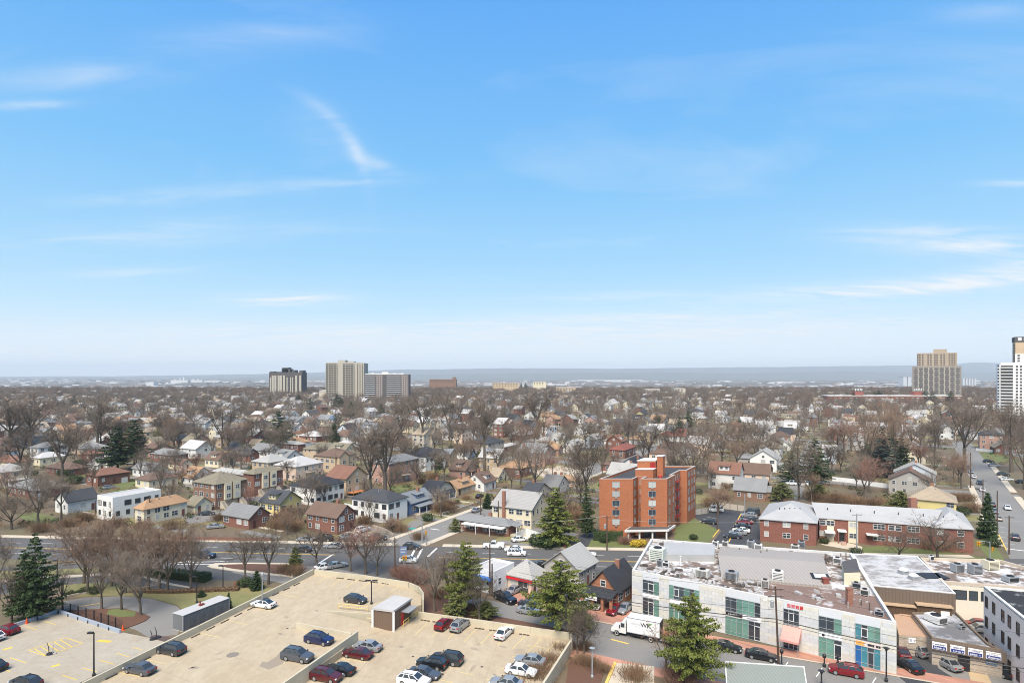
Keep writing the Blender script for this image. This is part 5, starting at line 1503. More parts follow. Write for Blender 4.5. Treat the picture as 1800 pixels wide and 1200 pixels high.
    mb = MB(); mb.prism(P, h-.298, h-.2); put('roof', mb, M('grey_roll_roof', (.15,.145,.145), kind='patch', col2=(.42,.42,.43), scale2=.12, thr=.53, width=.05, var=.15, world=True), t)
    mb = MB(); parapet_ring(mb, P, h-.198, h+.1, .3); put('parapet', mb, M('brown_coping', (.17,.125,.085), var=.08), t)
    a, b = P[1], P[2]; ang = math.atan2(b.y-a.y, b.x-a.x); ln = (b-a).length; m = Matrix.Translation((a.x,a.y,0)) @ Matrix.Rotation(ang,4,'Z')
    mb = MB(); mb.box(-.1, ln+.4, -.5, -.004, 2.55, h-.05, mat=m); bd = put('sign_band', mb, BROWNMETAL, t)
    for i, (f0, f1) in enumerate(((.0,.215),(.265,.475),(.515,.725),(.765,.975))):
        mb = MB(); mb.box(f0*ln, f1*ln, -.58, -.503, 2.75, h-.25, mat=m); s = put('sign_board', mb, SIGNWHITE, bd)
        mb = MB(); mb.box(f0*ln+.08, f1*ln-.08, -.592, -.582, 2.8, 3.3, mat=m); put('sign_stripe', mb, SIGNBLUE, bd)
        x, y = wall_at(a, ang, (f0+f1)/2*ln, .583); strokes(bd, x, y, 3.4, ang, (f1-f0)*ln*.6, .26, SIGNBLUE, 20+i)
        x, y = wall_at(a, ang, (f0+f1)/2*ln, .593); strokes(bd, x, y, 2.9, ang, (f1-f0)*ln*.72, .3, SIGNWHITE, 30+i)
    mb = MB(); mb.box(ln*.38, ln*.55, -.1, -.004, 0, 2.3, mat=m); put('door', mb, SIGNBLACK, t)
    mb = MB(); mb.box(ln*.77, ln*.93, -.08, -.004, 1.7, 2.4, mat=m); s = put('sign_board', mb, M('sign_slate', (.10,.15,.22)), t)
    x, y = wall_at(a, ang, ln*.85, .082); strokes(t, x, y, 1.9, ang, ln*.13, .32, SIGNWHITE, 41)
    k = G(1648,1088,h-.2)
    ac_unit('white and black roof unit on the stone clinic', *(G(1645,1093,h-.2)[:2]), h-.19, .3, 2.0, 2.6, 1.2, m=TRIM)
    ac_unit('low dark roof unit on the stone clinic', *(G(1690,1105,h-.2)[:2]), h-.19, .3, .9, .7, .6, m=METAL)
    SHORTS.append((O.x, O.y, 'the stone clinic'))
    # tan flat annex between the shops and the clinic
    h = 3.3; q = [G(1571,1079,h), G(1580,1115,h), G(1636,1119,h), G(1601,1076,h)]
    O = q[1].copy(); O.z = 0; t = thing('annex', 'low annex with tan flat roof between the shops and the stone clinic', 'annex', O)
    P = [Vector((a.x-O.x, a.y-O.y)) for a in q]
    mb = MB(); mb.prism(P, -.4, h-.1); put('wall', mb, WALLS['stone'], t); mb = MB(); mb.prism(P, h-.098, h); put('roof', mb, M('tan_roof', (.42,.27,.18), var=.06, var2=.12), t)
    a, b = P[1], P[2]; ang = math.atan2(b.y-a.y, b.x-a.x); ln = (b-a).length; m = Matrix.Translation((a.x,a.y,0)) @ Matrix.Rotation(ang,4,'Z')
    mb = MB(); mb.box(ln*.30, ln*.52, -.08, -.004, 2.2, 2.95, mat=m); put('sign_board', mb, SIGNWHITE, t); x, y = wall_at(a, ang, ln*.41, .082); strokes(t, x, y, 2.42, ang, ln*.17, .32, SIGNBLUE, 42)
right_blocks()

def small_extras():
    # pieces added to the four small buildings by the main road
    byl = {o['label']: o for o in THINGS}
    s = byl['white flat-roofed shop with blue awning by two poles']
    w = max(v.co.x for c in s.children if c.name.startswith('wall') for v in c.data.vertices); d = max(v.co.y for c in s.children if c.name.startswith('wall') for v in c.data.vertices)
    mb = MB(); mb.box(-w, w*.9, -d-1.2, -d-.01, 2.9, 3.4); put('awning', mb, M('blue_awning', (.05,.16,.45), rough=.7), s)
    g = byl['small garage shop with pale hip roof and red trim']
    w = max(v.co.x for c in g.children if c.name.startswith('wall') for v in c.data.vertices); d = max(v.co.y for c in g.children if c.name.startswith('wall') for v in c.data.vertices)
    mb = MB(); mb.box(-w-.5, w+.5, -d-.56, -d-.47, 2.3, 2.75); put('red_trim', mb, SIGNRED, g)
    mb = MB(); mb.box(-w*.1, w*.75, -d-.06, -d+.02, 0, 2.1); put('workshop_opening', mb, DARKTRIM, g)
    b = byl['orange brick gable house with black roof and banded walls']
    w = max(v.co.x for c in b.children if c.name.startswith('wall') for v in c.data.vertices); d = max(v.co.y for c in b.children if c.name.startswith('wall') for v in c.data.vertices)
    for c in b.children:
        if c.name.startswith('wall'): c.data.materials[0] = M('banded_orange_brick', (.34,.15,.085), kind='rows', p=1.3, var=.06, var2=.1)
    mb = MB(); mb.poly([(-w-.3,-d-.02,3.4),(-w-.3,-d-3.2,2.7),(w+.3,-d-3.2,2.7),(w+.3,-d-.02,3.4)]); mb.poly([(-w-.3,-d-.02,3.55),(w+.3,-d-.02,3.55),(w+.3,-d-3.2,2.85),(-w-.3,-d-3.2,2.85)][::-1])
    mb.box(-w-.3, w+.3, -d-3.24, -d-3.2, 2.65, 2.9); pr = put('porch_roof', mb, ROOFS['black'], b)
    for x in (-w, -w*.3, w*.4, w):
        mb = MB(); mb.box(x-.25, x+.25, -d-3.0, -d-2.5, -.2, 2.75); put('porch_pier', mb, MATS['banded_orange_brick'], pr)
    mb = MB(); mb.box(-w*.75, w*.1, -d-3.34, -d-3.26, 2.0, 2.7); put('sign_board', mb, SIGNWHITE, b)
    strokes(b, -w*.32, -d-3.342, 2.2, 0, w*.6, .3, SIGNBLACK, 43)
    o = byl['low red brick office ranch with dark grey hip roof and white porch canopy']
    w = max(v.co.x for c in o.children if c.name.startswith('wall') for v in c.data.vertices); d = max(v.co.y for c in o.children if c.name.startswith('wall') for v in c.data.vertices)
    for k in range(3):
        mb = MB(); x0 = -w*.55 + k*w*.5; mb.prism([(x0, -d-2.4), (x0+w*.48, -d-2.4), (x0+w*.48, -d-.01), (x0, -d-.01)], 2.35, 2.6); cn = put('porch_canopy', mb, TRIM, o)
        mb = MB(); mb.box(x0+.1, x0+.25, -d-2.3, -d-2.15, -.2, 2.35); put('porch_post', mb, TRIM, cn)
        window(o, x0+w*.24, -d, .7, 0, 1.7, 1.5, far=True)
    c = byl['brick school hall with grey hip roof and white cupola']
    hh = max(v.co.z for q in c.children if q.name.startswith('roof') for v in q.data.vertices)
    mb = MB(); mb.box(-1.6,1.6,-1.6,1.6,hh-1,hh+1.6); cu = put('cupola', mb, TRIM, c); mb = MB(); mb.lathe([(1.3,1.6),(1.3,4.0),(1.5,4.1),(.9,5.4),(.1,6.4)], 10, (0,0,hh)); put('cupola_dome', mb, ROOFS['pale'], cu)
    c = [o_ for l, o_ in byl.items() if l.startswith('cream villa with grey gables')][0]
    mb = MB(); mb.lathe([(2.4,0),(2.4,6.5),(2.6,6.55)], 10, (8,-3,0)); tw = put('round_tower', mb, WALLS['white'], c); mb = MB(); mb.lathe([(2.7,6.55),(2.4,8),(1.5,9.2),(.1,10.2)], 12, (8,-3,0)); put('dome', mb, M('blue_dome', (.10,.14,.20), rough=.6), tw)
small_extras()
# ------------------------------------------------------------------ parking garage roofs
DECKC = M('deck_concrete', (.455,.375,.262), kind='patch', col2=(.345,.275,.185), scale2=.12, thr=.505, width=.11, var=.18, scale=1.1, var2=.22, bump=.12, world=True, stretch=(1,.55,1))
LOTC = M('lot_concrete', (.40,.355,.285), kind='patch', col2=(.31,.265,.20), scale2=.13, thr=.5, width=.12, var=.16, scale=1.2, var2=.2, bump=.12, world=True)
WALLC = M('parapet_concrete', (.47,.415,.305), var=.14, scale=.7, var2=.16, scale2=.2, world=True)
STAIN = M('damp_stain', (.33,.265,.19), var=.15, scale=3)
OILY = M('old_patch', (.27,.225,.17), var=.12, scale=2)
BAYPAINT = M('faded_yellow_paint', (.60,.46,.18), var=.25, scale=5, var2=.15)
BAYPAINT2 = M('yellow_paint', (.66,.45,.07), var=.25, scale=5, var2=.15)
RAILY = M('yellow_rail', (.66,.47,.15), rough=.5, var=.08)
STOP = M('wheel_stop', (.06,.05,.045), var=.3, scale=6)  # near-black: the shadow under the concrete wheel stops put into their colour
ZU, ZR, ZL = 2.2, 1.1, .9
gar = thing('parking_garage', 'pale concrete parking garage roof with parapets and parked cars', 'parking garage', (0,100,0))
GO = Vector((0,100,0))
def gp(px, py, z): v = G(px, py, z) - GO; return Vector((v.x, v.y))
def deck(name, pts, z, m, z0=None):
    mb = MB(); mb.prism([gp(x,y,z) for x,y in pts], (z-.5) if z0 is None else z0, z); return put(name, mb, m, gar)
deck('upper_deck', [(60,1262),(147,1206),(450,1057),(553,1007),(640,1018),(718,1031),(741,1047),(741,1062),(700,1075),(690,1079),(572,1074),(521,1104),(621,1122),(601,1142),(500,1210),(440,1262)], ZU, DECKC, -.3)
deck('lower_deck', [(440,1262),(500,1206),(620,1121),(693,1099),(735,1081),(1000,1119),(1003,1124),(952,1206),(920,1262)], ZR, DECKC, -.3)
# sloping strip between the two levels
mb = MB(); a, b = gp(572,1074,ZU), gp(521,1104,ZU); c, d = gp(623,1123,ZR), gp(692,1103,ZR)
mb.poly([(*b,ZU-.005),(*c,ZR+.02),(*d,ZR+.02),(*a,ZU-.005)]); mb.poly([(*a,ZU-.3),(*d,ZR-.3),(*c,ZR-.3),(*b,ZU-.3)]); put('ramp', mb, DECKC, gar)
def para(pts, z0, z1, t=.32, cap=True, pz=None):
    """parapet pieces along surveyed top points, each piece a part"""
    w = [gp(x, y, pz or z1) for x, y in pts]
    for p, q in zip(w, w[1:]):
        d = (q-p); L_ = d.length; d.normalize(); n = Vector((-d.y, d.x))
        k = max(1, round(L_/6.1))
        for i in range(k):
            a, b = p+d*(L_*i/k+.012), p+d*(L_*(i+1)/k-.012)
            mb = MB(); mb.prism([a, b, b+n*t, a+n*t], z0, z1); o = put('parapet', mb, WALLC, gar)
para([(147,1199),(450,1050),(552,1000)], -.3, ZU+1.05)
para([(552.5,1000.5),(640,1011),(718,1023)], -.3, ZU+1.05)
para([(718.5,1023.5),(735,1031),(742,1041),(742,1053)], -.3, ZU+1.05)
para([(735,1075),(868,1093),(1000,1112)], -.3, ZR+1.05)
para([(1001,1112.5),(1004,1118),(1002,1124)], -.3, ZR+1.05)
para([(1001,1125),(953,1199),(915,1258)], -.3, ZR+1.05)
para([(60,1255),(147,1199.5)], -.3, ZU+1.05)
para([(520,1094),(617,1113)], ZR, ZU+1.0)
para([(627,1108),(500,1196),(440,1240)], ZR-.2, ZU+1.0)
# wedge wall beside the ramp and the yellow guard rail
mb = MB(); w0, w1 = gp(572,1074,ZU), gp(691,1082,ZU); n = (w1-w0).normalized(); n = Vector((-n.y, n.x))
mb.prism([w0, w1, w1+n*.3, w0+n*.3], ZR-.2, ZU+.12); put('ramp_wall', mb, WALLC, gar)
def rail(pts, z, hgt=1.0, m=RAILY):
    w = [gp(x,y,z) for x,y in pts]; mb = MB()
    for p, q in zip(w, w[1:]):
        for hh in (.5, hgt): mb.tube([(*p,z+hh),(*q,z+hh)], .055, 5)
        k = max(2, round((q-p).length/1.9))
        for i in range(k+1):
            r_ = p.lerp(q, i/k); mb.tube([(*r_,z-.02),(*r_,z+hgt)], .055, 5)
    return put('guard_rail', mb, m, gar)
rail([(595,1070),(647,1075)], ZU); rail([(709,1102),(734,1082)], ZR)
# stair house
R_ = lambda px, py, z: gp(px, py, z)
zt = ZU+2.5
fp = [gp(656,1066,zt), gp(692,1071.5,zt), gp(722,1050,zt), gp(708,1043.5,zt), gp(690,1060,zt), gp(676,1058.5,zt)]
fp = [gp(656,1067,zt), gp(692,1071.5,zt), gp(722,1051,zt), gp(692,1046,zt)]
BRM = M('brown_stair_wall', (.15,.10,.07), kind='rows', p=.3, stretch=(1,1,1), var=.06)
mb = MB(); mb.prism(fp, ZR-.2, zt-.35); sh = put('stair_house', mb, BRM, gar)
cen = sum(fp, Vector((0,0)))/4
mb = MB(); mb.prism([cen+(p-cen)*1.06 for p in fp], zt-.348, zt); put('stair_roof', mb, ROOFS['white'], sh)
for p in (fp[0], fp[1]):
    mb = MB(); q = cen+(p-cen)*1.025; mb.box(q.x-.18,q.x+.18,q.y-.18,q.y+.18,ZR,zt-.36); put('corner_post', mb, TRIM, sh)
mb = MB(); d = (fp[2]-fp[1]).normalized(); n = Vector((d.y,-d.x)); a = fp[1]+d*2.4
mb.prism([a+n*.02, a+d*3.0+n*.02, a+d*3.0+n*1.6, a+n*1.6], zt-1.2, zt-1.08); put('door_canopy', mb, METAL, sh)
mb = MB(); mb.prism([a+n*.01, a+d*.9+n*.01, a+d*.9+n*.07, a+n*.07], ZR, ZR+2.1); put('door', mb, M('red_door', (.40,.03,.03), rough=.5), sh)
# wheel stops, bay lines, stains
STW = MB()
for k in range(3): STW.box(-.85+k*.62, -.85+k*.62+.48, -.1, .1, 0, .13)
stm = STW.mesh('wheel_stop', [STOP])
def stops(p, q, n, z, off):
    a, b = gp(*p, z), gp(*q, z); d = b-a; ang = math.atan2(d.y, d.x)
    for i in range(n):
        c_ = a.lerp(b, (i+.5)/n); link('wheel_stop', stm, gar, (c_.x, c_.y, z+.003), ang)
stops((180,1197),(270,1152),3,ZU,0); stops((330,1124),(452,1064),5,ZU,0); stops((455,1058),(530,1023),4,ZU,0); stops((588,1015),(688,1027),5,ZU,0)
stops((737,1089),(800,1098),3,ZR,0); stops((830,1103),(935,1117),4,ZR,0)
def line(p, q, z, w=.12, m=BAYPAINT, nm='bay_line'):
    a, b = gp(*p, z), gp(*q, z); d = (b-a).normalized(); n = Vector((-d.y, d.x))*w/2
    mb = MB(); mb.poly([(*(a-n),z+.006),(*(b-n),z+.006),(*(b+n),z+.006),(*(a+n),z+.006)]); return put(nm, mb, m, gar)
for i in range(9):
    x0, y0 = 752+i*28.5, 1093+i*4.0; line((x0,y0),(x0-22,y0+22),ZR)
for i in range(4):
    x0, y0 = 622-i*36, 1130+i*24; line((x0,y0),(x0+58,y0+9),ZR)
for i in range(4):
    x0, y0 = 808-i*38, 1180+i*13; line((x0,y0),(x0+26,y0+6),ZR)
for i in range(4): line((960-i*22,1138+i*20),(925-i*24,1133+i*20),ZR)
for i in range(7):
    x0, y0 = 205+i*47, 1180-i*23; line((x0,y0),(x0+42,y0+9),ZU)
for i in range(6): line((575+i*26,1012+i*3),(556+i*26,1026+i*3),ZU)
for a, b in (((690,1110),(560,1262)),((780,1100),(690,1262)),((880,1112),(830,1262)),((640,1135),(960,1180)),((560,1175),(930,1235))): line(a, b, ZR, .07, STAIN, 'deck_joint')
for a, b in (((480,1045),(250,1205)),((540,1040),(400,1150)),((330,1120),(440,1165)),((420,1080),(560,1100)),((500,1035),(690,1055)),((250,1165),(380,1215))): line(a, b, ZU, .07, STAIN, 'deck_joint')
line((645,1085),(668,1089),ZU,.3); line((640,1098),(655,1101),ZR,.5)
for px, py, r in ((245,1066,1.1),): pass
def stain(nm, pts, z, m):
    mb = MB(); mb.poly([(*gp(x,y,z), z+.005) for x,y in pts][::-1]); return put(nm, mb, m, gar)
stain('damp_patch', [(456,1170),(461,1162),(470,1163),(486,1153),(494,1143),(505,1143),(502,1155),(497,1166),(482,1172),(472,1176)], ZU, OILY)
stain('damp_patch', [(902,1144),(908,1139),(922,1140),(924,1146),(917,1153),(911,1156),(908,1149)], ZR, STAIN)
rs = random.Random(3)
for k in range(34):
    z, (px, py) = (ZR, (rs.uniform(640,930), rs.uniform(1125,1215))) if k % 2 else (ZU, (rs.uniform(250,560), rs.uniform(1060,1200)))
    if z == ZU and (py > 1205-(px-147)*.49+90 or py < 1206-(px-147)*.49+12): continue
    c_ = gp(px,py,z); mb = MB(); a = rs.uniform(0,3); s1, s2 = rs.uniform(.25,.9), rs.uniform(.15,.45); mb.poly([(c_.x+math.cos(t)*s1*rs.uniform(.7,1.2)*math.cos(a)-math.sin(t)*s2*math.sin(a), c_.y+math.cos(t)*s1*math.sin(a)+math.sin(t)*s2*math.cos(a), z+.0035) for t in [i*.7854 for i in range(8)]]); put('oil_stain', mb, STAIN if k % 3 else OILY, gar)
mb = MB(); c_ = gp(409,1150,ZU); mb.lathe([(.9,.004),(.9,.008)], 20, (*c_,ZU)); put('drain_cover', mb, M('drain_iron', (.20,.17,.14), var=.15, scale=4), gar)
for px, py, z in ((505,1104,ZU),(726,1153,ZR),(847,1171,ZR),(598,1050,ZU)):
    mb = MB(); c_ = gp(px,py,z); mb.lathe([(.22,.004),(.22,.008)], 10, (*c_,z)); put('drain_cover', mb, STOP, gar)

# lower lot on the left
lot = thing('parking_lot', 'lower concrete parking lot with yellow hatching at the left', 'parking lot', (0,100,0))
mb = MB(); mb.prism([gp(x,y,ZL) for x,y in ((-80,1262),(-80,1130),(27,1101),(102,1076),(213,1110),(262,1120),(304,1131),(147,1206),(55,1262))], -.3, ZL); put('lot_slab', mb, LOTC, lot)
mb = MB(); mb.prism([gp(x,y,ZL) for x,y in ((272,1114),(325,1124),(320,1131),(302,1130),(262,1119))], -.3, ZL-.05); put('entry_slab', mb, M('dark_grate', (.10,.07,.06), var=.2), lot)
def lpara(p, q, m, z1=ZL+.62):
    a, b = gp(*p, z1), gp(*q, z1); d = (b-a); L_ = d.length; d.normalize(); n = Vector((-d.y,d.x)); k = max(1, round(L_/3.2))
    for i in range(k):
        s, e = a+d*(L_*i/k+.01), a+d*(L_*(i+1)/k-.01); mb = MB(); mb.prism([s,e,e+n*.3,s+n*.3], -.3, z1); put('barrier_panel', mb, m, lot)
        mb = MB(); mb.prism([s-n*.1,s+d*.2-n*.1,s+d*.2-n*.004,s-n*.004], ZL, z1-.12); put('barrier_post', mb, BLACKMETAL, lot)
BAR = M('blue_grey_barrier', (.30,.34,.40), rough=.6, var=.08)
lpara((-60,1126),(25,1096), BAR); lpara((25.5,1095.5),(101,1071), BAR); lpara((102.5,1071.5),(210,1106.5), BAR)
def lline(p, q, w=.14, m=BAYPAINT2):
    a, b = gp(*p, ZL), gp(*q, ZL); d = (b-a).normalized(); n = Vector((-d.y, d.x))*w/2
    mb = MB(); mb.poly([(*(a-n),ZL+.006),(*(b-n),ZL+.006),(*(b+n),ZL+.006),(*(a+n),ZL+.006)]); return put('bay_line', mb, m, lot)
hx = [(50,1142),(80,1152),(146,1130),(115,1120)]
for a, b in zip(hx, hx[1:]+hx[:1]): lline(a, b)
for f in (.15,.32,.5,.68,.85):
    a = (hx[0][0]+(hx[3][0]-hx[0][0])*f, hx[0][1]+(hx[3][1]-hx[0][1])*f); f2 = max(0,f-.14); b = (hx[1][0]+(hx[2][0]-hx[1][0])*f2, hx[1][1]+(hx[2][1]-hx[1][1])*f2); lline(a, b)
for a, b, w in (((5,1141),(22,1137),.6),((172,1125),(195,1127),.7),((90,1171),(105,1167),.6),((18,1155),(46,1164),.14),((175,1159),(200,1167),.14),((145,1173),(170,1180),.14),((110,1186),(135,1194),.14),((0,1172),(18,1180),.14),((233,1137),(250,1141),.12),((205,1147),(228,1154),.12),((75,1090),(98,1097),.12),((170,1097),(195,1107),.14),((45,1100),(65,1106),.12)):
    lline(a, b, w)
mb = MB(); a, b = gp(140,1203,ZL), gp(260,1145,ZL); d = (b-a).normalized(); n = Vector((-d.y,d.x)); mb.prism([a,b,b+n*.5,a+n*.5], ZL+.002, ZL+.05); put('drain_channel', mb, STOP, lot)  # thin dark strip along the foot of the deck wall
# ------------------------------------------------------------------ vehicles
PAINT = {k: M('paint_'+k.replace(' ','_'), c, rough=.28, spec=.5, coat=.6, var=.0, var2=.03, metal=m_) for k, (c, m_) in {
 'white':((.64,.64,.63),0),'silver':((.30,.305,.31),.3),'grey':((.075,.08,.092),.2),'dark grey':((.035,.038,.044),.2),'black':((.010,.010,.012),.1),
 'red':((.17,.006,.011),.1),'maroon':((.085,.008,.012),.2),'navy':((.012,.018,.05),.2),'blue':((.012,.018,.07),.2),'tan':((.30,.25,.19),.2)}.items()}
TYRE = M('tyre_rubber', (.018,.018,.018), rough=.9)
RIM = M('wheel_rim', (.38,.38,.39), rough=.35, metal=.6)
CARGLASS = M('car_glass', (.03,.036,.042), rough=.05, spec=.8, var=.0)
HEADL = M('headlight_glass', (.55,.57,.58), rough=.1, spec=.7)
TAILL = M('taillight_red', (.35,.01,.012), rough=.2)
TRIMB = M('black_plastic', (.02,.02,.021), rough=.7)
PLATE = M('number_plate', (.6,.58,.45), rough=.5)
def car_proto(name, L, W, H, hood, belt, cab0, cab1, r0, r1, wb, wr=.33, boot=None, pick=False):
    """L length, hood height, belt height, cab0/1 glass foot, r0/1 roof ends (all from the nose at x = L/2 backwards)"""
    t = bpy.data.objects.new(name, None); COL.objects.link(t)
    hw = W/2; boot = boot or belt
    st = [(L/2, .42, hood-.16, hw*.72), (L/2-.10, .25, hood-.09, hw*.86), (L/2-.45, .22, hood-.02, hw*.95), (cab0+.1, .2, belt-.02, hw), (0, .2, belt, hw), (cab1-.05, .2, belt+.02, hw), (-L/2+.4, .22, boot, hw*.96), (-L/2+.08, .28, boot-.05, hw*.88), (-L/2, .45, boot-.2, hw*.80)]
    mb = MB(); rings = []
    for x, zb, zt, w in st:
        rings.append([(x,-w*.92,zb),(x,-w,zb+.12),(x,-w,(zb+zt)/2+.08),(x,-w*.95,zt-.03),(x,-w*.80,zt+.02),(x,w*.80,zt+.02),(x,w*.95,zt-.03),(x,w,(zb+zt)/2+.08),(x,w,zb+.12),(x,w*.92,zb)])
    for a, b in zip(rings, rings[1:]):
        for i in range(10): j = (i+1) % 10; mb.poly([a[i],b[i],b[j],a[j]])
    mb.poly(rings[0]); mb.poly(rings[-1][::-1])
    cw, rw = hw*.86, hw*.70
    if pick: # bed recess
        mb.box(-L/2+.15, cab1-.1, -hw*.9, -hw*.78, belt-.02, belt+.16); mb.box(-L/2+.15, cab1-.1, hw*.78, hw*.9, belt-.02, belt+.16); mb.box(-L/2+.08, -L/2+.2, -hw*.9, hw*.9, belt-.03, belt+.15)
    A = [(cab0,-cw,belt),(cab0,cw,belt),(cab1,cw,belt+.02),(cab1,-cw,belt+.02)]; B = [(r0,-rw,H-.05),(r0,rw,H-.05),(r1,rw,H-.03),(r1,-rw,H-.03)]
    mid = (r0+r1)/2
    for i in range(4): j = (i+1) % 4; mb.poly([A[j],A[i],B[i],B[j]])
    mb.poly([B[0],(mid,-rw*.96,H),(mid,rw*.96,H),B[1]][::-1]); mb.poly([(mid,-rw*.96,H),B[3],B[2],(mid,rw*.96,H)][::-1])
    mb.poly([B[0],B[3],(mid,-rw*.96,H)]); mb.poly([B[1],(mid,rw*.96,H),B[2]])
    body = put('body', mb, PAINT['white'], t)
    for p in body.data.polygons: p.use_smooth = False
    lp = lambda p, q, f: tuple(p[k]+(q[k]-p[k])*f for k in range(3))
    def pane(nm, c, out):
        cen = tuple(sum(p[k] for p in c)/4 for k in range(3)); q = [lp(cen, p, .84) for p in c]
        n = (Vector(q[1])-Vector(q[0])).cross(Vector(q[3])-Vector(q[0])).normalized()
        if n.dot(Vector(out)) < 0: n = -n; q = q[::-1]
        g = MB(); g.poly([tuple(Vector(p)+n*.012) for p in q]); return put(nm, g, CARGLASS, t)
    pane('windscreen', [A[0],A[1],B[1],B[0]], (1,0,.5)); pane('rear_window', [A[2],A[3],B[3],B[2]], (-1,0,.5))
    for s in (0, 1):
        a0, a1, b0, b1 = (A[0],A[3],B[0],B[3]) if s == 0 else (A[1],A[2],B[1],B[2])
        n = 2 if not pick and name != 'box' else 1
        cuts = [0,.5,1] if H < 1.62 else [0,.40,.74,1]
        if pick: cuts = [0,1]
        for f0, f1 in zip(cuts, cuts[1:]): pane('side_window', [lp(a0,a1,f0), lp(a0,a1,f1), lp(b0,b1,f1), lp(b0,b1,f0)], (0,-1 if s == 0 else 1,.3))
    ty = MB(); ty.lathe([(wr*.75,-.10),(wr,-.09),(wr,.09),(wr*.75,.10)], 14); tm = ty.mesh('wheel', [TYRE])
    rm = MB(); rm.lathe([(wr*.2,-.105),(wr*.68,-.10),(wr*.68,.10),(wr*.2,.105)], 10); rmm = rm.mesh('rim', [RIM])
    for x in (wb/2, -wb/2):
        for y in (-hw+.09, hw-.09):
            w_ = link('wheel', tm, t, (x+.05, y, wr)); w_.rotation_euler = (math.radians(90),0,0); q = link('rim', rmm, w_); q.scale = (1,1,1.06)
    for y in (-1, 1):
        mb = MB(); mb.box(L/2-.24, L/2-.035, y*hw*.74-.2, y*hw*.74+.2, hood-.28, hood-.12); put('headlight', mb, HEADL, t)
        mb = MB(); mb.box(-L/2-.012, -L/2+.2, y*hw*.68-.17, y*hw*.68+.17, boot-.30, boot-.12); put('taillight', mb, TAILL, t)
        mb = MB(); mb.box(cab0-.22, cab0-.05, y*(hw+.02)-.09, y*(hw+.02)+.09, belt-.02, belt+.13); put('mirror', mb, TRIMB, t)
    mb = MB(); mb.box(L/2-.12, L/2+.02, -hw*.62, hw*.62, .28, .46); put('grille', mb, TRIMB, t)
    mb = MB(); mb.box(-L/2-.02, -L/2+.1, -hw*.72, hw*.72, .26, .42); mb.box(-L/2-.015, -L/2+.05, -.26, .26, boot-.42, boot-.28); put('bumper', mb, TRIMB, t)
    if H > 1.62 and not pick:
        mb = MB(); [mb.box(r1+.1, r0-.1, y*rw*.86-.03, y*rw*.86+.03, H-.02, H+.05) for y in (-1,1)]; put('roof_rail', mb, TRIMB, t)
    index_kids(t)
    return t
CAR = {'sedan': car_proto('parked_car', 4.75, 1.84, 1.45, .82, .90, 1.05, -1.75, .25, -1.0, 2.8, boot=.98),
 'coupe': car_proto('parked_car', 4.7, 1.88, 1.42, .80, .88, 1.0, -1.9, .15, -.9, 2.85, boot=1.0),
 'suv': car_proto('parked_car', 4.7, 1.90, 1.66, 1.0, 1.10, 1.15, -2.2, .25, -1.6, 2.75, .37, boot=1.16),
 'bigsuv': car_proto('parked_car', 4.95, 1.95, 1.77, 1.06, 1.16, 1.2, -2.35, .35, -1.85, 2.85, .39, boot=1.2),
 'hatch': car_proto('parked_car', 4.3, 1.80, 1.52, .92, 1.02, 1.25, -2.0, .25, -1.35, 2.6, boot=1.06),
 'van': car_proto('parked_van', 5.3, 1.98, 2.05, 1.05, 1.15, 1.75, -2.5, 1.05, -2.45, 3.1, .36, boot=1.15),
 'pickup': car_proto('pickup_truck', 5.6, 1.98, 1.85, 1.08, 1.15, 1.2, -.75, .55, -.6, 3.6, .4, boot=1.12, pick=True)}
used = set()
def car(px, py, kind, col, head, label, z=0.0, group='parked cars', cat='car', scale=1.0):
    p = G(px, py, z); src = CAR[kind]
    if kind == 'van': cat = 'van'
    if kind == 'pickup': cat = 'pickup truck'
    r = copy_thing(src, (p.x, p.y, z+.045 if z < .05 else z+.004), math.radians(head), label, group, paint={PAINT['white'].name: PAINT[col]})
    r['category'] = cat
    return r
DU, DR = ZU, ZR
A1, A2 = 161, -19
car(300,1147,'suv','dark grey',A1,'dark grey car nosed to the left parapet, the nearer to the white one of two',DU)
car(246,1181,'sedan','grey',A1,'grey sedan nosed to the left parapet at the bottom edge of the picture',DU)
w_ = car(463,1066,'coupe','white',A1,'white sedan with black glass roof by the left parapet',DU)
mb = MB(); mb.poly([(.2,-.62,1.43),(-1.0,-.62,1.43),(-1.0,.62,1.43),(.2,.62,1.43)][::-1]); put('roof_panel', mb, CARGLASS, w_)
car(625,1058,'hatch','dark grey',A2,'dark grey minivan on the far deck beside the yellow guard rail',DU)
car(561,1129,'suv','blue',A2,'navy blue SUV parked inside the L-shaped parapet',DU)
car(523,1159,'bigsuv','grey',A2,'grey blue SUV beside the dark damp patch',DU)
car(646,1141,'sedan','silver',A1,'silver sedan behind the maroon sedan on the lower deck',DR)
car(629,1154,'sedan','maroon',A1,'maroon sedan nosed to the inner parapet of the deck',DR)
car(597,1182,'sedan','black',A1,'black sedan nosed to the inner parapet of the deck',DR)
car(573,1194,'suv','maroon',A2,'maroon SUV cut by the bottom edge beside the inner parapet',DR)
car(781,1102,'hatch','red',66,'bright red hatchback by the back parapet, left of a grey SUV',DR)
car(809,1104,'suv','silver',66,'grey SUV by the back parapet beside the red hatchback',DR)
car(886,1117,'sedan','white',66,'white sedan alone at the back parapet of the lower deck',DR)
car(786,1164,'bigsuv','dark grey',A1,'dark grey SUV, farthest of the middle row on the lower deck',DR)
car(759,1172,'suv','black',A1,'black SUV, second of the middle row on the lower deck',DR)
car(746,1189,'sedan','grey',A2,'black-grey sedan, third of the middle row, facing right',DR)
car(727,1202,'suv','white',A2,'white SUV cut by the bottom edge, nearest of the middle row',DR)
car(932,1166,'sedan','silver',A1,'silver-white sedan behind bare twigs by the right parapet',DR)
car(916,1184,'sedan','white',A2,'white sedan behind bare twigs, in front of the silver-white one',DR)
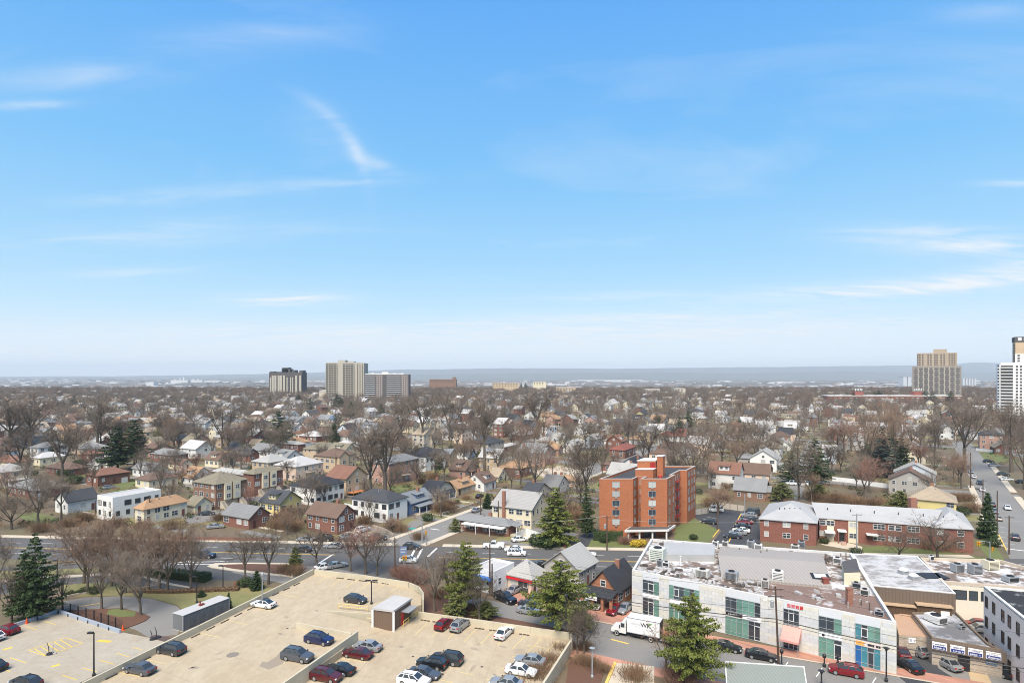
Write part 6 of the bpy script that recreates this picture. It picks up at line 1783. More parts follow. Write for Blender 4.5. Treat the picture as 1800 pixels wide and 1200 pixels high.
car(890,1206,'sedan','silver',A1,'silver car cut by the bottom edge near the right parapet',DR)
car(12,1112,'hatch','red',A1,'dark red hatchback at the left edge of the lower lot',ZL)
car(-14,1124,'hatch','white',A1,'white car cut by the left edge of the lower lot',ZL)
car(-13,1175,'sedan','black',A1,'black car cut by the left edge, below the white one',ZL)
car(45,1207,'suv','dark grey',A1,'dark car cut by the bottom edge of the lower lot',ZL)
# shop street and small lots
car(1277,1142,'sedan','black',-25,'black sedan at the kerb before the shops, left one',group='cars at the shop kerb')
car(1338,1157,'sedan','black',-25,'black coupe at the kerb left of the wooden pole',group='cars at the shop kerb')
car(1487,1185,'suv','red',155,'dark red SUV at the kerb before the shops',group='cars at the shop kerb')
car(1586,1151,'sedan','maroon',70,'dark red car partly hidden by the shop corner',.1)
car(1609,1147,'suv','silver',100,'silver SUV with dark rear beside the annex wall',.1)
car(1597,1174,'sedan','black',97,'black sedan rear-on beside the shop corner',.1)
car(1663,1170,'sedan','silver',100,'pale silver sedan in the clinic drive',.1)
car(1751,1183,'sedan','black',115,'black sedan beside the clinic ramp at the right')
car(1703,1083,'suv','white',165,'white SUV in the side court behind the clinic'); car(1709,1091,'sedan','dark grey',165,'dark grey car in the side court, second from the back'); car(1716,1101,'sedan','red',165,'red car in the side court behind the clinic'); car(1722,1110,'sedan','silver',165,'pale car in the side court, nearest the clinic')
car(902,1042,'sedan','silver',235,'silver sedan before the garage shop door'); car(888,1056,'pickup','black',-50,'black pickup truck beside the white shop')
car(950,1055,'sedan','black',20,'black car half hidden left of the big pine'); car(932,1067,'sedan','dark grey',-25,'dark grey car on the shop street left of the pine'); car(930,1078,'sedan','silver',-25,'silver car on the shop street left of the pine')
car(1034,1068,'sedan','white',-25,'white car in front of the banded brick house'); car(1081,1076,'sedan','red',235,'bright red car beside the banded brick house'); car(1098,1074,'sedan','silver',235,'silver car between the red car and the shop wall')
car(955,996,'sedan','black',0,'black car behind the garage shop')
# main road
MR = 'cars on the main road'
car(868,963,'pickup','white',176,'white pickup truck on the main road by the brick office',group=MR); car(903,969,'sedan','white',176,'white sedan on the main road behind a white SUV',group=MR); car(908,976,'suv','white',-4,'white SUV on the main road next to the white sedan',group=MR)
car(914,951,'sedan','white',20,'white car in the drive beside the brick office'); car(1031,977,'sedan','white',-4,'white car on the main road half hidden by the grey gable',group=MR)
car(537,951,'sedan','silver',176,'silver car parked below the brown-roofed brick house'); car(570,950,'suv','black',176,'black SUV parked below the brown-roofed brick house')
car(586,963,'sedan','silver',176,'silver car on the main road in front of the black SUV',group=MR); car(531,969,'sedan','dark grey',176,'dark car on the main road behind the small pine',group=MR)
car(637,934,'suv','white',60,'white SUV in the lot of the white sun-room house'); car(612,946,'sedan','silver',30,'silver car in the lot of the sun-room house'); car(664,949,'suv','black',0,'black SUV beside the low stone wall')
car(724,965,'suv','dark grey',-4,'dark SUV crossing the painted junction lines',group=MR); car(718,988,'hatch','white',-4,'white hatchback waiting at the junction',group=MR)
car(592,997,'sedan','silver',35,'silver car just beyond the far deck parapet',group=MR); car(571,1000,'sedan','white',35,'white car just beyond the far deck parapet',group=MR); car(358,980,'pickup','navy',-4,'dark blue pickup truck on the main road behind bare trees',group=MR)
car(838,899,'sedan','silver',61,'silver car driving up the side street'); car(363,905,'sedan','dark grey',10,'dark car in the drive of the mossy garage'); car(192,859,'suv','silver',60,'silver SUV in the drive of the raised ranch'); car(379,928,'sedan','silver',20,'silver car left of the dark red brick building')
car(843,874,'sedan','black',70,'black car beside the orange-roofed bungalow'); car(463,921,'sedan','white',40,'white car right of the dark red brick building')
# court of the brick block
CC = 'cars in the parking court'
car(1257,899,'van','white',170,'white van at the back of the parking court',group=CC); car(1247,920,'sedan','black',150,'black sedan below the white van in the court',group=CC); car(1321,904,'van','dark grey',160,'dark van at the far right corner of the court',group=CC)
for i, (px, py, k, c, w) in enumerate(((1317,909,'suv','silver','silver SUV'),(1315,917,'suv','dark grey','dark grey SUV'),(1308,920,'sedan','red','red sedan'),(1304,928,'sedan','black','black sedan'),(1303,935,'sedan','white','white sedan'),(1297,939,'sedan','silver','silver sedan'),(1288,945,'sedan','dark grey','dark grey sedan'))):
    car(px, py, k, c, 160, f'{w} in the row beside the white-roofed apartments, ' + ('farthest','second','third','fourth','fifth','sixth','nearest')[i], group=CC)
# right street
RS = 'cars along the right street'
cols = ['white','grey','silver','white','dark grey','white','grey','black','silver','tan']; nm = ('farthest','second farthest','third','fourth','fifth','sixth','seventh','third nearest','second nearest','nearest')
for i, (px, py) in enumerate(((1694,812),(1701,823),(1707,831),(1712,840),(1722,851),(1727,863),(1737,877),(1743,890),(1749,901),(1755,914))):
    car(px, py, ('sedan','suv')[i % 3 == 1], cols[i], 57 if i % 2 else 237, f'{cols[i]} car at the left kerb of the right street, {nm[i]} in the line', group=RS)
for px, py, k, c, h, l in ((1771,895,'sedan','white',237,'white car driving down the right street'),(1738,813,'suv','black',-15,'black SUV parked by the right lawn'),(1748,820,'suv','silver',-15,'silver SUV parked by the right lawn'),(1764,836,'suv','dark grey',-15,'dark grey SUV at the right kerb, behind a white car'),(1769,844,'sedan','white',-15,'white sedan at the right kerb beside the dark SUV'),(1796,849,'sedan','black',0,'black car cut by the right edge'),(1784,948,'suv','dark grey',57,'dark SUV stopping at the right crossing')):
    car(px, py, k, c, h, l, group=RS)
for (x, y, c, l) in ((1393,852,'white','white camper van left of the spruces, left one'),(1408,853,'white','white camper van left of the spruces, right one')): car(x, y, 'van', c, 170, l)
for o in CAR.values():
    for c in list(o.children):
        for q in list(c.children): bpy.data.objects.remove(q)
        bpy.data.objects.remove(c)
    bpy.data.objects.remove(o)

# box truck with its lettering
def box_truck():
    p = G(1122,1119,.03); ang = math.radians(-27+180)
    t = thing('box_truck', 'white box truck with WK lettering unloading at the kerb', 'truck', (p.x, p.y, .04), ang)
    W = PAINT['white']; mb = MB(); mb.box(-3.9,1.6,-1.2,1.2,1.05,3.55); bxo = put('cargo_box', mb, M('box_white', (.70,.70,.69), rough=.45, var=.02, var2=.05), t)
    mb = MB(); [mb.box(-3.92,1.62,y-.03,y+.03,z,z+.1) for y in (-1.2,1.2) for z in (1.0,3.46)]; mb.box(1.6,1.66,-1.22,1.22,1.0,3.58); put('box_rail', mb, METAL, bxo)
    mb = MB(); mb.box(-3.93,-3.905,-1.1,1.1,1.15,3.4); put('rear_opening', mb, TRIMB, bxo)
    mb = MB(); mb.box(1.85,3.1,-1.1,1.1,.7,2.35); mb.poly([(3.1,-1.1,.7),(3.1,1.1,.7),(3.1,1.1,1.45),(3.1,-1.1,1.45)]); 
    sec = [(1.85,2.35),(2.0,2.6),(2.5,2.62),(3.2,1.55),(4.25,1.42),(4.45,1.2),(4.45,.6),(1.85,.6)]
    mb.extrude([(x,z) for x,z in sec], 'x', 0, 0) if False else None
    mb = MB(); n = len(mb.v); 
    for s in (1,): 
        mb.v += [(x,-1.08,z) for x,z in sec] + [(x,1.08,z) for x,z in sec]; k = len(sec)
        mb.f.append(tuple(range(k))); mb.m.append(0); mb.f.append(tuple(reversed(range(k,2*k)))); mb.m.append(0)
        for i in range(k): j = (i+1)%k; mb.f.append((j,i,k+i,k+j)); mb.m.append(0)
    cab = put('cab', mb, W, t)
    mb = MB(); mb.poly([(2.58,-.95,2.52),(3.16,-.95,1.64),(3.16,.95,1.64),(2.58,.95,2.52)]); mb.v = [(x+.02,y,z+.02) for x,y,z in mb.v]; put('windscreen', mb, CARGLASS, cab)
    for y in (-1.09, 1.09):
        mb = MB(); mb.box(2.1,2.75,y-.006,y+.006,1.6,2.3); put('side_window', mb, CARGLASS, cab)
        mb = MB(); mb.box(2.85,2.95,y*1.18-.1,y*1.18+.1,1.5,2.0); put('mirror', mb, TRIMB, cab)
        mb = MB(); mb.box(4.3,4.46,y*.75-.18,y*.75+.18,.85,1.1); put('headlight', mb, HEADL, cab)
        mb = MB(); mb.box(3.0,4.0,y-.06,y+.06,.95,1.1); put('wheel_arch', mb, W, cab)
    mb = MB(); mb.box(-4.0,4.2,-.5,.5,.55,.95); mb.box(-1.2,1.0,-1.0,1.0,.55,.95); put('chassis', mb, TRIMB, t)
    mb = MB(); mb.box(-5.6,-3.95,-1.0,1.0,.55,.63); put('tail_lift', mb, METAL, t)
    for x, off in ((3.45,0),(-2.4,1)):
        for y in (-1.02, 1.02):
            mb = MB(); mb.lathe([(.34,-.14),(.46,-.13),(.46,.13),(.34,.14)], 16); w = put('wheel', mb, TYRE, t, (x,y,.46)); w.rotation_euler = (math.radians(90),0,0)
            mb = MB(); mb.lathe([(.08,-.12),(.3,-.15),(.3,.15),(.08,.12)], 12); put('rim', mb, M('white_rim', (.6,.6,.58), rough=.5), w)
    # lettering on the side towards the viewer
    y = 1.206; aa = math.pi
    lettering(bxo, "W", 1.05, -1.25, y, 2.62, aa, M('sign_charcoal', (.035,.04,.05), rough=.5), bold=1.0); lettering(bxo, "K", 1.05, -2.12, y, 2.62, aa, MATS['sign_charcoal'])
    mb = MB(); mb.poly([(-2.25,y+.012,2.75),(-2.75,y+.012,3.12),(-2.2,y+.012,3.1),(-2.0,y+.012,2.9)]); put('leaf_logo', mb, SIGNGREEN, bxo)
    strokes(bxo, .1, y, 2.5, aa, 1.75, .38, M('sign_pale_grey', (.45,.46,.47), rough=.5), 51); strokes(bxo, -.1, y, 2.2, aa, 1.0, .14, MATS['sign_pale_grey'], 52); strokes(bxo, -2.1, y, 1.85, aa, .9, .14, MATS['sign_pale_grey'], 53)
    o = thing('crate', 'orange cargo standing at the open back of the box truck', 'cargo', (p.x-math.cos(ang)*4.6, p.y-math.sin(ang)*4.6, .675), ang)
    mb = MB(); mb.box(-.5,.3,-.6,.1,0,.9); mb.box(-.3,.35,.1,.7,0,.6); put('box', mb, M('orange_cargo', (.45,.17,.05), var=.15), o)
box_truck()
# ------------------------------------------------------------------ poles, lamps, signals, fences, people, small things
POLEW = M('wooden_pole', (.085,.055,.04), var=.2, scale=3, rand=.15)
def lamp_post(px, py, z, ptop, label, kind='shoebox', m=BLACKMETAL):
    p = G(px, py, z); h = HC-(ptop-HORIZON)*p.y/FPX - z
    t = thing('street_lamp', label, 'street lamp', (p.x, p.y, z), 0, 'lamp posts')
    mb = MB(); mb.tube([(0,0,-.1),(0,0,h)], [.12,.09], 8); put('pole', mb, m, t)
    mb = MB(); mb.lathe([(.24,-.1),(.24,.3),(.14,.45)], 10); put('base', mb, m, t)
    if kind == 'shoebox': mb = MB(); mb.box(-.9,-.1,-.2,.2,h-.06,h+.16); mb.box(-.12,.12,-.06,.06,h-.05,h+.05); put('lamp_head', mb, m, t)
    elif kind == 'double':
        for s in (-1,1): mb = MB(); mb.box(min(s*.15,s*1.1),max(s*.15,s*1.1),-.2,.2,h-.05,h+.15); put('lamp_head', mb, m, t)
    elif kind == 'disc': mb = MB(); mb.lathe([(.10,h-.5),(.2,h-.2),(.42,h-.05),(.45,h+.02),(.1,h+.12)], 14); put('lamp_head', mb, m, t)
    elif kind == 'arm':
        mb = MB(); mb.tube([(0,0,h-.3),(-1.2,-.1,h+.3),(-2.6,-.2,h+.35)], [.06,.05,.04], 6); put('arm', mb, m, t); mb = MB(); mb.box(-3.4,-2.5,-.35,0,h+.26,h+.42); put('lamp_head', mb, TRIM, t)
    else: mb = MB(); mb.lathe([(.1,h),(.26,h+.1),(.3,h+.5),(.05,h+.75)], 8); put('lamp_head', mb, m, t)
    return t
lamp_post(165,1187,ZL,1112,'black lamp post standing on the lower lot'); lamp_post(653,1061,ZU,1020,'double-headed lamp post on the far deck','double'); lamp_post(461,1056,ZU,1012,'thin grey lamp post behind the white car on the deck','none',METAL)
lamp_post(346,1059,0,1013,'black lamp post on the park lawn behind the container'); lamp_post(392,1036,0,994,'black lamp post by the park entrance'); lamp_post(101,1025,0,985,'black lamp post beside the dark pines')
lamp_post(1558,1196,.12,1138,'black lamp post with disc head on the brick footway','disc'); lamp_post(995,1119,ZR,1050,'dark lamp post at the corner of the lower deck','none'); lamp_post(1041,1190,0,1138,'pale lamp post in the planting bed','disc',METAL)
lamp_post(1374,1170,.12,1148,'short meter post by the shop kerb','none') ; lamp_post(1449,1170,.12,1156,'short parking meter before the glazed shop','none'); lamp_post(1444,1204,.12,1178,'lamp at the bottom edge by the metal roof','disc')
for px, py, pt, l in ((311,1018,967,'grey street pole behind the clipped hedge'),(943,1050,1022,'thin pole on the red forecourt')): lamp_post(px,py,0,pt,l,'none',METAL)
POLES = []
def pole(px, py, ptop, label, arms=1, z=0.0, lean=0.0, tr=False, light=False, m=POLEW):
    p = G(px, py, z); h = HC-(ptop-HORIZON)*p.y/FPX
    t = thing('utility_pole', label, 'utility pole', (p.x, p.y, 0), 0, 'utility poles')
    mb = MB(); mb.tube([(0,0,-.5),(lean,0,h)], [.19,.13], 8); put('pole', mb, m, t)
    for k in range(arms):
        z_ = h-.5-k*1.1; a = MB(); a.box(lean-1.2,lean+1.2,-.16,-.04,z_,z_+.14); ar = put('crossarm', a, m, t)
        for x in (-1.1,-.5,.5,1.1): b = MB(); b.lathe([(.05,z_+.14),(.08,z_+.3),(.03,z_+.36)], 6, (lean+x,-.1,0)); put('insulator', b, METAL, ar)
    if tr: b = MB(); b.lathe([(.25,h-3.2),(.28,h-3.1),(.28,h-2.2),(.2,h-2.1)], 10, (lean-.5,-.1,0)); put('transformer', b, METAL, t)
    if light: b = MB(); b.tube([(lean,0,h-2.5),(lean-1.5,-.3,h-2.0)], .04, 5); put('arm', b, METAL, t); b = MB(); b.box(lean-2.1,lean-1.4,-.45,-.2,h-2.06,h-1.92); put('lamp_head', b, TRIM, t)
    POLES.append(Vector((p.x+lean, p.y, h))); return t
pole(1369,1168,1030,'leaning wooden pole with wires before the pink awning',2,lean=-.55,tr=True,light=True)
pole(1067,967,906,'wooden pole with white transformer by the clipped hedge',1,tr=True); pole(861,1046,957,'left of two dark poles at the white shop',0); pole(865,1047,990,'right of two dark poles at the white shop',0)
pole(1506,972,902,'grey pole in front of the white-roofed apartments',1,m=METAL); pole(1261,931,890,'dark pole in the parking court',0); pole(1309,908,868,'thin pole behind the parking court',0,m=METAL)
pole(742,953,915,'signal pole at the side street corner',0,m=METAL); pole(694,1012,945,'dark bare pole left of the white hatchback',0)
for i, (px, py, pt) in enumerate(((1774,974,906),(1753,935,862),(1728,898,842),(1706,857,795),(1695,826,789),(1788,1035,990))): pole(px, py, pt, f'wooden pole along the right street, {("nearest of the kerb","second","third","fourth","farthest","by the crossing")[i]} one', 1 if i % 2 == 0 else 0)
for i, (px, py, pt) in enumerate(((845,905,874),(876,925,880),(263,918,870),(482,926,885),(478,775,745),(168,905,880))): pole(px, py, pt, ('wooden pole by the side street','thin pole before the brick office','thin pole before the orange-roofed house','red-brown pole right of the dark red building','pale pole left of the white-roofed brick house','small pole before the white ranch')[i], 0)
def wire(p, q, sag, label, r=.025, m=BLACKMETAL):
    mb = MB(); pts = []
    for i in range(13):
        f = i/12; v = Vector(p).lerp(Vector(q), f); v.z -= sag*4*f*(1-f); pts.append(v)
    mb.tube(pts, r, 4); o = put('overhead_wire', mb, m); tag(o, label, 'wire', 'overhead wires')
P0 = POLES[0]; dr = Vector((-.894,.447,0))
for i, (dz, r) in enumerate(((-5.0,.07),(-5.5,.035),(-3.6,.025),(-.4,.02))):
    a = P0+Vector((0,0,dz)); lab = ('thick black cable','thin cable just below the thick one','upper thin cable','topmost thin wire')[i]
    wire(a, a+dr*44+Vector((0,0,-.6)), .9, f'{lab} running left of the leaning pole', r); wire(a, a-dr*40+Vector((0,0,-.6)), .9, f'{lab} running right of the leaning pole', r)
wire(POLES[1], POLES[1]+Vector((-42,1.2,-3)), .8, 'wire running left from the hedge pole', .02, METAL); wire(POLES[1]-Vector((0,0,1)), POLES[4]-Vector((0,0,1)), 1.0, 'wire between the hedge pole and the grey pole', .02, METAL); wire(POLES[4], POLES[4]+Vector((52,-6,0)), 1.2, 'wire running right from the grey pole', .02, METAL)

def signal(px, py, ptop, label, arm, heads):
    p = G(px, py); h = HC-(ptop-HORIZON)*p.y/FPX
    t = thing('traffic_light', label, 'traffic light', (p.x, p.y, 0), 0, 'traffic lights')
    mb = MB(); mb.tube([(0,0,-.2),(0,0,h)], [.13,.10], 8); put('pole', mb, METAL, t)
    if arm: mb = MB(); mb.tube([(0,0,h-.2),(arm*.5,0,h+.05),(arm,0,h-.1)], .06, 6); put('arm', mb, METAL, t)
    Y = M('signal_yellow', (.62,.30,.025), rough=.5)
    for x, z in heads:
        mb = MB(); mb.box(x-.19,x+.19,-.42,-.1,z-.55,z+.55); hd = put('signal_head', mb, Y, t)
        for k, c in enumerate(('red','amber','green')):
            mb = MB(); mb.lathe([(.11,0),(.13,.1),(.02,.1)], 10); ln = put('lens', mb, M('lens_'+c, {'red':(.25,.02,.02),'amber':(.35,.2,.02),'green':(.02,.2,.08)}[c], rough=.2), hd, (x,-.42,z+.32-k*.32)); ln.rotation_euler = (math.radians(90),0,0)
signal(1740,984,951,'traffic light on a mast arm at the right crossing',-3.1,((-3.1,4.0),(-2.7,3.9),(.5,2.6)))
signal(749,958,925,'traffic light at the side street corner',0,((0,3.4),))
signal(712,1012,975,'traffic light beside the white hatchback',0,((-.3,4.0),(.25,4.1)))

# fences and walls
def fence(label, pts, hgt, m, post, slat=None, name='fence', cat='fence', gap=2.4, z=0.0):
    w = [G(x,y,z).to_2d() for x,y in pts]; t = thing(name, label, cat, (*w[0], z))
    for p, q in zip(w, w[1:]):
        d = (q-p); L_ = d.length; d.normalize(); n = Vector((-d.y,d.x)); k = max(1, round(L_/gap))
        for i in range(k):
            a, b = p+d*(L_*i/k)-w[0], p+d*(L_*(i+1)/k)-w[0]
            mb = MB()
            if slat == 'mesh':
                for zz in (.1, hgt*.5, hgt): mb.tube([(*a,zz),(*b,zz)], .02, 4)
                for j in range(12): c_ = a.lerp(b, j/12); e_ = a.lerp(b, min(1,(j+2)/12)); mb.tube([(*c_,.1),(*e_,hgt)], .008, 3, cap=False); mb.tube([(*e_,.1),(*c_,hgt)], .008, 3, cap=False)
            else: mb.prism([a+d*.06, b-d*.06, b-d*.06+n*.05, a+d*.06+n*.05], .04, hgt)
            put('panel', mb, m, t)
            mb = MB(); mb.prism([a-d*.055-n*.06, a+d*.055-n*.06, a+d*.055+n*.11, a-d*.055+n*.11], -.2, hgt+.08); put('post', mb, post, t)
    return t
fence('dark chain-link fence along the red mulch bed', [(110,1074),(165,1090),(216,1108)], 1.8, BLACKMETAL, BLACKMETAL, 'mesh', gap=2.2)
fence('grey board fence behind the parking court', [(1221,905),(1244,902),(1262,884)], 1.8, M('grey_fence_board', (.42,.39,.35), kind='rows', p=.16, stretch=(1,1,1), var=.1), WOOD); fence('pale board fence at the back of the parking court', [(1244,890),(1310,899)], 1.9, M('pale_fence_board', (.45,.40,.33), kind='rows', p=.16, stretch=(1,1,1), var=.1), WOOD)
WF = M('white_vinyl_fence', (.70,.70,.68), kind='rows', p=.2, stretch=(1,1,1), var=.04)
fence('white fence below the big spruce beside the cream duplex', [(908,948),(925,941),(955,950)], 2.0, WF, TRIM); fence('long white fence left of the grey gable-end house', [(1463,845),(1500,849),(1560,858)], 1.8, WF, TRIM); fence('white fence under the blue spruce', [(1530,834),(1575,840)], 1.8, WF, TRIM)
fence('white fence along the right lawn', [(1716,792),(1760,797),(1800,805)], 1.6, WF, TRIM); fence('white fence behind the sun-room house', [(600,905),(626,909)], 1.8, WF, TRIM)
fence('white vinyl fence right of the big white stucco house', [(606,893),(622,897)], 1.8, WF, TRIM)
def low_wall(label, pts, hgt, m, th=.35):
    w = [G(x,y).to_2d() for x,y in pts]; t = thing('garden_wall', label, 'wall', (*w[0], 0))
    for p, q in zip(w, w[1:]):
        d = (q-p); L_ = d.length; d.normalize(); n = Vector((-d.y,d.x)); k = max(1, round(L_/1.6))
        for i in range(k):
            a, b = p+d*(L_*i/k+.008)-w[0], p+d*(L_*(i+1)/k-.008)-w[0]; mb = MB(); mb.prism([a,b,b+n*th,a+n*th], -.2, hgt); put('block', mb, m, t)
low_wall('red brick wall along the main road footway', [(300,949),(380,950),(478,951)], .9, WALLS['brick']); low_wall('curved pale wall beside the lot of the sun-room house', [(655,928),(675,934),(690,943)], .9, WALLS['stone'])
low_wall('stone wall before the front gardens of the side street', [(778,905),(800,899),(845,884)], .8, WALLS['stone']); low_wall('brick pier wall at the park entrance', [(410,1031),(419,1031)], 1.0, WALLS['brick'], .8); low_wall('rough stone edging below the clipped balls', [(112,1052),(140,1046),(172,1042)], .5, WALLS['stone'])

# grey container beside the deck wall
def container():
    a, b = G(301,1112), G(402,1066)
    zt = 2.9; p0, p1, p2 = G(322,1081,zt), G(403,1050,zt), G(302,1077,zt)
    d = (p1-p0).to_2d(); L_ = d.length; d.normalize(); n = Vector((-d.y,d.x)); W = max(2.4, min(3.2, (p2-p0).to_2d().dot(n)))
    t = thing('generator_container', 'long grey ribbed generator container beside the deck wall', 'container', (p0.x,p0.y,0), math.atan2(d.y,d.x))
    CM = M('container_grey', (.155,.16,.165), kind='rows', p=.28, stretch=(1,1,1), var=.03, rough=.6)
    mb = MB(); mb.box(0,L_,0,W,.1,zt-.08); put('casing', mb, CM, t); mb = MB(); mb.box(-.08,L_+.08,-.08,W+.08,zt-.078,zt); ro = put('roof', mb, M('container_roof', (.42,.41,.40), var=.04, var2=.08), t)
    for x in (0, L_): mb = MB(); mb.box(x-.07,x+.07,-.07,.12,.1,zt-.082); put('corner_post', mb, METAL, t)
    for k in range(4): mb = MB(); x = L_*(.12+.2*k); mb.box(x,x+1.1,-.05,-.004,.5,2.2); dd = put('access_panel', mb, M('container_panel', (.13,.135,.14), rough=.6), t); mb = MB(); mb.box(x+.9,x+1.0,-.09,-.052,1.3,1.4); put('handle', mb, BLACKMETAL, dd)
    mb = MB(); mb.box(L_*.44,L_*.44+.9,W*.4,W*.4+.5,zt+.003,zt+.25); mb.lathe([(.12,.2),(.12,.75),(.2,.8)], 8, (L_*.47,W*.55,zt)); put('exhaust', mb, M('exhaust_red', (.2,.04,.03)), ro)
    mb = MB(); mb.box(.0,L_,-.1,W+.1,-.2,.1); put('plinth', mb, CONC, t)
container()
def cone(px, py, z, label):
    p = G(px,py,z); t = thing('traffic_cone', label, 'traffic cone', (p.x,p.y,z), 0, 'orange cones on the lower lot')
    mb = MB(); mb.lathe([(.2,.05),(.14,.5),(.05,1.0)], 10); put('cone', mb, M('cone_orange', (.70,.10,.02), rough=.6), t); mb = MB(); mb.box(-.28,.28,-.28,.28,.003,.05); put('base', mb, MATS['cone_orange'], t)
cone(47,1095,ZL,'orange cone by the left barrier of the lower lot'); cone(216,1107,ZL,'orange cone at the end of the barrier by the mulch bed'); cone(81,1081,ZL,'left of two orange cones near the barrier corner'); cone(87,1079,ZL,'right of two orange cones near the barrier corner')
def sculpt(px, py, z, label, hgt):
    p = G(px,py,z); t = thing('bent_sign_post', label, 'sign stand', (p.x,p.y,z), .2, 'sign stands on the lower lot'); mb = MB(); mb.lathe([(.55,.003),(.5,.18),(.2,.3)], 10); put('base', mb, BLACKMETAL, t)
    mb = MB(); mb.tube([(-.15,0,.2),(-.2,0,hgt*.6),(-.45,0,hgt)], [.06,.06,.03], 6); put('post', mb, BLACKMETAL, t)
    if 'hatched' in label: mb = MB(); mb.tube([(.35,0,.15),(.45,0,hgt*.7)], .05, 6); mb.tube([(-.2,0,.12),(.9,-.1,.1)], .12, 6); put('post', mb, METAL, t)
sculpt(88,1149,ZL,'black sign stand knocked askew on the hatched area',1.9); sculpt(269,1123,ZL,'black sign stand at the entry of the lower lot',1.6); sculpt(277,1120,ZL-.05,'thin post beside the entry of the lower lot',1.9)
# blue sign board on the main road
p = G(709,993); t = thing('sign_board', 'blue and grey sign on a post by the white hatchback', 'sign', (p.x,p.y,0)); mb = MB(); mb.tube([(0,0,-.2),(0,0,4.4)], .07, 6); put('post', mb, METAL, t); mb = MB(); mb.box(-.8,.8,-.06,.06,2.2,4.4); bd = put('board', mb, M('sign_steel_blue', (.16,.22,.36), rough=.5), t)
strokes(bd, 0, -.062, 3.7, 0, 1.2, .3, SIGNWHITE, 61); strokes(bd, 0, -.062, 3.0, 0, 1.2, .3, SIGNWHITE, 62)
# teal handicap bay and flat low roof at the bottom edge
mark(G(718,928), G(729,930), 2.2, M('teal_paint', (.05,.30,.27), var=.1), .05)
def bottom_roof():
    z = 4.0; q = [G(1276,1163,z), G(1412,1172,z), G(1425,1260,z), G(1282,1260,z)]; O = q[0].copy(); O.z = 0
    t = thing('canopy_building', 'grey-green ribbed metal roof at the bottom edge', 'building', O); P = [Vector((a.x-O.x,a.y-O.y)) for a in q]
    mb = MB(); c_ = sum(P, Vector((0,0)))/4; mb.prism([c_+(p-c_)*.95 for p in P], -.3, z-.2); put('wall', mb, WALLS['beige'], t); mb = MB(); mb.prism(P, z-.198, z); put('roof', mb, M('green_grey_ribs', (.25,.265,.23), kind='rows', p=.45, stretch=(1,1,1), var=.04, var2=.08, world=True), t)
    mb = MB(); parapet_ring(mb, P[::-1] if False else P, z+.002, z+.1, .15); put('gutter', mb, TRIM, t)
bottom_roof()
def hydrant(px, py): 
    p = G(px,py); t = thing('fire_hydrant', 'red fire hydrant on the main road footway by the lane', 'fire hydrant', (p.x,p.y,.1)); mb = MB(); mb.lathe([(.16,0),(.14,.6),(.2,.62),(.16,.8),(.03,.9)], 10); put('body', mb, M('hydrant_red', (.35,.05,.03)), t); mb = MB(); mb.tube([(-.25,0,.5),(.25,0,.5)], .07, 8); put('nozzle', mb, METAL, t)
hydrant(993,963)

# the walker before the glazed shop
def person(px, py, ang, label):
    p = G(px,py,.12)
    J = {'pel':(0,0,.95),'ch':(.03,0,1.28),'nk':(.05,0,1.48),'hd':(.07,0,1.60),'ht':(.07,0,1.72),'lh':(0,.1,.93),'lk':(.17,.1,.52),'lf':(.32,.1,.09),'lt':(.46,.1,.05),'rh':(0,-.1,.93),'rk':(-.03,-.1,.5),'rf':(-.33,-.1,.14),'rt':(-.24,-.1,.05),
         'ls':(.04,.19,1.41),'le':(-.08,.25,1.14),'lw':(-.05,.24,.9),'rs':(.04,-.19,1.41),'re':(.05,-.25,1.14),'rw':(.22,-.22,.95)}
    E = [('pel','ch'),('ch','nk'),('nk','hd'),('hd','ht'),('pel','lh'),('lh','lk'),('lk','lf'),('lf','lt'),('pel','rh'),('rh','rk'),('rk','rf'),('rf','rt'),('ch','ls'),('ls','le'),('le','lw'),('ch','rs'),('rs','re'),('re','rw')]
    R = {'pel':.15,'ch':.17,'nk':.065,'hd':.10,'ht':.085,'lh':.10,'rh':.10,'lk':.075,'rk':.075,'lf':.055,'rf':.055,'lt':.045,'rt':.045,'ls':.075,'rs':.075,'le':.055,'re':.055,'lw':.045,'rw':.045}
    ks = list(J); me = bpy.data.meshes.new('person'); me.from_pydata([J[k] for k in ks], [(ks.index(a), ks.index(b)) for a, b in E], [])
    o = bpy.data.objects.new('tmp', me); COL.objects.link(o); sk = o.modifiers.new('s', 'SKIN'); sb = o.modifiers.new('b', 'SUBSURF'); sb.levels = 1; sb.render_levels = 1
    for i, k in enumerate(ks): me.skin_vertices[0].data[i].radius = (R[k], R[k]); me.skin_vertices[0].data[i].use_root = k == 'pel'
    m2 = bpy.data.meshes.new_from_object(o.evaluated_get(bpy.context.evaluated_depsgraph_get())); bpy.data.objects.remove(o); m2.name = 'person'
    m2.materials.clear()
    for m in (M('dark_jacket', (.02,.02,.024)), M('dark_trousers', (.03,.032,.04)), M('skin', (.42,.26,.18)), M('shoe', (.02,.02,.02))): m2.materials.append(m)
    for f in m2.polygons:
        z = f.center.z; f.material_index = 2 if z > 1.5 or (abs(f.center.y) > .19 and z < .93 and z > .8) else (0 if z > .9 else (1 if z > .12 else 3)); f.use_smooth = True
    ob = link('person', m2, None, (p.x, p.y, .12), ang); tag(ob, label, 'person')
    mb = MB(); mb.lathe([(.085,.0),(.105,.06),(.09,.13),(.02,.16)], 10, (.06,0,1.59)); put('hair', mb, SIGNBLACK, ob)
    mb = MB(); mb.lathe([(.015,0),(.02,.03),(.006,.05)], 6, (.165,0,1.6)); put('nose', mb, MATS['skin'], ob)
    return ob
person(1472,1168,math.radians(-25),'person in dark clothes walking past the glazed shop')
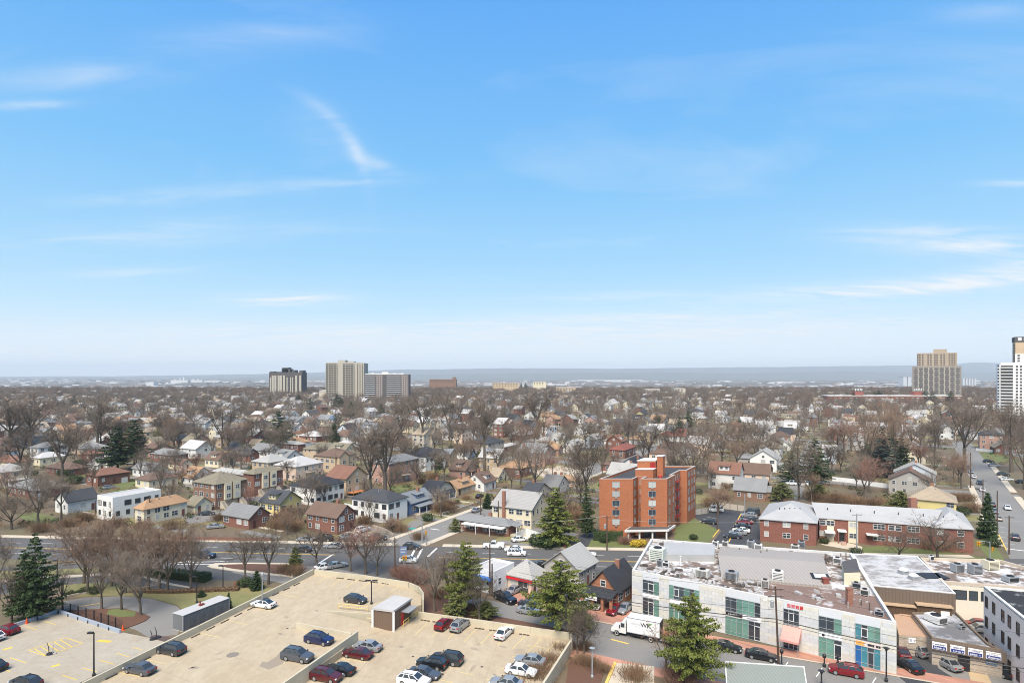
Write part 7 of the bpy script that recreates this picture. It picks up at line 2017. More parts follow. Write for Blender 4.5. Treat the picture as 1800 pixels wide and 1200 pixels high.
# ------------------------------------------------------------------ trees and shrubs
BARK = M('bark', (.105,.085,.065), var=.2, scale=2, rand=.2)
TWIGS = [M('twigs_'+n, c, var=.12, scale=.35, var2=.14, scale2=.12, rand=.18) for n, c in (('grey',(.170,.133,.102)),('reddish',(.205,.135,.093)),('dark',(.112,.087,.066)),('bud_red',(.235,.13,.095)))]
NEED = {'pine': M('pine_needles', (.125,.145,.030), var=.25, scale=.6, var2=.25, scale2=.35, rand=.08), 'dark': M('dark_needles', (.040,.066,.022), var=.25, scale=.6, var2=.25, scale2=.35, rand=.15),
        'blue': M('blue_needles', (.075,.10,.08), var=.2, scale=.6, var2=.2, rand=.1), 'olive': M('olive_needles', (.14,.15,.045), var=.2, scale=.6, var2=.2, rand=.1), 'box': M('clipped_leaves', (.035,.055,.018), var=.3, scale=2, var2=.2, rand=.12)}
BRUSH = M('dry_brush', (.19,.12,.07), var=.25, scale=.8, var2=.2, rand=.2)

class Fast:
    """triangle soup for twigs and needles"""
    def __init__(s): s.v, s.f = [], []
    def twig(s, p, q, r):
        d = (q-p); L_ = d.length
        if L_ < 1e-4: return
        d /= L_; a = Vector((0,0,1)) if abs(d.z) < .9 else Vector((1,0,0)); e = d.cross(a).normalized(); g = d.cross(e); n = len(s.v)
        s.v += [p+e*r, p+(g*.87-e*.5)*r, p-(g*.87+e*.5)*r, q]; s.f += [(n,n+1,n+3),(n+1,n+2,n+3),(n+2,n,n+3)]
    def limb(s, p, q, r0, r1, k=5):
        d = (q-p).normalized(); a = Vector((0,0,1)) if abs(d.z) < .9 else Vector((1,0,0)); e = d.cross(a).normalized(); g = d.cross(e); n = len(s.v)
        for c, r in ((p,r0),(q,r1)):
            for i in range(k): t = 6.2832*i/k; s.v.append(c+(e*math.cos(t)+g*math.sin(t))*r)
        for i in range(k): j = (i+1)%k; s.f += [(n+i,n+j,n+k+j),(n+i,n+k+j,n+k+i)]
    def leaf(s, c, d, n_, l, w):
        e = d.cross(n_).normalized()*w; k = len(s.v); s.v += [c-d*l*.5, c+e-d*l*.1, c+d*l*.5, c-e-d*l*.1]; s.f += [(k,k+1,k+2),(k,k+2,k+3)]
    def mesh(s, name, m):
        me = bpy.data.meshes.new(name); me.from_pydata([tuple(v) for v in s.v], [], s.f); me.materials.append(m); me.update(); return me
def rdir(r):
    while True:
        v = Vector((r.uniform(-1,1), r.uniform(-1,1), r.uniform(-1,1)))
        if .05 < v.length < 1: return v.normalized()
def bare_tree(seed, H, fork, spread, nl, n2, n3, n4, up=.55, tw=1.0):
    """trunk mesh with limbs and a crown mesh of branchlets; H height, fork height of the first fork, spread crown radius"""
    r = random.Random(seed); T, C = Fast(), Fast()
    b = Vector((0,0,-.3)); f = Vector((r.uniform(-.2,.2), r.uniform(-.2,.2), fork)); R0 = H*.021
    T.limb(b, f*.5+b*.5+Vector((.05,0,0)), R0*1.25, R0, 7); T.limb(f*.5+b*.5+Vector((.05,0,0)), f, R0, R0*.85, 7)
    def grow(p, d, L_, rad, lev, mesh):
        """bent branch: returns its points"""
        pts = [p]; n = 3; q = p
        for i in range(n):
            d = (d + rdir(r)*.16 + Vector((0,0,.10 if lev < 3 else .05))).normalized(); q = q + d*(L_/n); pts.append(q)
        for i in range(n): mesh.limb(pts[i], pts[i+1], rad*(1-.22*i), rad*(1-.22*(i+1)), 5 if lev < 2 else 3)
        return pts, d
    for i in range(nl):
        az = 6.2832*(i+r.uniform(-.25,.25))/nl; tilt = r.uniform(.7,1.35)*math.atan2(spread*1.0, (H-fork)*.9) if i else .1
        d = Vector((math.cos(az)*math.sin(tilt), math.sin(az)*math.sin(tilt), math.cos(tilt))); z0 = fork*(1 - .0*i) + (H-fork)*.10*(i % 3)*.6
        p0 = f + Vector((0,0,z0-fork)); L1 = (H-fork)*r.uniform(.52,.66)/max(.6, math.cos(tilt))
        if z0 > fork: T.limb(f, p0, R0*.7, R0*.55, 5)
        a, da = grow(p0, d, L1, R0*.55, 1, T)
        for j in range(n2):
            t = .35+.65*(j+r.random()*.6)/n2; k = min(2, int(t*3)); p = a[k].lerp(a[k+1], min(1, t*3-k))
            dd = (da*.6 + rdir(r)*.85 + Vector((0,0,.05+up*.22))).normalized(); L2 = L1*r.uniform(.42,.66)*(1.15-.4*t)
            b2, db = grow(p, dd, L2, R0*.22, 2, C)
            for k3 in range(n3):
                t3 = .2+.8*(k3+r.random()*.7)/n3; k = min(2, int(t3*3)); p3 = b2[k].lerp(b2[k+1], min(1, t3*3-k))
                d3 = (db*.7 + rdir(r)*.95 + Vector((0,0,up*.25))).normalized(); L3 = L2*r.uniform(.34,.6); e3 = p3+d3*L3*.5; C.limb(p3, e3, R0*.085, R0*.05, 3); f3 = e3+(d3+rdir(r)*.3).normalized()*L3*.5; C.twig(e3, f3, R0*.05)
                for k4 in range(n4):
                    p4 = p3.lerp(f3, .15+.85*r.random()); d4 = (d3 + rdir(r)*.9 + Vector((0,0,up*.3))).normalized(); C.twig(p4, p4+d4*L3*r.uniform(.35,.85), .021*tw*H/14)
    return T.mesh('trunk', BARK), C
def conifer(seed, H, R, kind, gap=.16, dense=1.0, cone=1.0, leafl=.6, droop=.1, irregular=.3):
    r = random.Random(seed); T, C = Fast(), Fast()
    T.limb(Vector((0,0,-.3)), Vector((0,0,H*.5)), H*.018, H*.012, 7); T.limb(Vector((0,0,H*.5)), Vector((0,0,H*.97)), H*.012, .02, 6)
    z = H*gap
    while z < H*.985:
        f = (z/H-gap)/(1-gap); rad = R*((1-f)**cone)*(.35+.65*min(1, f/.12+.55)); n = max(3, int(6*(1-f)+2.5))
        a0 = r.uniform(0,6.28)
        for i in range(n):
            az = a0+6.2832*i/n+r.uniform(-.3,.3); L_ = rad*r.uniform(1-irregular, 1+irregular*.45)+.25
            d = Vector((math.cos(az), math.sin(az), r.uniform(-droop, .28)-droop*.5)); p = Vector((0,0,z)); q = p+d*L_; T.limb(p, q, H*.0035*(1.3-f), .012, 3)
            m = int((6+L_*9)*dense)
            for k in range(m):
                t = .18+.86*(k+r.random())/m; c = p.lerp(q, t)+Vector((r.uniform(-1,1), r.uniform(-1,1), r.uniform(-.25,.45)))*(.18+.26*L_*.35*(1-abs(t-.55)))
                ld = (d.normalized()*.7+rdir(r)*.8).normalized(); C.leaf(c, ld, (Vector((0,0,1))+rdir(r)*.8).normalized(), leafl*r.uniform(.6,1.2), leafl*.24*r.uniform(.7,1.3))
        z += H*.038*r.uniform(.75,1.25)
    return T.mesh('trunk', BARK), C.mesh('crown', NEED[kind])
def shrub_mesh(seed, R, Hh, m, n=900, leafl=.22, name='foliage', flat=False, stems=True):
    r = random.Random(seed); C = Fast()
    for i in range(n):
        d = rdir(r); rr = r.uniform(.62,1.0)*(1+.14*math.sin(d.x*7+seed)+.1*math.sin(d.y*9)); c = Vector((d.x*R*rr, d.y*R*rr, Hh*.5+d.z*Hh*.5*rr))
        C.leaf(c, (rdir(r)+d*.4).normalized(), (d+rdir(r)*.7).normalized(), leafl*r.uniform(.6,1.3), leafl*.35)
    return C.mesh(name, m)
def brush_mesh(seed, R, Hh, m, n=700):
    r = random.Random(seed); C = Fast()
    for i in range(n):
        p = Vector((r.gauss(0,.4)*R, r.gauss(0,.4)*R, r.uniform(0,.45)*Hh)); d = (Vector((p.x*.5/R, p.y*.5/R, r.uniform(.5,1.2)))+rdir(r)*.5).normalized(); C.twig(p, p+d*Hh*r.uniform(.25,.55), .022)
    return C.mesh('stems', m)

BT = []      # (trunk, {twig: crown mesh}, height, spread)
for i, (H_, fk, sp, nl, n2, n3, n4, up) in enumerate(((13,2.6,5.2,6,7,7,10,.9),(13,2.9,5.6,7,6,7,10,.9),(16,4.2,6.0,6,7,6,9,.6),(18,5.5,5.6,6,7,6,9,.5),(22,8.0,6.6,6,7,7,8,.5),(24,9.5,6.0,5,8,7,8,.45),(14,3.0,6.6,7,6,6,9,.2),(11,2.2,4.2,6,6,6,8,.5))):
    tm, C = bare_tree(100+i, H_, fk, sp, nl, n2, n3, n4, up)
    base = C.mesh('crown', TWIGS[0]); BT.append((tm, base, H_, sp))
CT = {}
for k, a in {'pine':(12.5,6.0,'pine',.20,2.5,.66,.50,.02,.42),'dark':(16,5.0,'dark',.10,1.9,.75,.62,.08,.38),'tallpine':(20,5.2,'dark',.18,1.9,.6,.75,.02,.5),'spruce':(15,5.2,'pine',.05,1.9,.72,.62,.12,.32),'blue':(20,4.8,'blue',.06,1.7,.75,.75,.14,.28),'cone':(8,2.6,'dark',.02,2.6,.85,.5,.05,.15),'olive':(9,3.6,'olive',.15,1.5,.6,.55,.02,.4)}.items():
    CT[k] = (*conifer(sum(map(ord,k)), *a[:2], a[2], *a[3:]), a[0], a[1])
BALL = shrub_mesh(3, 1.0, 1.7, NEED['box'], 700); HEDGE = None
BUSH = shrub_mesh(5, 1.6, 2.0, NEED['box'], 900, .28); DRY = brush_mesh(8, 1.5, 2.0, BRUSH); TWIGBUSH = brush_mesh(9, 1.6, 2.6, TWIGS[3], 900); YBUSH = shrub_mesh(6, 1.3, 1.3, M('forsythia', (.48,.34,.03), var=.25, scale=3), 800)

BARE = []
def beside(x, y, own=None):
    n = min(SHORTS, key=lambda s: (s[0]-x)**2+(s[1]-y)**2); a, b = to_px((x,y,0))[0], to_px((n[0],n[1],0))[0]
    dx, dy = (a-b)*y/FPX, y-n[1]
    w = ('behind' if dy > 0 else 'in front of') if abs(dy) > abs(dx) else ('left of' if dx < 0 else 'right of')
    return f"{w} {n[2]}"
def plant_tree(kind, x, y, H_, R, label, name, cat, group, twig=0, rot=None):
    if isinstance(kind, int): tm, cm, h0, r0 = BT[kind]
    else: tm, cm, h0, r0 = CT[kind]
    t = thing(name, label, cat, (x,y,0), rnd.uniform(0,6.28) if rot is None else rot, group)
    s = (R/r0, R/r0, H_/h0); t.scale = s
    link('trunk', tm, t); c = link('crown', cm, t)
    if isinstance(kind, int) and twig: c.material_slots[0].link = 'OBJECT'; c.material_slots[0].material = TWIGS[twig]
    return t
TREES = []
def bare(px, yb, yt, rpx, kind, twig=0, label=None):
    p = G(px, yb); H_ = HC-(yt-HORIZON)*p.y/FPX; R = rpx*p.y/FPX
    sz = 'tall' if H_ > 19 else ('young' if H_ < 9 else 'spreading')
    tw = ('grey-twigged','reddish-twigged','dark','red-budding')[twig]
    plant_tree(kind, p.x, p.y, H_, R, label or f"{sz} {tw} bare tree {beside(p.x,p.y)}", 'bare_tree', 'tree', 'bare winter trees', twig)
    TREES.append((p.x, p.y, R*.6))
# the rows by the park drive
rows = [(148,1025,912,52,0),(154,1042,930,44,1),(196,1030,915,48,1),(220,1042,920,50,0),(179,1070,965,38,7),(214,1072,962,40,1),(247,1081,965,46,0),(280,1035,915,50,1),(294,1042,925,46,0),(261,1035,918,44,1),(336,1037,930,42,1),(110,1072,990,26,7)]
for i, (px, yb, yt, r_, k) in enumerate(rows):
    bare(px, yb, yt, r_, k, 1 if i < 4 or i in (7,8,9) else 0, ('reddish bare tree at the back left of the park row','bare tree in front of the back left one, park row','third reddish bare tree along the park drive','bare tree beside the clipped balls, park row','left tree on the mulch bed','middle tree on the mulch bed','right tree on the mulch bed with forked trunk','reddish bare tree behind the long hedge','bare tree at the left end of the long hedge','reddish bare tree between the mulch bed and the hedge','bare tree by the grey street pole at the hedge','slim bare tree at the fence corner, right of the dark pines')[i])
for a in ((20,1096,985,40,6,2,'bare tree with leaning trunk at the left edge by the lower lot'),(-6,1040,930,46,1,0,'bare tree cut by the left edge behind the dark pines'),(431,1022,930,34,2,2,'bare tree with dark limbs on the median, left one'),(472,1026,925,38,2,2,'bare tree with dark limbs behind the deck wall, by the median'),(557,1000,920,36,2,2,'bare tree behind the far corner of the deck'),
          (616,1004,930,32,2,2,'left of three dark bare trees behind the far deck parapet'),(643,1008,918,40,2,3,'middle of three dark bare trees behind the far deck parapet'),(663,1011,935,34,6,2,'right of three dark bare trees behind the far deck parapet'),
          (764,1075,960,46,6,0,'bare tree leaning over the rounded deck corner'),(790,1072,955,40,2,0,'bare tree right of the rounded deck corner'),(843,1093,1000,38,7,2,'small bare tree by the back parapet of the lower deck'),(1026,1150,1060,40,6,2,'bare tree in the planting bed by the lower deck corner'),(1015,1150,1075,28,7,0,'slim bare tree in the planting bed'),(1170,1190,1085,34,7,1,'reddish bare shrubby tree left of the street pine'),
          (652,897,742,40,4,0,'left of the two tallest bare trees behind the sun-room house'),(676,898,738,48,5,0,'right of the two tallest bare trees behind the sun-room house'),(852,828,705,28,5,0,'tallest slim bare tree beside the big beige house'),(940,868,768,40,6,0,'broad bare tree behind the cream duplex'),(915,852,778,30,6,0,'bare tree in front of the low orange-hipped brick house'),(1030,895,765,30,3,2,'slim bare tree left of the orange brick block'),(1015,868,790,32,6,0,'bare tree above the spruce beside the lane'),
          (391,788,702,40,6,2,'large dark spreading tree behind the white gabled houses'),(945,770,690,34,4,2,'dark bare tree between the two white modern houses'),(1236,832,738,42,6,0,'bare tree behind the parking court, left one'),(1217,870,760,36,3,0,'bare tree close behind the orange brick block'),(1185,815,735,34,6,2,'dark bare tree behind the orange brick block'),(1140,815,738,36,3,0,'bare tree behind the roof house of the orange brick block'),
          (1330,812,768,40,6,0,'white-barked spreading tree behind the peach house'),(1405,880,760,44,6,0,'tall bare tree among the spruces'),(1262,905,855,36,7,1,'brown bushy tree at the back of the parking court'),(1520,845,715,44,6,1,'brown bare tree left of the blue spruce'),(1573,830,700,34,6,1,'tall bare tree right of the blue spruce'),(1697,830,690,42,3,0,'large bare tree on the left footway of the right street'),(1690,858,790,26,7,1,'reddish small tree along the right street'),
          (1778,830,700,44,3,0,'large bare tree on the right lawn'),(1800,860,735,40,6,0,'bare tree cut by the right edge'),(1765,800,705,32,6,0,'tall bare tree in front of the white tower'),(1648,985,915,52,6,2,'dark thicket tree before the right end of the white-roofed apartments'),(68,925,830,50,6,0,'bare tree before the low red ranch house'),(20,930,870,44,6,0,'bare tree at the left edge across the main road'),(108,912,830,28,2,0,'slim bare tree at the gable of the white ranch'),
          (110,850,742,40,3,2,'dark bare tree among the left ranch houses'),(34,845,745,34,3,2,'dark bare tree left of the grey-roofed ranch'),(55,800,690,46,4,0,'big bare tree at the far left'),(172,792,700,30,5,0,'tall bare tree behind the raised ranch'),(20,800,700,44,4,0,'big bare tree at the left edge'),(320,850,812,20,7,3,'red-budding small tree beside the white cottage'),(300,893,840,24,7,0,'bushy tree between the cube house and the duplex'),(706,795,700,26,4,0,'bare tree left of the beige gabled house'),(742,785,695,30,4,0,'bare tree before the beige gabled house'),(790,775,690,34,6,2,'pale-barked tree before the peach three-storey house'),
          (1455,830,770,24,7,0,'pale small bare tree by the spruces'),(690,935,905,30,7,1,'red-budding tree before the lot of the sun-room house'),(505,940,892,26,7,1,'brown bushy tree right of the dark red brick building'),(528,925,880,22,7,0,'bushy tree between the yellow house and the brown-roofed brick house'),(780,895,868,18,7,1,'small brown tree before the gambrel house'),(1580,985,930,40,6,2,'thicket tree on the lawn before the apartments')):
    bare(*a)
CON = 'conifers'
for kind, px, yb, yt, r_, lab in (('pine',985,1108,982,66,'big bright pine behind the lower deck parapet'),('pine',1216,1212,1040,62,'tall bright pine on the shop street footway'),('pine',818,1078,948,40,'bright pine by the white shop'),('dark',62,1094,935,40,'tall dark pine at the lower lot, right one'),('dark',42,1088,965,30,'dark pine at the lower lot, left one'),('spruce',977,957,855,40,'bright green spruce beside the cream duplex'),('dark',1032,945,850,16,'dark conifer beside the orange brick block'),
        ('tallpine',207,830,748,30,'tall dark pine with layered boughs, left of a pair'),('tallpine',236,822,735,26,'tall dark pine with tufted top, right of a pair'),('dark',490,790,722,28,'big round dark pine in the middle distance'),('cone',587,776,743,10,'small dark cone tree by the domed house'),('blue',1551,838,748,30,'blue-grey spruce left of the row houses'),('dark',1432,852,768,30,'dark spruce behind the vans, right of a pair'),('dark',1392,850,795,24,'dark spruce behind the vans, left of a pair'),('dark',1583,825,765,20,'dark evergreen beside the row houses'),
        ('olive',843,825,793,13,'round olive conifer beside the big beige house'),('olive',1582,905,862,26,'green pine behind the white-roofed apartments'),('olive',1375,880,848,26,'light green pine right of the camper vans'),('olive',1440,878,850,20,'light green pine left of the camper fence'),('cone',1736,948,865,16,'dark tapering evergreen at the left kerb of the right street'),('olive',519,1004,960,14,'small pine on the median'),('cone',451,1036,1002,12,'dark cone shrub by the deck wall'),('cone',354,1048,1036,8,'small cone shrub behind the container'),('cone',402,1072,1040,6,'thin cone shrub at the end of the container'),
        ('olive',800,1090,1040,22,'low green pine by the rounded deck corner'),('olive',855,1085,1055,24,'low green pine behind the back parapet'),('olive',1020,1110,1068,28,'green pine at the lower deck corner'),('cone',857,893,866,10,'round evergreen at the side street by the duplex'),('olive',800,935,910,12,'evergreen shrub left of the brick office'),('cone',770,825,800,8,'dark cone shrub by the tan stone house')):
    p = G(px, yb); H_ = HC-(yt-HORIZON)*p.y/FPX; plant_tree(kind, p.x, p.y, H_, r_*p.y/FPX, lab, 'evergreen_tree', 'tree', CON); TREES.append((p.x,p.y,r_*p.y/FPX*.6))
rr = random.Random(17)
for i, (px, yb, h_) in enumerate(((96,700,14),(130,702,16),(160,728,14),(345,700,13),(428,706,13),(475,704,17),(525,701,18),(545,708,17),(592,704,20),(598,715,20),(617,720,17),(670,722,16),(718,727,14),(760,680,14),(950,671,18),(958,670,16),(916,668,16),(924,668,18),(1155,745,15),(1210,740,16),(1195,746,13),(1488,697,18),(1500,698,20),(1538,697,20),(1545,694,20),(1625,698,22),(1640,700,22),(1671,700,22),(95,790,9),(700,716,13),(65,735,15),(590,740,10),(1300,745,12),(1700,745,14),(1740,728,16),(430,795,7))):
    p = G(px, max(yb+14, 668+14)); plant_tree('dark' if i % 3 else 'tallpine', p.x, p.y, h_*.95, h_*.34, f"dark evergreen tree {beside(p.x,p.y)}", 'evergreen_tree', 'tree', 'evergreens among the far houses'); TREES.append((p.x,p.y,3))

# bushes, balls and hedges
def shrub(px, py, me, sc, label, name='shrub', group='shrubs', sz=None, m=None):
    p = G(px, py); o = link(name, me, None, (p.x, p.y, 0.03), rr.uniform(0,6)); o.scale = (sc, sc, sz or sc); tag(o, label, 'shrub', group); return o
for i in range(11): shrub(113+i*6.0, 1047-i*.75+(i%2), BALL, .42+.1*(i%3), 'small clipped ball in the row edging the park lawn', group='clipped balls by the park drive')
for px, py, s, l in ((150,1040,.8,'larger clipped ball at the end of the ball row'),(166,1043,1.0,'dark clipped bush right of the ball row'),(430,1030,1.3,'broad dark bush by the park entrance pier'),(1062,953,1.2,'left rounded bush before the orange brick block'),(1449,955,1.1,'round bush by the garden walk'),(1566,952,1.4,'green bush before the apartment entrance, left one'),(1578,953,1.5,'green bush before the apartment entrance, right one'),(1505,975,1.3,'dark round bush at the foot of the grey pole'),(1219,948,1.0,'dark round bush on the lawn of the brick block'),(792,887,.9,'left round bush before the gambrel house'),(803,885,1.0,'right round bush before the gambrel house'),(752,915,1.6,'dark evergreen bush by the stair of the blue house'),(945,960,2.2,'dark evergreen bush at the foot of the spruce'),(962,963,2.0,'second dark bush at the foot of the spruce'),(112,838,2.4,'evergreen shrub among the left ranch houses'),(130,850,2.6,'broad evergreen shrub before the brown ranch'),(140,822,2.8,'large round shrub left of the tall pines'),(1690,905,2.0,'bush at the kerb of the right street'),(1745,960,1.6,'bush at the corner of the apartment lawn'),(60,835,1.5,'bush beside the cream hip-roofed house'),(445,892,1.6,'green bush by the stair of the brick duplex')):
    shrub(px, py, BUSH, s*.8, l, sz=s*.7)
shrub(1098,956,TWIGBUSH,1.1,'round rosy bare bush before the orange brick block'); shrub(1118,960,YBUSH,1.3,'left yellow forsythia before the orange brick block'); shrub(1128,958,YBUSH,1.2,'right yellow forsythia before the orange brick block')
def hedge(label, pts, hgt, wd, mat_):
    w = [G(*p).to_2d() for p in pts]; C = Fast(); r = random.Random(len(label)); core = MB()
    for p, q in zip(w, w[1:]):
        d = (q-p); L_ = d.length; d.normalize(); n = Vector((-d.y,d.x)); core.prism([p-n*wd*.42-w[0], q-n*wd*.42-w[0], q+n*wd*.42-w[0], p+n*wd*.42-w[0]], 0, hgt*.9)
        for i in range(int(L_*130)):
            a, b, f = r.random(), r.uniform(-.5,.5), r.randrange(3); z = r.uniform(.05,1)*hgt
            if f == 0: z = hgt*r.uniform(.9,1.06)
            elif f == 1: b = -.5*r.uniform(.9,1.1)
            else: b = .5*r.uniform(.9,1.1)
            c = p+d*L_*a+n*wd*b-w[0]; C.leaf(Vector((c.x,c.y,z)), rdir(r), rdir(r), .24*r.uniform(.6,1.3), .09)
    t = thing('hedge', label, 'hedge', (*w[0],0)); put('hedge_core', core, mat_, t); link('foliage', C.mesh('foliage', mat_), t)
hedge('long clipped hedge along the main road by the park', [(290,1013),(330,1018),(366,1021)], 1.7, 2.6, NEED['box']); hedge('low clipped hedge along the park drive', [(180,1003),(240,1008),(300,1015)], 1.4, 2.0, NEED['box']); hedge('dark clipped hedge before the orange brick block', [(1043,948),(1095,950)], 2.4, 2.6, NEED['box'])
hedge('low dry hedge behind the park lawn', [(230,1040),(300,1042),(345,1040),(420,1037)], .7, 1.2, BRUSH); hedge('brown hedge below the gardens of the side street', [(765,895),(790,892)], 1.5, 3.0, BRUSH)
for i, (px, py, s) in enumerate(((985,1150,1.2),(965,1172,1.5),(950,1190,1.5),(940,1202,1.5),(1030,1140,.9),(1022,1165,1.0),(1040,1170,1.0),(1060,1180,.9),(1115,1196,1.6),(1190,1190,1.4),(1200,1205,1.6),(715,1018,1.6),(735,1024,1.6),(700,1012,1.2),(770,1050,1.3),(830,1075,1.2),(1500,890,2.5),(1480,885,2.5),(1530,895,2.6),(1550,892,2.4),(1600,880,1.8),(1700,880,2.0),(1710,900,2.2),(1680,880,2.0),(1250,890,2.2),(1270,878,2.2),(1390,892,2),(490,915,1.8),(505,905,1.6),(790,900,1.6),(820,878,1.2),(975,900,2.4),(1005,905,2.6),(1015,915,2.2),(1620,960,2.2),(1640,965,2.4),(1660,966,2.4),(1680,965,2.2),(520,1010,1.6),(500,1004,1.2),(760,842,2.0),(740,850,1.8),(488,930,2.2),(503,924,2.4),(518,932,2.0),(508,908,2.2),(530,903,1.8),(640,920,1.8),(690,928,1.8),(705,935,1.6),(775,899,2.2),(790,893,2.0),(385,915,1.6),(300,930,1.8),(250,930,1.8),(205,925,1.8),(150,915,1.8),(120,925,1.8),(70,935,2.0),(735,948,1.4),(945,905,2.0),(1060,845,1.8),(1280,860,2.2),(1430,880,2.4),(1465,885,2.6))):
    p = G(px, py); shrub(px, py, TWIGBUSH if i in (10,11,12,13) else DRY, s, f"{'rosy' if i in (10,11,12,13) else 'brown'} leafless brush {beside(p.x,p.y)}", 'brush', 'leafless brush')

# the rest of the town's bare trees: the nearest as trees of their own, the far wood as one mass
def wood():
    r = random.Random(77); near, far = [], []
    tries = 0
    for k in range(11000):
        y = 170 + 1330*r.random()**.72
        x = r.uniform(-1,1)*(y*.88+25)
        px, py = to_px((x,y,0))
        if any(seg_d(x,y,s) < 1.2 for s in AVOID) and r.random() < .93: continue
        if any(math.hypot(x-a,y-b) < (c*.95+1.2 if y < 238 else c*.72 if y < 560 else c*.6) for a,b,c in CIRC): continue
        if y < 330 and (px < 250 and y < 190 or 1180 < px < 1360 and y < 225 or px > 1690 and y < 300): continue
        if y < 330 and r.random() < .60: continue
        if 330 <= y < 520 and r.random() < .32: continue
        if 520 <= y < 950 and r.random() < .42: continue
        (near if y < 560 else far).append((x,y))
    near.sort(key=lambda p: p[1]); keep = []
    for x, y in near:
        if all((x-a)**2+(y-b)**2 > 36 for a, b in keep): keep.append((x,y))
    n_ind = 0
    for x, y in keep:
        if n_ind >= 222: far.append((x,y)); continue
        H_ = r.uniform(9,15) if y < 330 else r.uniform(11,20); k = r.choice((2,3,2,6,7,4,3,0)); tw = r.choice((0,0,0,2,1,3 if r.random() < .3 else 0))
        if y > 330 and r.random() < .07: plant_tree(r.choice(('dark','dark','olive','cone')), x, y, H_*.8, H_*.27, f"dark evergreen tree {beside(x,y)}", 'evergreen_tree', 'tree', 'evergreens among the far houses'); n_ind += 1; continue
        sz = 'tall' if H_ > 16 else ('small' if H_ < 12 else 'bare'); plant_tree(k, x, y, H_, H_*r.uniform(.30,.40), f"{sz} {('grey-twigged','reddish-twigged','dark-twigged','red-budding')[tw]} tree {beside(x,y)}", 'bare_tree', 'tree', 'bare winter trees', tw)
        n_ind += 1
    # far wood: a few trees set out over many points, each object holding its own tree and its points
    for k in range(6):
        tm, C = bare_tree(300+k, 16, 3.2, 6.4, 6, 5, 4, 4, .45, 2.3)
        v = [tuple(p) for p in C.v] + [w.co[:] for w in tm.vertices]; f = list(C.f) + [tuple(i+len(C.v) for i in p.vertices) for p in tm.polygons]
        pts = [p for i, p in enumerate(far) if (i*5+i//7) % 6 == k]; n0 = len(v)
        me = bpy.data.meshes.new('far_wood'); me.from_pydata(v + [(x, y, zland(y)) for x, y in pts], [], f); me.materials.append(TWIGS[(0,2,0,1,0,2)[k]])
        at = me.attributes.new('spot', 'FLOAT', 'POINT'); at.data.foreach_set('value', [0.0]*n0 + [1.0]*len(pts))
        rt = me.attributes.new('turn', 'FLOAT_VECTOR', 'POINT'); sc = me.attributes.new('size', 'FLOAT_VECTOR', 'POINT'); a, b = [], []
        for i in range(n0+len(pts)):
            q = r.uniform(.6,1.0); w = q*r.uniform(.9,1.25); a += [0,0,r.uniform(0,6.28)]; b += [w,w,q]
        rt.data.foreach_set('vector', a); sc.data.foreach_set('vector', b)
        o = link('far_wood', me, kind='stuff'); ng = bpy.data.node_groups.new('set_out_trees', 'GeometryNodeTree')
        ng.interface.new_socket('Geometry', in_out='INPUT', socket_type='NodeSocketGeometry'); ng.interface.new_socket('Geometry', in_out='OUTPUT', socket_type='NodeSocketGeometry')
        N, L = ng.nodes, ng.links; gi, go = N.new('NodeGroupInput'), N.new('NodeGroupOutput'); sp, ip = N.new('GeometryNodeSeparateGeometry'), N.new('GeometryNodeInstanceOnPoints')
        def attr(nm, ty): q = N.new('GeometryNodeInputNamedAttribute'); q.data_type = ty; q.inputs['Name'].default_value = nm; return next(x for x in q.outputs if x.enabled and x.name == 'Attribute')
        cp = N.new('FunctionNodeCompare'); cp.data_type = 'FLOAT'; cp.operation = 'GREATER_THAN'; L.new(attr('spot','FLOAT'), cp.inputs[0]); cp.inputs[1].default_value = .5
        L.new(gi.outputs[0], sp.inputs['Geometry']); L.new(cp.outputs[0], sp.inputs['Selection']); L.new(sp.outputs['Selection'], ip.inputs['Points']); L.new(sp.outputs['Inverted'], ip.inputs['Instance'])
        L.new(attr('turn','FLOAT_VECTOR'), ip.inputs['Rotation']); L.new(attr('size','FLOAT_VECTOR'), ip.inputs['Scale']); L.new(ip.outputs[0], go.inputs[0])
        md = o.modifiers.new('trees', 'NODES'); md.node_group = ng
    print('trees', n_ind, 'far', len(far))
wood()

# undergrowth of the gardens: dry stems and low evergreen leaves, nobody could count it
def undergrowth():
    r = random.Random(5); A, B = Fast(), Fast()
    for k in range(9000):
        y = 178+380*r.random()**1.1; x = r.uniform(-1,1)*(y*.86+8)
        if any(seg_d(x,y,s) < -.4 for s in AVOID) or any(math.hypot(x-a,y-b) < c*.86 for a,b,c in CIRC): continue
        px, py = to_px((x,y,0))
        if 1180 < px < 1345 and y < 215 or px > 1690 and y < 300 or 560 < px < 800 and y < 190: continue
        s = r.uniform(.5,1.5)
        if r.random() < .72:
            for i in range(26): p = Vector((x+r.gauss(0,.7)*s, y+r.gauss(0,.7)*s, r.uniform(0,.5)*s)); A.twig(p, p+Vector((r.gauss(0,.4), r.gauss(0,.4), r.uniform(.5,1.3)))*s, .04)
        else:
            for i in range(40): d = rdir(r); c = Vector((x,y,.5*s))+Vector((d.x*.9*s, d.y*.9*s, d.z*.55*s)); B.leaf(c, rdir(r), (d+rdir(r)*.5).normalized(), .4*s, .16*s)
    link('undergrowth', A.mesh('undergrowth', BRUSH), kind='stuff'); link('undergrowth', B.mesh('undergrowth', NEED['box']), kind='stuff')
undergrowth()
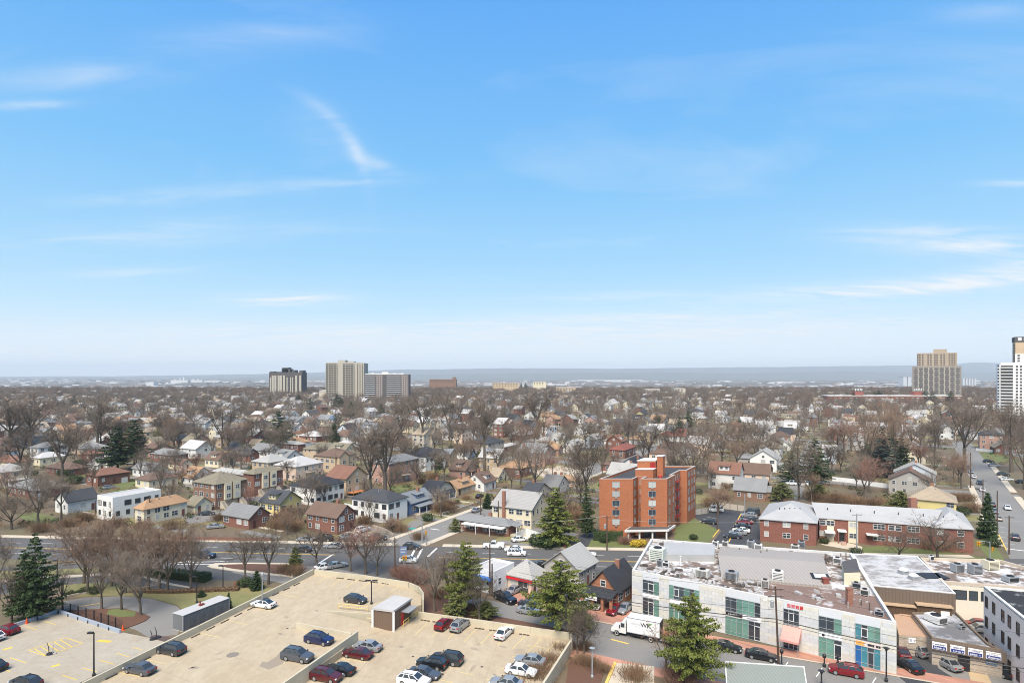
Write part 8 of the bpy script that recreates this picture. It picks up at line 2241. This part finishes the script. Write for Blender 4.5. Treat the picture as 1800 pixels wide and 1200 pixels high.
def garden_ground():
    r = random.Random(12); D, L_, W = MB(), MB(), MB()
    for k, (x, y, c) in enumerate(list(CIRC)):
        if y < 165 or y > 620 or c > 12: continue
        px = to_px((x,y,0))[0]; u, v = (U29, V29) if px < 1450 else (U33, V33); q = Vector((x,y)); h = .012+.0004*(k % 20)
        def quad(mb, a0, a1, b0, b1, z): mb.poly([(*(q+v*a+u*b), z) for a, b in ((a0,b0),(a1,b0),(a1,b1),(a0,b1))])
        s = 1 if r.random() < .5 else -1; a = c*.8
        quad(D, a, a+14, s*c*.55, s*c*.55+2.8, h+.0100) if s > 0 else quad(D, a, a+14, s*c*.55-2.8, s*c*.55, h+.0100)
        if r.random() < .75: quad(L_, a*.8, a+9, -c*.8, c*.5, h)
        if r.random() < .6: quad(L_, -a-7, -a*.7, -c*.8, c*.8, h+.0002)
        if r.random() < .5: quad(W, a*.6, a+10, -.7, .7, h+.02)
    put('driveways', D, ASPH2, kind='structure'); put('garden_lawns', L_, DRYLAWN, kind='structure'); put('garden_paths', W, WALK, kind='structure')
garden_ground()

# valley: scattered roofs, works and tree belts far below the plateau
def valley():
    r = random.Random(31)
    for nm, m, n, smin, smax, hmin, hmax in (('far_town', M('far_pale', (.56,.545,.53), rand=.0, var=.25, scale=.004), 2300, 12, 60, 5, 12), ('far_town', M('far_brown', (.26,.19,.15), var=.4, scale=.004), 1300, 12, 45, 6, 14), ('far_woods', M('far_twigs', (.14,.12,.10), var=.4, scale=.01), 2000, 40, 160, 6, 13)):
        mb = MB()
        for i in range(n):
            y = 2500+9800*r.random()**1.3; x = r.uniform(-.95,.95)*y
            if nm == 'far_town' and math.sin(x*.0016+2)*math.cos(y*.0011) < -.25 and r.random() < .75: continue
            a = r.uniform(smin,smax)*(1+y/9000); b = r.uniform(smin,smax); h = r.uniform(hmin,hmax)
            mb.box(x-a/2,x+a/2,y-b/2,y+b/2,-63,-62+h)
        put(nm, mb, m, kind='stuff')
    def works(px0, px1, py0, D, label, m=ROOFS['white'], hmin=9):
        x0, x1 = (px0-900)/FPX*D, (px1-900)/FPX*D; h = HC-(py0-HORIZON)*D/FPX; t = thing('factory', label, 'factory', ((x0+x1)/2, D, -62)); w = x1-x0
        H_ = max(hmin, h+62); box_part('wall', t, M('factory_white', (.48,.48,.48), var=.05, scale=.02), -w/2, w/2, 0, 60, -1, H_); box_part('roof', t, m, -w/2-1, w/2+1, -1, 61, H_+.02, H_+2)
        return t, w, H_
    works(257,270,671.5,4600,'white block building in the valley at the left')
    t, w, h = works(300,330,668,6000,'white works left of the curved roof in the valley'); [box_part('stack', t, TRIM, -w/2+w*f, -w/2+w*f+9, 5, 20, h+2.03, h+12+8*i) for i, f in enumerate((.2,.5,.72))]
    t, w, h = works(335,356,668,6000,'white tank works in the valley'); [box_part('stack', t, TRIM, -w/2+w*f, -w/2+w*f+16, 5, 20, h+2.03, h+10) for f in (.1,.5)]
    t, w, h = works(358,384,670.5,6000,'long curved white roof in the valley'); 
    mb = MB(); sec = [(-w/2,h+2.03)]+[(w/2*math.cos(a), h+2.03+11*math.sin(a)) for a in [math.pi*(1-k/8) for k in range(1,8)]]+[(w/2,h+2.03)]; mb.extrude(sec[::-1],'y',2,55); put('arched_roof', mb, ROOFS['white'], t)
    works(1015,1130,667.5,7600,'very long white shed in the valley at the centre'); works(1588,1594,662,4500,'white slab block, left of two left of the skyline tower'); works(1596,1602,662,4500,'white slab block, right of two left of the skyline tower')
    for k in range(5): works(1693+k*5,1696+k*5,665,4700,f'white tower block right of the skyline tower, {("first","second","third","fourth","fifth")[k]} from the left')
valley()

# ------------------------------------------------------------------ labels: one for each thing
def settle_labels():
    bad = {}
    for o in THINGS:
        w = o['label'].split()
        if len(w) > 12:
            s = ' '.join(w); s = s.replace('two-storey ', '').replace(' gable roof', ' roof').replace(' hip roof', ' roof'); o['label'] = s
        bad.setdefault(o['label'], []).append(o)
    for l, os_ in bad.items():
        if len(os_) < 2: continue
        os_.sort(key=lambda o: (to_px(o.matrix_basis.translation)[0] if o.location.y > 1 else 0))
        for i, o in enumerate(os_):
            n = i+1; o['label'] = f"{l}, " + (('left one','right one')[i] if len(os_) == 2 else f"{n}{'th' if 10 < n < 20 else {1:'st',2:'nd',3:'rd'}.get(n%10,'th')} from left")
    for o in THINGS:
        w = o['label'].replace(' in front of ', ' before ')
        for a, b in ((' house with ',' house, '),('-twigged',''),('leafless ',''),(' evergreen','')):
            if len(w.split()) > 16: w = w.replace(a, b)
        o['label'] = w
settle_labels()
